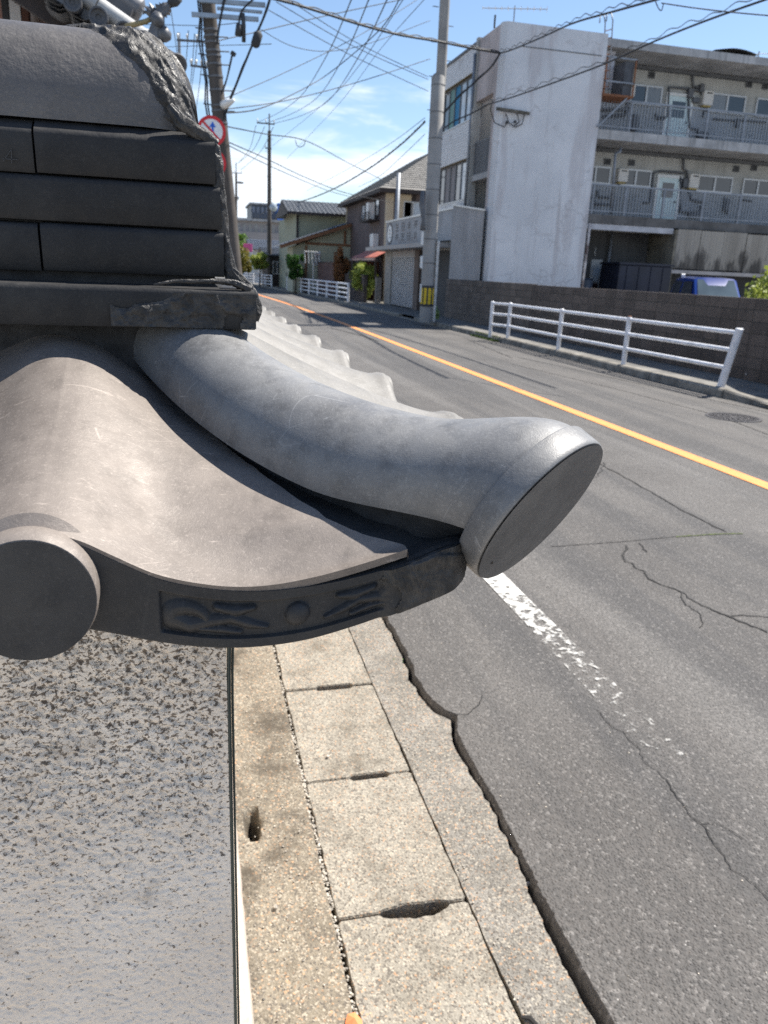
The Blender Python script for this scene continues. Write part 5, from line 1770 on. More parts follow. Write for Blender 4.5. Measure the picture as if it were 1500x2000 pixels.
# ---------------------------------------------------------------- shop with shutter and sign band
SXF = 9.3
shop = thing('shop_building', (10.5, 33.5, SW), 'low grey shop with a faded sign band, canopy and closed roller shutter', 'shop')
SY0, SY1 = 28.1, 38.2
M_band = simple('grey_sign_band', (0.33, 0.335, 0.345), 0.7, 0.18, 0.9, streak=0.45)
MB().box(SXF, SXF + 0.25, SY0, SY1, 2.82, 3.86).build('sign_band', M_band, shop)
MB().box(SXF - 0.03, SXF + 0.3, SY0, SY1 + 0.02, 3.862, 3.93).build('band_cap', M_alu, shop)
MB().box(SXF - 0.85, SXF + 0.2, 28.3, SY1 + 0.6, 2.56, 2.72).build('canopy', simple('canopy_grey', (0.4, 0.385, 0.37), 0.8, 0.15, 1, streak=0.3), shop)
MB().box(SXF + 0.26, 15.5, SY0, SY1, SW, 3.8).build('body', M_apt, shop)
MB().box(SXF + 0.02, SXF + 0.24, 37.0, SY1, SW, 2.55).build('pier', simple('pier_render', (0.3, 0.29, 0.27), 0.85, 0.2, 2), shop)
MB().box(SXF + 0.02, SXF + 0.24, 32.3, 33.0, SW, 2.55).build('pier', simple('brown_pier', (0.13, 0.1, 0.085), 0.85, 0.2, 2), shop)
MB().box(SXF + 0.05, SXF + 0.24, 33.0, 37.0, 2.3, 2.55).build('shutter_box', simple('shutter_box', (0.36, 0.34, 0.33), 0.7, 0.1, 2), shop)
mb = MB()
for k in range(27):
    z = SW + 0.03 + k * 0.08
    mb.prism([(SXF + 0.1, 33.05, z), (SXF + 0.065, 33.05, z + 0.02), (SXF + 0.065, 33.05, z + 0.055), (SXF + 0.1, 33.05, z + 0.072), (SXF + 0.13, 33.05, z + 0.04)], (0, 3.9, 0))
mb.build('roller_shutter', simple('shutter_steel', (0.4, 0.41, 0.43), 0.5, 0.12, 2, metal=0.3), shop, kind='stuff')
MB().box(SXF + 0.245, SXF + 0.3, 28.3, 32.3, SW + 0.01, 2.5).build('dark_entrance', M_dk, shop)
# faded sign: oval emblem and two rows of weathered characters
M_faint = simple('faded_lettering', (0.19, 0.18, 0.178), 0.8, 0.4, 6)
M_rusty = simple('rust_streaks', (0.28, 0.19, 0.14), 0.9, 0.4, 6)
yc_, zc_ = 37.4, 3.34
rings = []
for rad in (0.40, 0.52):
    rings.append([(SXF - 0.02, yc_ + rad * 1.0 * math.cos(a), zc_ + rad * 0.95 * math.sin(a)) for a in np.linspace(0, 6.2832, 25)[:-1]])
em = MB().add([(SXF - 0.015, yc_, zc_)] + [(x_, y_, z_) for x_, y_, z_ in rings[0]], [(0, 1 + i, 1 + (i + 1) % 24) for i in range(24)]).build('emblem', M_white, shop)
MB().grid(np.array(rings), wrap=True).build('emblem_ring', M_faint, em)
for z_ in (-0.16, 0.0, 0.16):
    MB().box(SXF - 0.026, SXF - 0.021, yc_ - 0.06, yc_ + 0.06, zc_ + z_ - 0.055, zc_ + z_ + 0.055).build('emblem_mark', M_faint, em)
strokes = {0: [(0, 0.9, 1, 0.9), (0.5, 0.9, 0.5, 0), (0.1, 0.5, 0.9, 0.5), (0, 0.02, 1, 0.02)],
           1: [(0.1, 0.95, 0.9, 0.95), (0.1, 0.95, 0.1, 0.05), (0.9, 0.95, 0.9, 0.05), (0.1, 0.5, 0.9, 0.5), (0.1, 0.05, 0.9, 0.05)],
           2: [(0.5, 1, 0.1, 0.6), (0.5, 1, 0.9, 0.6), (0.2, 0.55, 0.8, 0.55), (0.5, 0.55, 0.5, 0), (0.05, 0.25, 0.95, 0.25)],
           3: [(0.1, 0.9, 0.9, 0.9), (0.35, 0.9, 0.2, 0), (0.7, 0.9, 0.7, 0), (0.1, 0.5, 0.9, 0.5)]}
k = 0
for row, (z0, hh) in enumerate(((3.4, 0.32), (3.0, 0.28))):
    for i in range(4):
        y0 = 36.35 - i * 1.02
        mb = MB()
        for x0_, a_, x1_, b_ in strokes[(i + row * 3) % 4]:
            mb.beam((SXF - 0.006, y0 - x0_ * 0.55, z0 + a_ * hh), (SXF - 0.006, y0 - x1_ * 0.55, z0 + b_ * hh), 0.05, 0.006, (1, 0, 0))
        mb.build('sign_character', M_faint, shop)
for i in range(9):
    y0 = 35.6 - i * 0.36
    MB().box(SXF - 0.004, SXF - 0.001, y0, y0 + 0.07, 2.86, 2.86 + rnd.uniform(0.1, 0.22)).build('rust_streak', M_rusty, shop)

# ---------------------------------------------------------------- houses beyond
M_roofg = simple('grey_roof_slate', (0.2, 0.19, 0.175), 0.8, 0.25, 3, 0.5, 12)
M_brownwall = simple('brown_siding', (0.115, 0.088, 0.085), 0.8, 0.15, 2)
M_creamw = simple('cream_siding', (0.5, 0.42, 0.3), 0.8, 0.1, 2)
M_dbrown = simple('dark_brown_trim', (0.035, 0.025, 0.022), 0.7)
bh = thing('brown_house', (13, 46, SW), 'two-storey brown house with cream corner strips and a hipped slate roof', 'house')
HX, HY = 10.3, 42.3
ez = P(757, 374, Y=HY).z
MB().box(HX, 17.5, HY, 53.5, SW, ez).build('wall', M_brownwall, bh)
MB().box(HX - 0.03, HX + 0.35, HY - 0.04, HY + 0.3, SW, ez - 0.05).build('corner_board', M_creamw, bh)
MB().box(HX + 0.55, HX + 1.3, HY - 0.035, HY - 0.001, SW, ez - 0.1).build('cream_panel', M_creamw, bh)
MB().box(HX - 0.04, HX + 0.2, 53.3, 53.55, SW, ez - 0.05).build('corner_board', M_creamw, bh)
MB().box(HX + 1.35, HX + 1.55, HY - 0.03, HY - 0.001, SW, ez - 0.1).build('trim_board', M_dbrown, bh)
pk = P(832, 326, Y=46)
def hip_roof(x0, x1, y0, y1, z0, zr, ov, th, name, mat, parent, edge):
    x0, x1, y0, y1 = x0 - ov, x1 + ov, y0 - ov, y1 + ov
    ins = (x1 - x0) / 2
    xm = (x0 + x1) / 2
    v = [(x0, y0, z0), (x1, y0, z0), (x1, y1, z0), (x0, y1, z0), (xm, y0 + ins, zr), (xm, max(y0 + ins, y1 - ins), zr)]
    r_ = MB().add(v, [(0, 1, 4), (1, 2, 5, 4), (2, 3, 5), (3, 0, 4, 5)]).build(name, mat, parent)
    MB().box(x0 + 0.01, x1 - 0.01, y0 + 0.01, y1 - 0.01, z0 - th, z0 - 0.004).build('eave_board', edge, r_)
    # courses of slates as raised edges
    mb = MB()
    n = 22
    for k in range(1, n):
        t = k / n
        a = Vector(v[0]).lerp(Vector(v[4]), t); b = Vector(v[1]).lerp(Vector(v[4]), t)
        mb.beam(a + Vector((0, 0, 0.015)), b + Vector((0, 0, 0.015)), 0.03, 0.03)
        a = Vector(v[0]).lerp(Vector(v[4]), t); b = Vector(v[3]).lerp(Vector(v[5]), t)
        mb.beam(a + Vector((0, 0, 0.015)), b + Vector((0, 0, 0.015)), 0.03, 0.03)
    mb.build('slate_courses', mat, r_, kind='stuff')
    return r_
hip_roof(HX, 17.5, HY, 53.5, ez + 0.12, ez + 2.7, 0.55, 0.2, 'roof', M_roofg, bh, M_dbrown)
def sidewin(x, y0, y1, z0, z1, par, mat=None, frame=None):
    f = MB().box(x - 0.05, x - 0.001, y0, y1, z0, z0 + 0.06).box(x - 0.05, x - 0.001, y0, y1, z1 - 0.06, z1).box(x - 0.05, x - 0.001, y0, y0 + 0.06, z0 + 0.06, z1 - 0.06).box(x - 0.05, x - 0.001, y1 - 0.06, y1, z0 + 0.06, z1 - 0.06)
    fo = f.build('window', frame or M_dbrown, par)
    MB().box(x - 0.03, x - 0.0015, y0 + 0.06, y1 - 0.06, z0 + 0.06, z1 - 0.06).build('pane', mat or M_gpale, fo)
    return fo
def wpx(xa, ya, xb, yb, X, par, mat=None):
    a, b = P(xa, ya, X=X), P(xb, yb, X=X)
    return sidewin(X, min(a.y, b.y), max(a.y, b.y), min(a.z, b.z), max(a.z, b.z), par, mat)
wpx(708, 401, 714, 430, HX, bh)
wpx(724, 395, 732, 428, HX, bh, M_glass)
wpx(735, 390, 741, 422, HX, bh)
q0, q1 = P(722, 436, X=HX), P(742, 424, X=HX)
MB().box(HX - 0.6, HX, q1.y, q0.y, q0.z, q0.z + 0.08).build('balcony_floor', M_dbrown, bh)
for i in range(7):
    yv = q1.y + (q0.y - q1.y) * i / 6
    MB().box(HX - 0.6, HX - 0.57, yv - 0.02, yv + 0.02, q0.z + 0.08, q0.z + 0.5).build('balcony_bar', M_dbrown, bh)
MB().box(HX - 0.56, HX - 0.2, q1.y + 0.5, q1.y + 1.1, q0.z + 0.081, q0.z + 0.95).build('white_unit', M_white, bh)
q = P(737, 470, X=HX)
MB().bbox(HX - 0.35, HX - 0.002, q.y - 0.4, q.y + 0.4, q.z - 0.35, q.z + 0.35, 0.03).build('air_conditioner', M_white, bh)
# front (camera side) upper windows of the house above the shop
a, b = P(790, 395, Y=HY), P(822, 430, Y=HY)
win(a.x, b.x, b.z, a.z, (M_glass2, M_gpale), face=HY, parent=bh)
MB().cyl((P(776, 400, Y=38.6).x, 38.6, SW), (P(776, 400, Y=38.6).x, 38.6, P(780, 338, Y=38.6).z), 0.1, n=10).build('vent_pole', M_grey, None, smooth=True)
vp = bpy.data.objects['vent_pole']
tag(vp, 'plain grey pole rising behind the faded shop sign', 'pole')

# red tin porch with its garden
rp = thing('tin_porch', (10.2, 41.0, SW), 'low lean-to porch with a rusty red tin roof beside the shop', 'porch')
M_red = simple('rusty_red_tin', (0.32, 0.07, 0.045), 0.6, 0.35, 2.5, tint=(0.42, 0.14, 0.09))
v = [P(674, 482, Y=44.5), P(757, 486, Y=39.8), P(757, 505, Y=39.0), P(688, 502, Y=43.0)]
a, b, c_, d = v
xn0, xn1 = 8.9, 10.25
yn0, yn1 = 38.8, 44.8
zlo, zhi = P(700, 503, Y=42).z, P(700, 503, Y=42).z + 0.65
mb = MB()
n = 44
ys_ = np.linspace(yn0, yn1, n)
G = np.array([[(x_, y_, z_ + 0.018 * math.sin(y_ * 2 * math.pi / 0.27)) for y_ in ys_] for x_, z_ in ((xn0, zlo), (xn1, zhi))])
mb.grid(G).build('roof', M_red, rp, smooth=True)
MB().box(xn0 - 0.02, xn0 + 0.06, yn0, yn1, zlo - 0.14, zlo - 0.03).build('eave_board', simple('pale_pink_trim', (0.5, 0.33, 0.28), 0.7), rp)
MB().box(xn0 + 0.3, xn1, yn1 - 1.4, yn1 - 1.3, SW, zlo - 0.15).build('side_wall', simple('red_brown_wall', (0.14, 0.06, 0.045), 0.9, 0.3, 3), rp)
for y_ in (yn0 + 0.3, yn1 - 0.3):
    MB().box(xn0 + 0.1, xn0 + 0.2, y_ - 0.05, y_ + 0.05, SW, zlo - 0.14).build('post', M_dbrown, rp)

# green-beige house
gh = thing('green_house', (9.5, 58, SW), 'two-storey sage green house with grey tiled roofs and brown timber trim', 'house')
M_sage = simple('sage_render', (0.33, 0.34, 0.25), 0.85, 0.1, 1.5)
M_sage2 = simple('beige_sage_render', (0.4, 0.4, 0.3), 0.85, 0.1, 1.5)
M_gtile = simple('grey_pantile', (0.24, 0.245, 0.25), 0.55, 0.2, 3)
M_ntile = simple('navy_pantile', (0.075, 0.085, 0.105), 0.4, 0.2, 3)
M_timber = simple('brown_timber', (0.2, 0.09, 0.04), 0.7, 0.2, 3)
GYF = 55.0
xl_, xr_ = P(580, 440, Y=GYF).x, 13.0
ez2 = P(620, 419, Y=GYF).z
MB().box(xl_, xr_, GYF, 66, SW, ez2).build('upper_wall', M_sage, gh)
def tiled_slope(x0, x1, y0, z0, y1, z1, rows, name, mat, par, sidebd=None):
    """roof plane rising from y0 to y1 with lapped courses"""
    mb = MB()
    for k in range(rows):
        ya, yb = y0 + (y1 - y0) * k / rows, y0 + (y1 - y0) * (k + 1) / rows
        za, zb2 = z0 + (z1 - z0) * k / rows, z0 + (z1 - z0) * (k + 1) / rows
        n = 2 * int((x1 - x0) / 0.3) + 1
        xs2 = np.linspace(x0, x1, n)
        wv2 = np.where(np.arange(n) % 2, 0.035, 0.0)
        G = np.array([[(a_, ya, za - 0.03) for a_ in xs2], [(a_, ya, za + 0.05 + w2_) for a_, w2_ in zip(xs2, wv2)], [(a_, yb, zb2 + w2_) for a_, w2_ in zip(xs2, wv2)]])
        mb.grid(G)
    return mb.build(name, mat, par, kind='stuff')
rz = P(610, 394, Y=GYF + 3.2).z
tiled_slope(xl_ - 0.7, xr_, GYF - 0.7, ez2 + 0.02, GYF + 3.2, rz, 12, 'roof_tiles', M_gtile, gh)
mb = MB().prism([(xl_ - 0.72, GYF - 0.72, ez2 - 0.08), (xl_ - 0.72, GYF + 3.2, rz - 0.06), (xl_ - 0.72, GYF + 7.1, ez2 - 0.08)], (0.06, 0, 0))
mb.build('gable_board', M_dbrown, gh)
mb = MB().prism([(xl_, GYF + 0.02, ez2), (xl_, GYF + 3.2, rz - 0.1), (xl_, GYF + 6.4, ez2)], (0.2, 0, 0))
mb.build('gable_wall', M_sage2, gh)
MB().quad((xl_ - 0.7, GYF + 3.2, rz), (xr_, GYF + 3.2, rz), (xr_, GYF + 7.2, ez2), (xl_ - 0.7, GYF + 7.2, ez2)).build('rear_roof', M_gtile, gh)
MB().box(xl_ - 0.7, xr_, GYF - 0.74, GYF - 0.7, ez2 - 0.1, ez2 + 0.06).build('gutter_board', M_dbrown, gh)
MB().box(xl_ - 0.05, xl_ + 0.08, GYF - 0.1, GYF - 0.001, SW, ez2 - 0.1).build('downpipe', M_dbrown, gh)
# projecting ground floor with a mono-pitch roof rising to the right
LY = 52.0
p_lo, p_hi = P(545, 480, Y=LY), P(680, 437, Y=LY)
MB().prism([(P(572, 500, Y=LY).x, LY, SW), (P(683, 500, Y=LY).x + 1.5, LY, SW), (P(683, 450, Y=LY).x + 1.5, LY, p_hi.z - 0.1), (P(680, 445, Y=LY).x, LY, p_hi.z - 0.2), (P(572, 477, Y=LY).x, LY, P(572, 482, Y=LY).z)], (0, 3.0, 0)).build('lower_wall', M_sage2, gh)
sl_ = (p_hi - p_lo)
mb = MB()
nrow = 16
for k in range(nrow):
    a_ = p_lo + sl_ * (k / nrow)
    b_ = p_lo + sl_ * ((k + 1) / nrow)
    n = 21
    ys2 = np.linspace(LY - 0.6, LY + 3.6, n)
    wv2 = np.where(np.arange(n) % 2, 0.035, 0)
    mb.grid(np.array([[(a_.x, y_, a_.z) for y_ in ys2], [(a_.x, y_, a_.z + 0.07 + w2_) for y_, w2_ in zip(ys2, wv2)], [(b_.x, y_, b_.z + 0.02 + w2_) for y_, w2_ in zip(ys2, wv2)]]))
mb.build('lower_roof_tiles', M_ntile, gh, kind='stuff')
MB().beam(p_lo + Vector((0, -0.62, -0.08)), p_hi + Vector((0.1, -0.62, -0.08)), 0.06, 0.2).build('barge_board', M_timber, gh)
a_, b_ = P(572, 486, Y=LY - 0.03), P(683, 478, Y=LY - 0.03)
MB().box(P(596, 480, Y=LY).x, b_.x + 0.2, LY - 0.05, LY - 0.001, P(640, 477, Y=LY).z - 0.08, P(640, 477, Y=LY).z + 0.06).build('timber_band', M_timber, gh)
for x_ in (598, 673):
    q = P(x_, 480, Y=LY)
    MB().box(q.x - 0.07, q.x + 0.07, LY - 0.06, LY - 0.001, SW if x_ < 600 else q.z, P(x_, 480, Y=LY).z + (0.0 if x_ < 600 else 0.9)).build('timber_post', M_timber, gh)
a_, b_ = P(614, 494, Y=LY), P(624, 517, Y=LY)
win(a_.x, b_.x, b_.z, a_.z, (M_glass, M_glass), face=LY, parent=gh)
a_, b_ = P(564, 494, Y=LY), P(576, 508, Y=LY)
# garden walls and gate posts
M_stone = block_mat('dark_garden_block', (0.075, 0.06, 0.055))
def simple_wall(x0, x1, y0, y1, z1, mat, label, cat='wall', name='garden_wall', cap=True):
    t = thing(name, ((x0 + x1) / 2, (y0 + y1) / 2, SW), label, cat)
    rows = max(2, round((z1 - SW) / 0.2))
    ln = max(x1 - x0, y1 - y0)
    n = max(1, round(ln / 0.4))
    for k in range(rows):
        for i in range(n):
            a, b = i / n, (i + 1) / n
            if x1 - x0 > y1 - y0:
                bx = (x0 + (x1 - x0) * a + 0.004, x0 + (x1 - x0) * b - 0.004, y0, y1)
            else:
                bx = (x0, x1, y0 + (y1 - y0) * a + 0.004, y0 + (y1 - y0) * b - 0.004)
            MB().box(*bx, SW + (z1 - SW) * k / rows + 0.003, SW + (z1 - SW) * (k + 1) / rows - 0.003).build('block', mat, t)
    if cap:
        MB().box(x0 - 0.03, x1 + 0.03, y0 - 0.03, y1 + 0.03, z1, z1 + 0.06).build('coping', M_dbrown, t)
    return t
simple_wall(8.45, 8.62, 38.9, 44.0, 1.38, M_stone, 'dark block garden wall nearest the red tin porch')
simple_wall(7.95, 8.12, 44.6, 50.5, 2.0, block_mat('maroon_garden_block', (0.1, 0.06, 0.052)), 'taller maroon garden wall in front of the sage green house')
simple_wall(7.2, 7.35, 51.5, 61, 1.2, M_stone, 'low dark garden wall behind the middle guard rail')
simple_wall(SXF - 0.35, SXF - 0.1, 38.3, 38.6, 1.35, simple('gate_post_concrete', (0.24, 0.22, 0.2), 0.9), 'short concrete gate post at the shop corner by the leafy garden', 'gate post', 'gate_post')
# plants of those gardens
plant('garden_bush', (8.75, 40.0, SW), (0.6, 1.3, 0.85), 1.0, 3200, 0.1, M_lf5, 'pale yellow-green bush on the ground between garden wall and shop', 'bush', seed=11)
plant('garden_tree', (8.95, 41.8, SW), (0.6, 1.4, 0.6), 1.35, 2600, 0.1, leaf_mat('olive_leaf', (0.1, 0.12, 0.03), (0.2, 0.2, 0.06)), 'sprawling olive green shrub in front of the red tin roof', 'shrub', seed=12)
plant('garden_tree', (8.35, 44.35, SW), (0.55, 0.5, 0.95), 1.75, 3200, 0.1, M_lf4, 'rusty brown leafed shrub beside the maroon garden wall', 'shrub', seed=13)
q = P(577, 540, Y=51)
plant('clipped_hedge', (q.x, 51, SW), (0.55, 0.6, 0.75), 1.55, 3200, 0.08, M_lf2, 'dense clipped dark green shrub in front of the sage green house', 'shrub', seed=14, box=True)
q = P(508, 505, Y=64)
plant('garden_tree', (q.x, 64.5, SW), (0.8, 1.0, 0.6), 1.9, 2600, 0.13, M_lf5, 'light green loose tree behind the thin tall pole', 'tree', seed=15)
q = P(474, 500, Y=72)
plant('topiary_tree', (q.x, 72, 0), (0.9, 1.2, 1.3), 2.0, 3600, 0.11, M_lf3, 'rounded golden green topiary at the left of the far street', 'tree', seed=16)
q = P(470, 470, Y=95)
plant('garden_tree', (q.x, 95, 0), (2.2, 2.5, 1.6), 3.6, 2600, 0.2, M_lf1, 'green tree far up the street behind the topiary', 'tree', seed=17)
q = P(838, 615, Y=25.1)
plant('weed_clump', (q.x + 0.2, 25.0, SW), (0.14, 0.14, 0.22), 0.25, 260, 0.05, leaf_mat('white_green_leaf', (0.25, 0.4, 0.12), (0.5, 0.6, 0.3)), 'pale green weed clump growing at the foot of the stepped utility pole', 'weed', seed=18, trunk=0.01)

# white aerial beside the green house wall
q = P(612, 505, Y=50.4)
ra = thing('laundry_frame', (q.x, 50.4, SW), 'white wire frame standing in front of the sage green wall', 'frame')
for i in range(5):
    MB().cyl((q.x - 0.5 + i * 0.22, 50.4, q.z - 0.3), (q.x - 0.55 + i * 0.22, 50.4, q.z + 0.45), 0.025, n=6).build('bar', M_white, ra)
MB().cyl((q.x - 0.55, 50.4, q.z + 0.4), (q.x + 0.45, 50.4, q.z + 0.4), 0.025, n=6).build('top_bar', M_white, ra)
MB().cyl((q.x, 50.4, SW), (q.x, 50.4, q.z - 0.28), 0.03, n=6).build('stand', M_white, ra)

# small dark-roofed houses further on
def small_house(px0, px1, pye, pyr, Y, dpt, wall_m, roof_m, label):
    a, b = P(px0, pye, Y=Y), P(px1, pye, Y=Y)
    zr = P(px0, pyr, Y=Y + dpt / 2).z
    t = thing('distant_house', ((a.x + b.x) / 2, Y + dpt / 2, 0), label, 'house')
    MB().box(a.x, b.x, Y, Y + dpt, 0, a.z).build('wall', wall_m, t)
    tiled_slope(a.x - 0.4, b.x + 0.4, Y - 0.4, a.z, Y + dpt / 2, zr, 8, 'roof_tiles', roof_m, t)
    MB().quad((a.x - 0.4, Y + dpt / 2, zr), (b.x + 0.4, Y + dpt / 2, zr), (b.x + 0.4, Y + dpt + 0.4, a.z), (a.x - 0.4, Y + dpt + 0.4, a.z)).build('rear_roof', roof_m, t)
    mb = MB()
    for x_ in (a.x + 0.01, b.x - 0.11):
        mb = MB().prism([(x_, Y, a.z), (x_, Y + dpt / 2, zr - 0.08), (x_, Y + dpt, a.z)], (0.1, 0, 0))
        mb.build('gable', wall_m, t)
    wz = a.z - 0.5
    win(a.x + (b.x - a.x) * 0.3, a.x + (b.x - a.x) * 0.7, wz - 0.9, wz, (M_glass, M_glass), face=Y, parent=t)
    return t
small_house(495, 548, 487, 468, 78, 7, simple('white_render', (0.55, 0.55, 0.53), 0.8), M_ntile, 'white house with a dark roof beyond the thin tall pole')
small_house(522, 560, 498, 482, 66, 5, M_dbrown, M_ntile, 'dark timber house in the shade left of the sage green house')
small_house(440, 478, 490, 470, 112, 8, simple('ochre_render', (0.4, 0.36, 0.2), 0.8), M_gtile, 'ochre house far up the street behind the pink sign')
# long apartment block and two tall buildings behind
def far_block(px0, px1, pyt, Y, dpt, mat, label, storeys, cols, wmat, roofpx=None, name='distant_apartment_block'):
    a, b = P(px0, pyt, Y=Y), P(px1, pyt, Y=Y)
    t = thing(name, ((a.x + b.x) / 2, Y + dpt / 2, 0), label, 'building')
    MB().box(a.x, b.x, Y, Y + dpt, -0.3, a.z).build('wall', mat, t)
    MB().box(a.x - 0.4, b.x + 0.4, Y - 0.6, Y + dpt, a.z, a.z + 0.35).build('roof_edge', M_slab, t)
    sh = a.z / storeys
    for s in range(storeys):
        if cols > 2:
            MB().box(a.x, b.x, Y - 0.9, Y - 0.001, s * sh + 0.1, s * sh + sh * 0.42).build('balcony', mat, t)
        for i in range(cols):
            x0_ = a.x + (b.x - a.x) * (i + 0.2) / cols
            x1_ = a.x + (b.x - a.x) * (i + 0.75) / cols
            MB().box(x0_, x1_, Y - 0.05, Y - 0.002, s * sh + sh * 0.45, s * sh + sh * 0.85).build('window', wmat, t)
    return t
far_block(425, 585, 428, 125, 10, simple('taupe_block', (0.33, 0.3, 0.29), 0.85, 0.1, 0.3), 'long taupe apartment block closing the view up the street', 3, 14, M_glass2)
far_block(425, 462, 386, 150, 10, simple('pale_tower', (0.6, 0.6, 0.6), 0.85, 0.06, 0.2), 'pale tall building with a brown patch left of the far poles', 4, 1, simple('brown_patch', (0.3, 0.22, 0.18), 0.8), name='distant_tower')
far_block(491, 552, 399, 185, 14, simple('slate_office', (0.07, 0.085, 0.11), 0.5, 0.15, 0.2), 'dark slate office building on the skyline behind the thin tall pole', 5, 7, glass('office_glass', (0.05, 0.08, 0.14)), name='distant_office')
bb = thing('billboard', P(549, 400, Y=180), 'blue upright sign board on the skyline beside the dark office building', 'sign')
q = bb.location
MB().box(q.x - 0.8, q.x + 0.8, 180, 180.4, 4, P(549, 397, Y=180).z).build('board', simple('sign_blue', (0.04, 0.2, 0.7), 0.5), bb)
MB().box(q.x - 0.15, q.x + 0.15, 180.1, 180.3, -0.3, 4).build('post', M_grey, bb)
# far hills
xs2 = np.linspace(-900, 1400, 60)
G = np.array([[(x_, 1300 + dy, -1 + hh * (14 + 16 * fbm(np.array([x_ / 160.0]), np.array([0.3]), 0, 4, 9)[0])) for x_ in xs2] for dy, hh in ((0, 0), (40, 0.6), (120, 1.0), (260, 0.2))])
MB().grid(G).build('hills', simple('blue_hills', (0.09, 0.13, 0.2), 1.0, 0.2, 0.01), kind='structure', smooth=True)

# pink sign, small car, banner up the street
q = P(484, 484, Y=74)
ps = thing('pink_sign', (q.x, 74, 0), 'small pink sign plate on a pole up the street', 'sign')
MB().cyl((q.x, 74, 0), (q.x, 74, q.z + 0.5), 0.04, n=6).build('post', M_grey, ps)
MB().bbox(q.x - 0.4, q.x + 0.4, 73.92, 73.96, q.z - 0.35, q.z + 0.35, 0.015).build('plate', simple('pink_plate', (0.75, 0.12, 0.3), 0.5, 0.05), ps)
car_t = [o for o in bpy.data.objects if o.name.startswith('parked_car')][0]
c2 = copy_tree(car_t, (0, 0, 0))
q = P(491, 520, Y=82)
c2.location = (q.x, 82, 0)
c2['label'] = 'tiny pale car far up the street under the pink sign'
M_wcar = simple('white_car_paint', (0.7, 0.72, 0.75), 0.3, 0.05, 1)
for ch in c2.children:
    if ch.name.split('.')[0] in ('body', 'mirror'):
        ch.data = ch.data.copy()
        ch.data.materials[0] = M_wcar
c2.rotation_euler[2] = R(-40)

# ---------------------------------------------------------------- poles
M_conc = simple('concrete_pole', (0.3, 0.29, 0.275), 0.85, 0.15, 1.5, 0.2, 40, streak=0.3)
M_conc2 = simple('brown_stained_pole', (0.085, 0.073, 0.064), 0.85, 0.3, 2.0, 0.3, 40, streak=0.5)
def crossarm(t, c, d, ln, n_ins, mat=M_dgrey, th=0.09, ins=0.17):
    d = Vector(d).normalized()
    MB().beam(Vector(c) - d * ln / 2, Vector(c) + d * ln / 2, th, th).build('crossarm', mat, t)
    out = []
    for i in range(n_ins):
        q = Vector(c) + d * (ln * (i / max(1, n_ins - 1) - 0.5) * 0.92)
        MB().tube([q, q + Vector((0, 0, ins * 0.5)), q + Vector((0, 0, ins * 0.55)), q + Vector((0, 0, ins))], [0.03, 0.03, 0.055, 0.04], 7).build('insulator', M_white, t, smooth=True)
        out.append(q + Vector((0, 0, ins)))
    return out
# stepped pole in front of the shop
q = P(832, 628, z=SW)
PX_, PY_ = q.x, q.y
mp_ = thing('utility_pole', (PX_, PY_, SW), 'stepped grey utility pole with a yellow and black guard by the shop', 'pole', 'utility poles')
zj = P(846, 150, Y=PY_).z
MB().tube([(PX_, PY_, SW - 0.02), (PX_ - 0.04, PY_, zj), (PX_ - 0.04, PY_, zj + 0.03)], [0.22, 0.205, 0.18], 20).build('lower_shaft', M_conc, mp_, smooth=True, angle=40)
MB().tube([(PX_ + 0.04, PY_, zj - 0.2), (PX_ + 0.0, PY_, zj + 6.0)], [0.152, 0.14], 18).build('upper_shaft', M_conc, mp_, smooth=True, angle=40)
for k in range(9):
    z = 1.2 + k * 0.72
    MB().tube([(PX_ - 0.04 * z / zj, PY_, z), (PX_ - 0.04 * z / zj, PY_, z + 0.025)], 0.228 - 0.002 * k, 20).build('steel_band', M_dgrey, mp_, smooth=True, angle=40)
for k in range(8):
    z = 9.0 - k * 0.45
    MB().cyl((PX_ + (0.15 if k % 2 else -0.15), PY_, z), (PX_ + (0.33 if k % 2 else -0.33), PY_, z), 0.012, n=6).build('climbing_step', M_dgrey, mp_)
g0, g1 = P(832, 596, Y=PY_).z, P(832, 560, Y=PY_).z
gd = MB().tube([(PX_, PY_, g0), (PX_, PY_, g1)], 0.232, 24, caps=False).build('hazard_guard', simple('hazard_yellow', (0.72, 0.5, 0.02), 0.6, 0.08), mp_, smooth=True)
for k in range(10):
    a = k * 0.6283
    ps_ = []
    for s in (-0.11, -0.04, 0.04, 0.11):
        ps_.append([(PX_ + 0.2335 * math.cos(a + s), PY_ + 0.2335 * math.sin(a + s), z) for z in (g0 + 0.03, g1 - 0.03)])
    MB().grid(np.array(ps_)).build('black_stripe', M_dk, gd, smooth=True)
for z in (g0, g1):
    MB().tube([(PX_, PY_, z - 0.035), (PX_, PY_, z + 0.035)], 0.236, 24).build('guard_band', M_dk, gd, smooth=True, angle=40)
MB().bbox(PX_ + 0.16, PX_ + 0.24, PY_ - 0.23, PY_ - 0.13, SW, P(845, 470, Y=PY_).z, 0.01).build('cable_duct', simple('pale_duct', (0.55, 0.54, 0.52), 0.6), mp_)
ps_ = [P(x_, y_, Y=PY_ - 0.25) for x_, y_ in ((826, 372), (824, 400), (827, 430), (825, 450))]
MB().tube(ps_, [0.06, 0.09, 0.06, 0.09], 8).build('cable_clamps', M_dgrey, mp_, smooth=True)
for (x0_, y0_, x1_, y1_) in ((822, 452, 828, 478), (820, 500, 826, 524), (819, 555, 824, 590)):
    a_, b_ = P(x0_, y1_, Y=PY_ - 0.27), P(x1_, y0_, Y=PY_ - 0.27)
    MB().bbox(a_.x, b_.x, PY_ - 0.28, PY_ - 0.25, a_.z, b_.z, 0.008).build('white_plate', M_white, mp_)
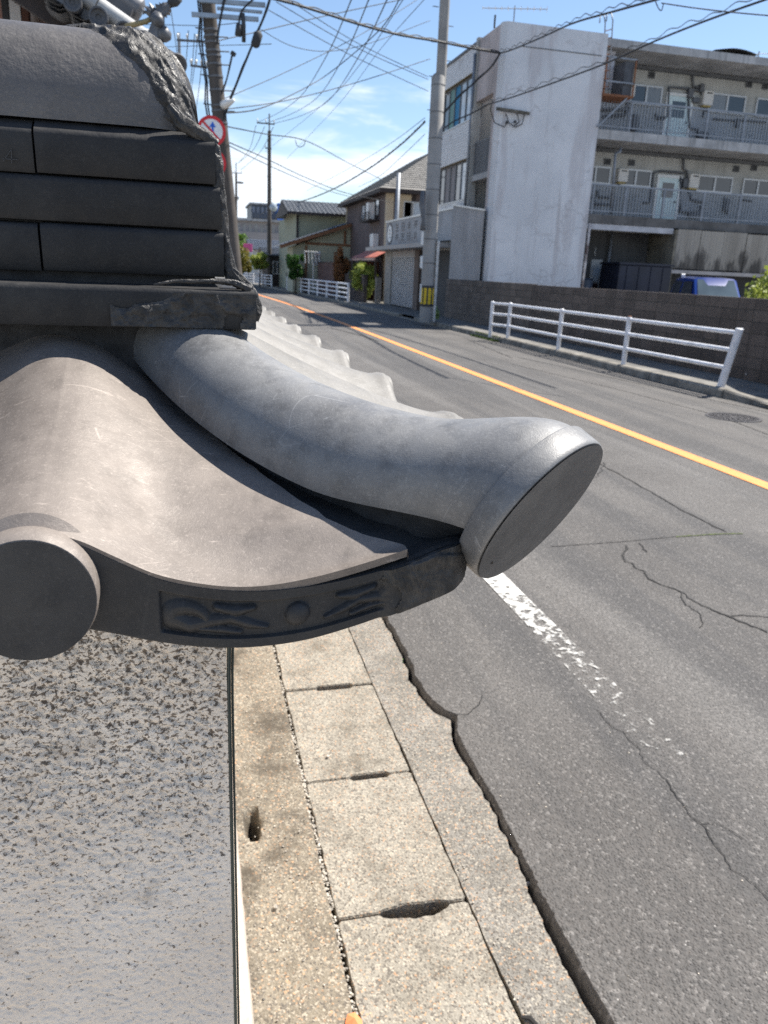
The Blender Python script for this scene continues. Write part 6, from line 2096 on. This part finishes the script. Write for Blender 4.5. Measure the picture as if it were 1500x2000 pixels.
# thin tall pole and the one behind it
def tall_pole(px, pyt, pyb, Y, r0, r1, label, armpx=None, z0=0.0):
    a, b = P(px, pyb, Y=Y), P(px, pyt, Y=Y)
    t = thing('utility_pole', (a.x, Y, z0), label, 'pole', 'utility poles')
    MB().tube([(a.x, Y, z0 - 0.1), (b.x, Y, b.z - 1.2)], [r0, r1], 14).build('shaft', M_conc2, t, smooth=True, angle=40)
    MB().cyl((b.x, Y, b.z - 1.25), (b.x, Y, b.z), 0.06, n=8).build('tip', M_grey, t)
    return t, b
tp, b = tall_pole(526, 222, 562, 66, 0.2, 0.13, 'thin tall utility pole beyond the middle guard rail', z0=SW)
armz = P(518, 242, Y=66).z
xa, xb = P(501, 242, Y=66).x, P(536, 242, Y=66).x
insA = crossarm(tp, ((xa + xb) / 2, 65.8, armz), (1, 0, 0.0), xb - xa, 3, ins=0.3)
crossarm(tp, (b.x - 0.1, 65.8, P(520, 290, Y=66).z), (1, 0, 0), 0.5, 1)
for k in range(10):
    z = 3.0 + k * 0.9
    MB().cyl((b.x + (0.12 if k % 2 else -0.12), 66, z), (b.x + (0.32 if k % 2 else -0.32), 66, z), 0.015, n=5).build('climbing_step', M_dgrey, tp)
qq = P(534, 405, Y=65.6)
MB().ball(qq, 0.32, 10, 7).build('lamp_globe', M_gpale, tp, smooth=True)
MB().cyl((b.x, 66, qq.z + 0.4), (qq.x, 65.6, qq.z + 0.3), 0.03, n=6).build('lamp_arm', M_grey, tp)
tp2, b2 = tall_pole(461, 318, 520, 110, 0.2, 0.13, 'farthest utility pole with a small crossarm left of the street', z0=0)
za2 = P(460, 338, Y=110).z
insB = crossarm(tp2, ((P(446, 335, Y=110).x + P(470, 335, Y=110).x) / 2, 109.8, za2), (1, 0, 0), 1.9, 3, ins=0.4)
MB().ball(P(469, 337, Y=109.5) - Vector((0, 0, 1.2)), 0.3, 8, 5, (1.6, 1, 0.5)).build('lamp_head', M_dgrey, tp2, smooth=True)

# leaning pole on this side of the street, with arms, boxes, lamp and road signs
LYp = 20.0
l0, l1 = P(436, 300, Y=LYp), P(402, -40, Y=LYp)
dirp = (l1 - l0).normalized()
base = l0 + dirp * ((GZ - l0.z) / dirp.z)
lp = thing('utility_pole', base, 'leaning brown-stained utility pole with many wires behind the tiled wall', 'pole', 'utility poles')
topp = l0 + dirp * 6.5
MB().tube([base, topp], [0.175, 0.145], 16).build('shaft', M_conc2, lp, smooth=True, angle=40)
def onp(py):
    q = P(418, py, Y=LYp)
    return l0 + dirp * ((q.z - l0.z) / dirp.z)
for py, xa, xb in ((6, 388, 518), (20, 424, 512), (34, 374, 505)):
    a, b = P(xa, py - 6 if xa < 400 else py - 4, Y=LYp - 0.25), P(xb, py + 4, Y=LYp - 0.25)
    MB().beam(a, b, 0.08, 0.085 if py != 20 else 0.05).build('crossarm', simple('galvanised_arm', (0.3, 0.36, 0.42), 0.5, 0.15, 3, metal=0.3), lp)
for k, py in enumerate((60, 72, 84, 100, 110, 126, 150, 176, 206, 216, 240)):
    c_ = onp(py)
    MB().tube([c_ - dirp * 0.02, c_ + dirp * 0.02], 0.172, 16).build('steel_band', M_dgrey, lp, smooth=True, angle=40)
    if k % 2:
        MB().cyl(c_, c_ + Vector((0.36, 0, 0.02)), 0.014, n=5).build('climbing_step', M_dgrey, lp)
    else:
        MB().cyl(c_, c_ - Vector((0.34, 0, -0.02)), 0.014, n=5).build('climbing_step', M_dgrey, lp)
for pxs, r_ in (([(474, 26), (476, 50), (476, 82)], 0.045), ([(468, 48), (465, 70)], 0.075), ([(457, 102), (454, 108)], 0.06)):
    MB().tube([P(x_, y_, Y=LYp - 0.3) for x_, y_ in pxs], r_, 8).build('fuse_holder', M_dk, lp, smooth=True)
a, b = P(497, 92, Y=LYp - 0.4), P(506, 62, Y=LYp - 0.4)
MB().tube([a, a.lerp(b, 0.15), a.lerp(b, 0.85), b], [0.06, 0.1, 0.1, 0.06], 10).build('splice_box', M_dk, lp, smooth=True)
a, b = P(437, 205, Y=LYp - 0.2), P(457, 196, Y=LYp - 0.6)
MB().tube([a, a.lerp(b, 0.3), b], [0.1, 0.09, 0.03], 10).build('street_lamp', M_white, lp, smooth=True)
MB().cyl(onp(200), a, 0.025, n=6).build('lamp_arm', M_dgrey, lp)
# lines of wires running down the pole's left side
for dx, amp in ((-14, 2), (-18, 3)):
    pts_ = [P(x_ + dx + amp * math.sin(i * 2.1), y_, Y=LYp - 0.1) for i, (x_, y_) in enumerate(((404, 0), (406, 40), (409, 80), (413, 120), (417, 160), (421, 200), (425, 240), (428, 270)))]
    MB().tube(pts_, 0.02, 5).build('riser_cable', M_cable, lp, smooth=True)

def road_sign(px, py, rpx, Y, label, arrow):
    c = P(px, py, Y=Y)
    t = thing('road_sign', c, label, 'road sign', 'red ringed road signs')
    r_ = rpx * Y / FPX * 0.985
    fd = Vector((0.02, -1, 0))
    ux = Vector((1, 0.02, 0))
    def disc(r0, r1, dd, mat, name):
        a = np.linspace(0, 2 * np.pi, 49)[:-1]
        G = np.array([[tuple(c + ux * (rr_ * math.cos(x_)) + Vector((0, 0, rr_ * math.sin(x_))) + fd * dd) for x_ in a] for rr_ in (r0, r1)])
        MB().grid(G, wrap=True).build(name, mat, t)
    MB().cyl(c + fd * 0.0, c - fd * 0.02, r_, n=48).build('plate', M_alu, t, smooth=True, angle=40)
    disc(0.001, r_ * 0.78, 0.004, simple('sign_white', (0.8, 0.8, 0.8), 0.5, 0.03), 'sign_face')
    disc(r_ * 0.78, r_ * 1.0, 0.005, simple('sign_red', (0.62, 0.02, 0.025), 0.5, 0.05), 'red_ring')
    if arrow:
        w2 = lambda u, v: c + ux * (u * r_) + Vector((0, 0, v * r_)) + fd * 0.008
        blue = simple('sign_arrow_blue', (0.01, 0.12, 0.6), 0.5, 0.05)
        m_ = MB()
        m_.quad(w2(0.28, -0.62), w2(0.42, -0.55), w2(0.17, -0.1), w2(0.15, 0.3), w2(0.02, 0.3), w2(0.03, -0.12))
        m_.add([w2(-0.14, 0.26), w2(0.31, 0.26), w2(0.09, 0.62)], [(0, 1, 2)])
        m_.build('blue_arrow', blue, t)
        w3 = lambda u, v: c + ux * (u * r_) + Vector((0, 0, v * r_)) + fd * 0.011
        MB().quad(w3(-0.6, 0.5), w3(-0.5, 0.6), w3(0.6, -0.5), w3(0.5, -0.6)).build('red_slash', bpy.data.materials['sign_red'], t)
    MB().beam(c + Vector((0, 0.04, 0)), onp(py) , 0.04, 0.06).build('bracket', M_grey, t)
    return t
road_sign(413, 256, 25, 19.2, 'upper round road sign with red ring, blue arrow and red slash on the leaning pole', True)
road_sign(415, 318, 24, 19.2, 'lower red ringed road sign mostly hidden behind the roof stack', False)

# poles seen between tile roof and leaning pole
sp2, b3 = tall_pole(349, 64, 300, 34, 0.13, 0.1, 'short dark pole seen between the roof ornament and the leaning pole', z0=0)
for k, (py, xa, xb) in enumerate(((78, 345, 405), (128, 372, 405))):
    a, b = P(xa, py, Y=33.8), P(xb, py + 4, Y=33.8)
    crossarm(sp2, (a + b) / 2, b - a, (b - a).length, 4, th=0.07, ins=0.22)

# ---------------------------------------------------------------- wires
def wire(pxs, Ys, r, label, group='overhead wires', helix=0.0, n=10):
    """a hanging line through known places; Ys gives the distance at each place"""
    if not hasattr(Ys, '__len__'):
        Ys = [Ys] * len(pxs)
    if len(Ys) == 2:
        Ys = [Ys[0] + (Ys[1] - Ys[0]) * i / (len(pxs) - 1) for i in range(len(pxs))]
    ps = [P(x, y, Y=Y) for (x, y), Y in zip(pxs, Ys)]
    pts = []
    for i in range(len(ps) - 1):
        p0, p1, p2, p3 = ps[max(0, i - 1)], ps[i], ps[i + 1], ps[min(len(ps) - 1, i + 2)]
        for k in range(n):
            t = k / n
            pts.append(0.5 * ((2 * p1) + (p2 - p0) * t + (2 * p0 - 5 * p1 + 4 * p2 - p3) * t * t + (3 * p1 - p0 - 3 * p2 + p3) * t ** 3))
    pts.append(ps[-1])
    r = r * 0.75
    mb = MB().tube(pts, r, 6)
    if helix:
        fine = []
        L_ = 0
        for i in range(len(pts) - 1):
            seg = (pts[i + 1] - pts[i]).length
            m_ = max(2, int(seg / 0.09))
            for k in range(m_):
                u = k / m_
                a = (L_ + seg * u) * 9
                fine.append(pts[i].lerp(pts[i + 1], u) + Vector((0, 0, 1.5 + 0.55 * math.sin(a) + 0.35 * math.sin(a * 0.37 + 1))) * helix)
            L_ += seg
        mb.tube(fine, r * 0.45, 4)
    return tag(mb.build('overhead_wire', M_cable, smooth=True), label, 'wire', group)
wire([(520, -6), (575, 8), (640, 28), (700, 47), (775, 67), (850, 80), (915, 93), (978, 104)], [20, 20.5, 21.2, 22, 23, 24, 24.3, 24.4], 0.04, 'thick wrapped cable from the leaning pole across the stepped pole to the blank wall', helix=0.03)
wire([(976, 104), (1000, 97), (1060, 72), (1120, 45), (1200, 22), (1290, -3)], [24.4, 23, 20, 17.5, 15, 13], 0.028, 'twisted cable rising to the right from the top of the blank wall', helix=0.045)
wire([(976, 106), (960, 130), (930, 158), (890, 195), (852, 240)], [24.4, 24.5, 24.8, 25.2, 25.4], 0.035, 'thick cable sagging from the blank wall corner down to the stepped pole', helix=0.02)
wire([(952, 204), (1000, 190), (1080, 162), (1180, 125), (1280, 80), (1380, 40), (1510, -6)], [24.3, 22.5, 20, 17.5, 15.5, 13.8, 12], 0.026, 'twisted cable rising to the right from the stair opening of the apartment block', helix=0.05)
wire([(952, 205), (920, 222), (885, 238), (852, 262)], [24.3, 24.6, 25, 25.4], 0.028, 'slack cable between stair opening and stepped pole')
wire([(1292, 6), (1360, 16), (1430, 24), (1520, 32)], [13, 11], 0.012, 'single thin wire at the top right corner of the sky')
wire([(1280, 2), (1286, 16), (1292, 20), (1296, 6)], 13, 0.012, 'little drooping wire loop at the top right of the sky')
for (a, b, c_, d), ins, nm in ((((505, 238), (590, 185), (640, 105), (688, -5)), 0, 'left'), (((520, 240), (620, 190), (672, 110), (722, -5)), 1, 'middle'), (((536, 241), (642, 196), (700, 112), (758, -5)), 2, 'right')):
    wire([a, ((a[0] + b[0]) / 2 - 2, (a[1] + b[1]) / 2 + 8), b, c_, d], [65.8, 58, 48, 33, 22], 0.022, 'power line sweeping up from the %s insulator of the thin tall pole' % nm)
wire([(532, 285), (640, 196), (700, 130), (790, -5)], [66, 45, 32, 21], 0.014, 'faint service wire just right of the three power lines')
wire([(560, 310), (660, 205), (740, 100), (832, -5)], [66, 45, 32, 21], 0.012, 'faintest rightmost wire sweeping up over the street')
wire([(438, 221), (500, 214), (560, 190), (640, 145), (740, 60), (782, -5)], [20, 22, 26, 29, 26, 22], 0.02, 'dark sagging wire from the leaning pole climbing to the top of the sky')
for a, b, nm in (((500, 245), (466, 318), 'left'), ((517, 247), (463, 320), 'middle'), ((534, 248), (470, 332), 'right')):
    wire([a, ((a[0] + b[0]) / 2 + 4, (a[1] + b[1]) / 2 + 10), b], [66, 90, 109.8], 0.03, 'power line from the %s insulator of the thin tall pole to the farthest pole' % nm)
wire([(424, 80), (520, 58), (640, 30), (790, -2)], [20, 24], 0.014, 'straight wire from the leaning pole crossing the whole upper sky')
wire([(430, 196), (560, 140), (700, 70), (820, -4)], [20, 26], 0.012, 'wire fanning up from the street lamp on the leaning pole')
wire([(436, 214), (560, 196), (700, 160), (840, 115)], [20, 25.4], 0.014, 'nearly level wire from the leaning pole to the stepped pole')
for i, (a, b, c_) in enumerate((((540, 4), (690, 90), (836, 155)), ((570, 4), (700, 85), (836, 150)), ((525, 20), (680, 105), (836, 178)))):
    wire([a, b, c_], [20, 25.4], 0.013, ('lower', 'upper', 'lowest')[i] + ' of the parallel wires slanting down to the stepped pole')
wire([(510, 58), (570, 90), (640, 100), (720, 85), (840, 40)], [20, 25.4], 0.011, 'slack telephone wire bellying below the thick wrapped cable')
wire([(438, 246), (520, 262), (600, 276), (680, 318), (760, 358)], [20, 24, 27, 33, 40], 0.018, 'wire from the leaning pole down to the brown house, with a loop')
wire([(577, 273), (580, 284), (587, 287), (594, 283), (596, 275)], 27, 0.014, 'small hanging loop on the wire to the brown house')
wire([(438, 274), (520, 310), (600, 348), (680, 378), (770, 396)], [20, 25, 30, 35, 41], 0.018, 'lower wire sagging from the leaning pole towards the brown house eave')
wire([(438, 280), (540, 330), (640, 372), (700, 388)], [20, 27, 36, 44], 0.016, 'lowest wire sagging from the leaning pole over the far street')
wire([(830, 238), (780, 285), (720, 330), (650, 370), (590, 393), (540, 402)], [25.2, 31, 37, 46, 56, 65], 0.035, 'heavy cable sagging from the stepped pole to the thin tall pole', helix=0.02)
wire([(830, 230), (760, 282), (680, 330), (600, 372)], [25.2, 35, 48, 60], 0.014, 'thin wire above the heavy sagging cable')
wire([(830, 262), (780, 310), (740, 345), (700, 365)], [25.2, 30, 36, 42], 0.012, 'thin wire from the stepped pole to the brown house roof')
wire([(532, 402), (500, 425), (470, 440), (440, 446)], [66, 85, 105, 125], 0.035, 'dark wire from the thin tall pole down to the far left')
wire([(528, -4), (520, 22), (500, 70), (478, 124), (455, 182), (430, 250)], [19.6, 19.6, 19.6, 19.7, 19.8, 19.9], 0.032, 'thick black cable slanting down past the leaning pole', helix=0.03)
wire([(454, 108), (448, 135), (440, 165), (432, 185)], 19.7, 0.02, 'crinkled drop wire under the small fuse on the leaning pole', helix=0.04)
wire([(440, -4), (432, 30), (426, 65), (424, 84)], 19.7, 0.03, 'crinkled wire running down the leaning pole top', helix=0.04)
wire([(498, -4), (482, 10), (470, 26), (466, 50)], 19.7, 0.025, 'short jumper wire beside the crossarms of the leaning pole')
for i, (a, b) in enumerate((((330, -4), (356, 200)), ((368, 60), (352, 210)), ((380, 66), (362, 240)), ((398, 70), (380, 236)), ((393, 0), (366, 232)))):
    wire([a, ((a[0] + b[0]) / 2 + 2, (a[1] + b[1]) / 2), b], [28, 40], 0.018, ('first', 'second', 'third', 'fourth', 'fifth')[i] + ' thin wire, counted from the roof ornament, left of the leaning pole')
wire([(200, 48), (300, 48), (400, 50), (470, 44)], [30, 20], 0.012, 'level wire crossing behind the roof ornament')
wire([(310, 92), (380, 90), (460, 88), (530, 86)], [30, 20], 0.011, 'lower level wire crossing behind the leaning pole')

# ---------------------------------------------------------------- tiled house roof at the upper left
th = thing('tiled_gate_house', (-1.2, 5.8, GZ), 'wooden gate house at the upper left with grey barrel tiles along its verge', 'gate house')
M_gt = tile_mat('gate_roof_clay', (0.13, 0.13, 0.135), (0.22, 0.22, 0.225), 0.4, grain=200, mottle=0.3)
M_roll = tile_mat('sunlit_roll_clay', (0.36, 0.36, 0.35), (0.46, 0.46, 0.45), 0.4, grain=200, mottle=0.3)  # gate roof clay lightened, so the sun on the rolls is in the colour
M_soff = simple('red_brown_soffit', (0.16, 0.05, 0.025), 0.8, 0.3, 3)
VY = 5.3
v0, v1 = P(150, -18, Y=VY), P(283, 76, Y=VY)
dv = (v1 - v0).normalized()
vt = v0 - dv * 1.6
MB().prism([tuple(vt + Vector((0, 0, -0.05))), tuple(v1 + dv * 0.12 + Vector((0, 0, -0.05))), tuple(v1 + dv * 0.12 + Vector((0, 0, -0.12))), tuple(vt + Vector((0, 0, -0.12)))], (0, 4.2, 0)).build('roof_deck', M_gt, th)
MB().prism([tuple(vt + Vector((0, 0.14, -0.125))), tuple(v1 + dv * 0.06 + Vector((0, 0.14, -0.125))), tuple(v1 + dv * 0.06 + Vector((0, 0.14, -0.24))), tuple(vt + Vector((0, 0.14, -0.26)))], (0, 0.06, 0)).build('verge_board', M_dbrown, th)
MB().prism([tuple(vt + Vector((0, 0.2, -0.14))), tuple(v1 + Vector((0, 0.2, -0.14))), tuple(v1 + Vector((0, 0.2, -0.17))), tuple(vt + Vector((0, 0.2, -0.17)))], (0, 3.8, 0)).build('soffit', M_soff, th)
# verge rolls: white-lit barrel pieces end to end
L_ = 0.29
n = int((v1 - vt).length / L_) + 1
for i in range(n):
    a = v1 - dv * (L_ * i) 
    b = a - dv * (L_ - 0.006)
    MB().tube([a, a - dv * 0.02, b], [0.058, 0.052, 0.05], 16).build('verge_roll', M_roll, th, smooth=True, angle=40)
# round ends facing the street below the verge
for (x_, y_, r_) in ((192, 33, 15), (141, 4, 14.5), (243, 62, 15)):
    c_ = P(x_, y_, Y=VY - 0.1)
    rr_ = r_ * (VY) / FPX
    G = []
    for rad, dd in ((0, 0.012), (0.3, 0.012), (0.32, 0.004), (0.55, 0.004), (0.72, 0.0), (0.78, -0.012), (0.97, -0.012), (1.0, 0.0), (1.0, 0.03), (0.9, 0.05), (0.88, 0.3)):
        G.append([(c_.x + rr_ * rad * math.cos(6.2832 * q / 28), c_.y + dd, c_.z + rr_ * rad * math.sin(6.2832 * q / 28)) for q in range(28)])
    MB().grid(np.array(G), wrap=True).build('round_end', simple('round_end_clay', (0.085, 0.085, 0.09), 0.5, 0.25, 20), th, smooth=True, angle=30)
# curved under-tiles between the round ends
for (x_, y_) in ((165, 20), (217, 50), (115, -10)):
    c_ = P(x_, y_, Y=VY - 0.02)
    for k in range(3):
        G = np.array([[(c_.x + 0.085 * math.sin(a), c_.y + dd, c_.z - 0.03 - k * 0.017 - 0.06 * (1 - abs(a) / 1.1) * 0.6) for a in np.linspace(-1.1, 1.1, 12)] for dd in (-0.06 + k * 0.02, 0.2)])
        MB().grid(G).build('under_tile', M_gt, th, smooth=True)
# ridge of stacked tiles running back, upper middle
for k, (x0_, y0_, x1_, y1_, r_) in enumerate(((222, -14, 272, 22, 0.075), (196, -14, 262, 34, 0.05))):
    a, b = P(x0_, y0_, Y=VY + 0.5), P(x1_, y1_, Y=VY + 0.5)
    d = (b - a).normalized()
    MB().tube([a - d * 0.8, b, b + d * 0.015], [r_, r_, r_ * 0.7], 16).build('descending_ridge_cap', M_gt, th, smooth=True, angle=40)
for k in range(4):
    a, b = P(176 + k * 5, -16 + k * 1, Y=VY + 0.4), P(246 + k * 4, 46 - k * 6, Y=VY + 0.4)
    MB().beam(a, b, 0.16 - 0.02 * k, 0.045).build('descending_ridge_course', simple('ridge_course_clay', (0.1, 0.1, 0.105), 0.5, 0.2, 12), th)
# eave end: barrel pointing to the viewer's right
a, b = P(300, 96, Y=5.3), P(347, 126, Y=4.75)
d = (b - a).normalized()
c_ = b
rr_ = 0.052
ux = d.cross(Vector((0, 0, 1))).normalized()
uz = ux.cross(d)
G = []
for rad, dd in ((0, -0.006), (0.35, -0.006), (0.38, -0.012), (0.6, -0.012), (0.7, -0.004), (0.95, 0.0), (1.0, -0.006), (1.0, -0.03), (0.86, -0.045), (0.84, -0.5)):
    G.append([tuple(c_ + ux * (rr_ * rad * math.cos(6.2832 * q / 28)) + uz * (rr_ * rad * math.sin(6.2832 * q / 28)) + d * dd) for q in range(28)])
MB().grid(np.array(G), wrap=True).build('eave_end_barrel', bpy.data.materials['round_end_clay'], th, smooth=True, angle=30)
MB().prism([tuple(P(x_, y_, Y=5.25)) for x_, y_ in ((268, 78), (300, 88), (335, 140), (338, 165), (330, 190), (290, 130))], (0, 0.5, 0)).build('eave_stack', M_fascia, th)
# posts, boards
def post(x0, x1, mat, Y=6.0, round_=False, top=-30):
    a, b = P(x0, 60, Y=Y), P(x1, 60, Y=Y)
    zt2 = P(x0, top, Y=Y).z
    if round_:
        MB().cyl(((a.x + b.x) / 2, Y, GZ), ((a.x + b.x) / 2, Y, zt2), (b.x - a.x) / 2, n=18).build('post', mat, th, smooth=True, angle=40)
    else:
        MB().box(a.x, b.x, Y, Y + 0.12, GZ, zt2).build('post', mat, th)
post(62, 82, simple('grey_round_timber', (0.2, 0.17, 0.155), 0.8, 0.2, 6), round_=True)
post(45, 58, simple('dark_red_timber', (0.1, 0.045, 0.03), 0.8, 0.2, 5))
post(22, 43, simple('white_post_paint', (0.62, 0.63, 0.63), 0.7, 0.06, 3))
post(7, 20, M_dk)
a, b = P(82, 60, Y=7.5), P(250, 60, Y=7.5)
MB().box(a.x - 0.1, b.x, 7.5, 7.6, GZ, P(100, -20, Y=7.5).z).build('dark_inner_wall', simple('dark_inner_boards', (0.03, 0.02, 0.016), 0.9), th)
# roof-corner ornament: a leafy finial with spiked tail
orn = thing('roof_finial', P(312, 96, Y=5.0), 'spiky grey clay finial standing on the tiled roof corner', 'finial')
def px5(x, y, dy=0.0):
    return P(x, y, Y=5.0 + dy)
M_orn = simple('finial_clay', (0.13, 0.132, 0.14), 0.45, 0.35, 14, 0.5, 60)
MB().tube([px5(306, 92), px5(300, 78), px5(303, 60), px5(309, 48), px5(306, 34), px5(300, 26)], [0.045, 0.04, 0.032, 0.036, 0.045, 0.03], 12).build('stem', M_orn, orn, smooth=True)
mb = MB()
for k, (bx, by, tx, ty, wd) in enumerate(((300, 26, 281, 10, 0.03), (300, 28, 279, 22, 0.03), (302, 26, 291, 4, 0.028), (303, 30, 312, 20, 0.03), (284, 26, 276, 14, 0.016))):
    p_, t_ = px5(bx, by), px5(tx, ty)
    d_ = (t_ - p_)
    s_ = d_.cross(Vector((0, 1, 0))).normalized() * wd
    MB().add([p_ - s_, p_ + s_, p_ + Vector((0, -0.02, 0)) + d_ * 0.3, p_ + Vector((0, 0.02, 0)) + d_ * 0.3, t_], [(0, 2, 4), (1, 4, 2), (0, 4, 3), (1, 3, 4), (0, 3, 1, 2)]).build('leaf', M_orn, orn)
# fan-shaped spiked tail
cx_, cy_ = 316, 18
spk = []
rs_ = random.Random(2)
for k in range(11):
    a = -2.3 + k * 0.46
    spk.append((cx_ + (17 + rs_.uniform(-2, 3)) * math.cos(a), cy_ + 15 * math.sin(a)))
    spk.append((cx_ + 10.5 * math.cos(a + 0.23), cy_ + 10 * math.sin(a + 0.23)))
MB().prism([tuple(px5(x_, y_, -0.02)) for x_, y_ in spk], (0, 0.05, 0)).build('spiked_tail', M_orn, orn)
MB().tube([px5(310, 34), px5(314, 24), px5(322, 14), px5(336, 6)], [0.03, 0.028, 0.024, 0.012], 10).build('tail_rib', M_orn, orn, smooth=True)
MB().tube([px5(330, 8), px5(342, 3), px5(352, -4)], [0.02, 0.026, 0.018], 10).build('dark_tip', M_dk, orn, smooth=True)
MB().tube([px5(308, 62), px5(318, 66), px5(325, 74), px5(328, 80)], [0.03, 0.045, 0.038, 0.02], 12).build('scroll', M_orn, orn, smooth=True)
MB().ball(px5(309, 40, -0.03), 0.034, 10, 7).build('boss', M_orn, orn, smooth=True)
MB().tube([px5(300, 34), px5(285, 42), px5(262, 48), px5(244, 50)], [0.012, 0.014, 0.014, 0.01], 8).build('gilt_stay', simple('tarnished_brass', (0.3, 0.24, 0.12), 0.5, 0.2, 8), orn, smooth=True)
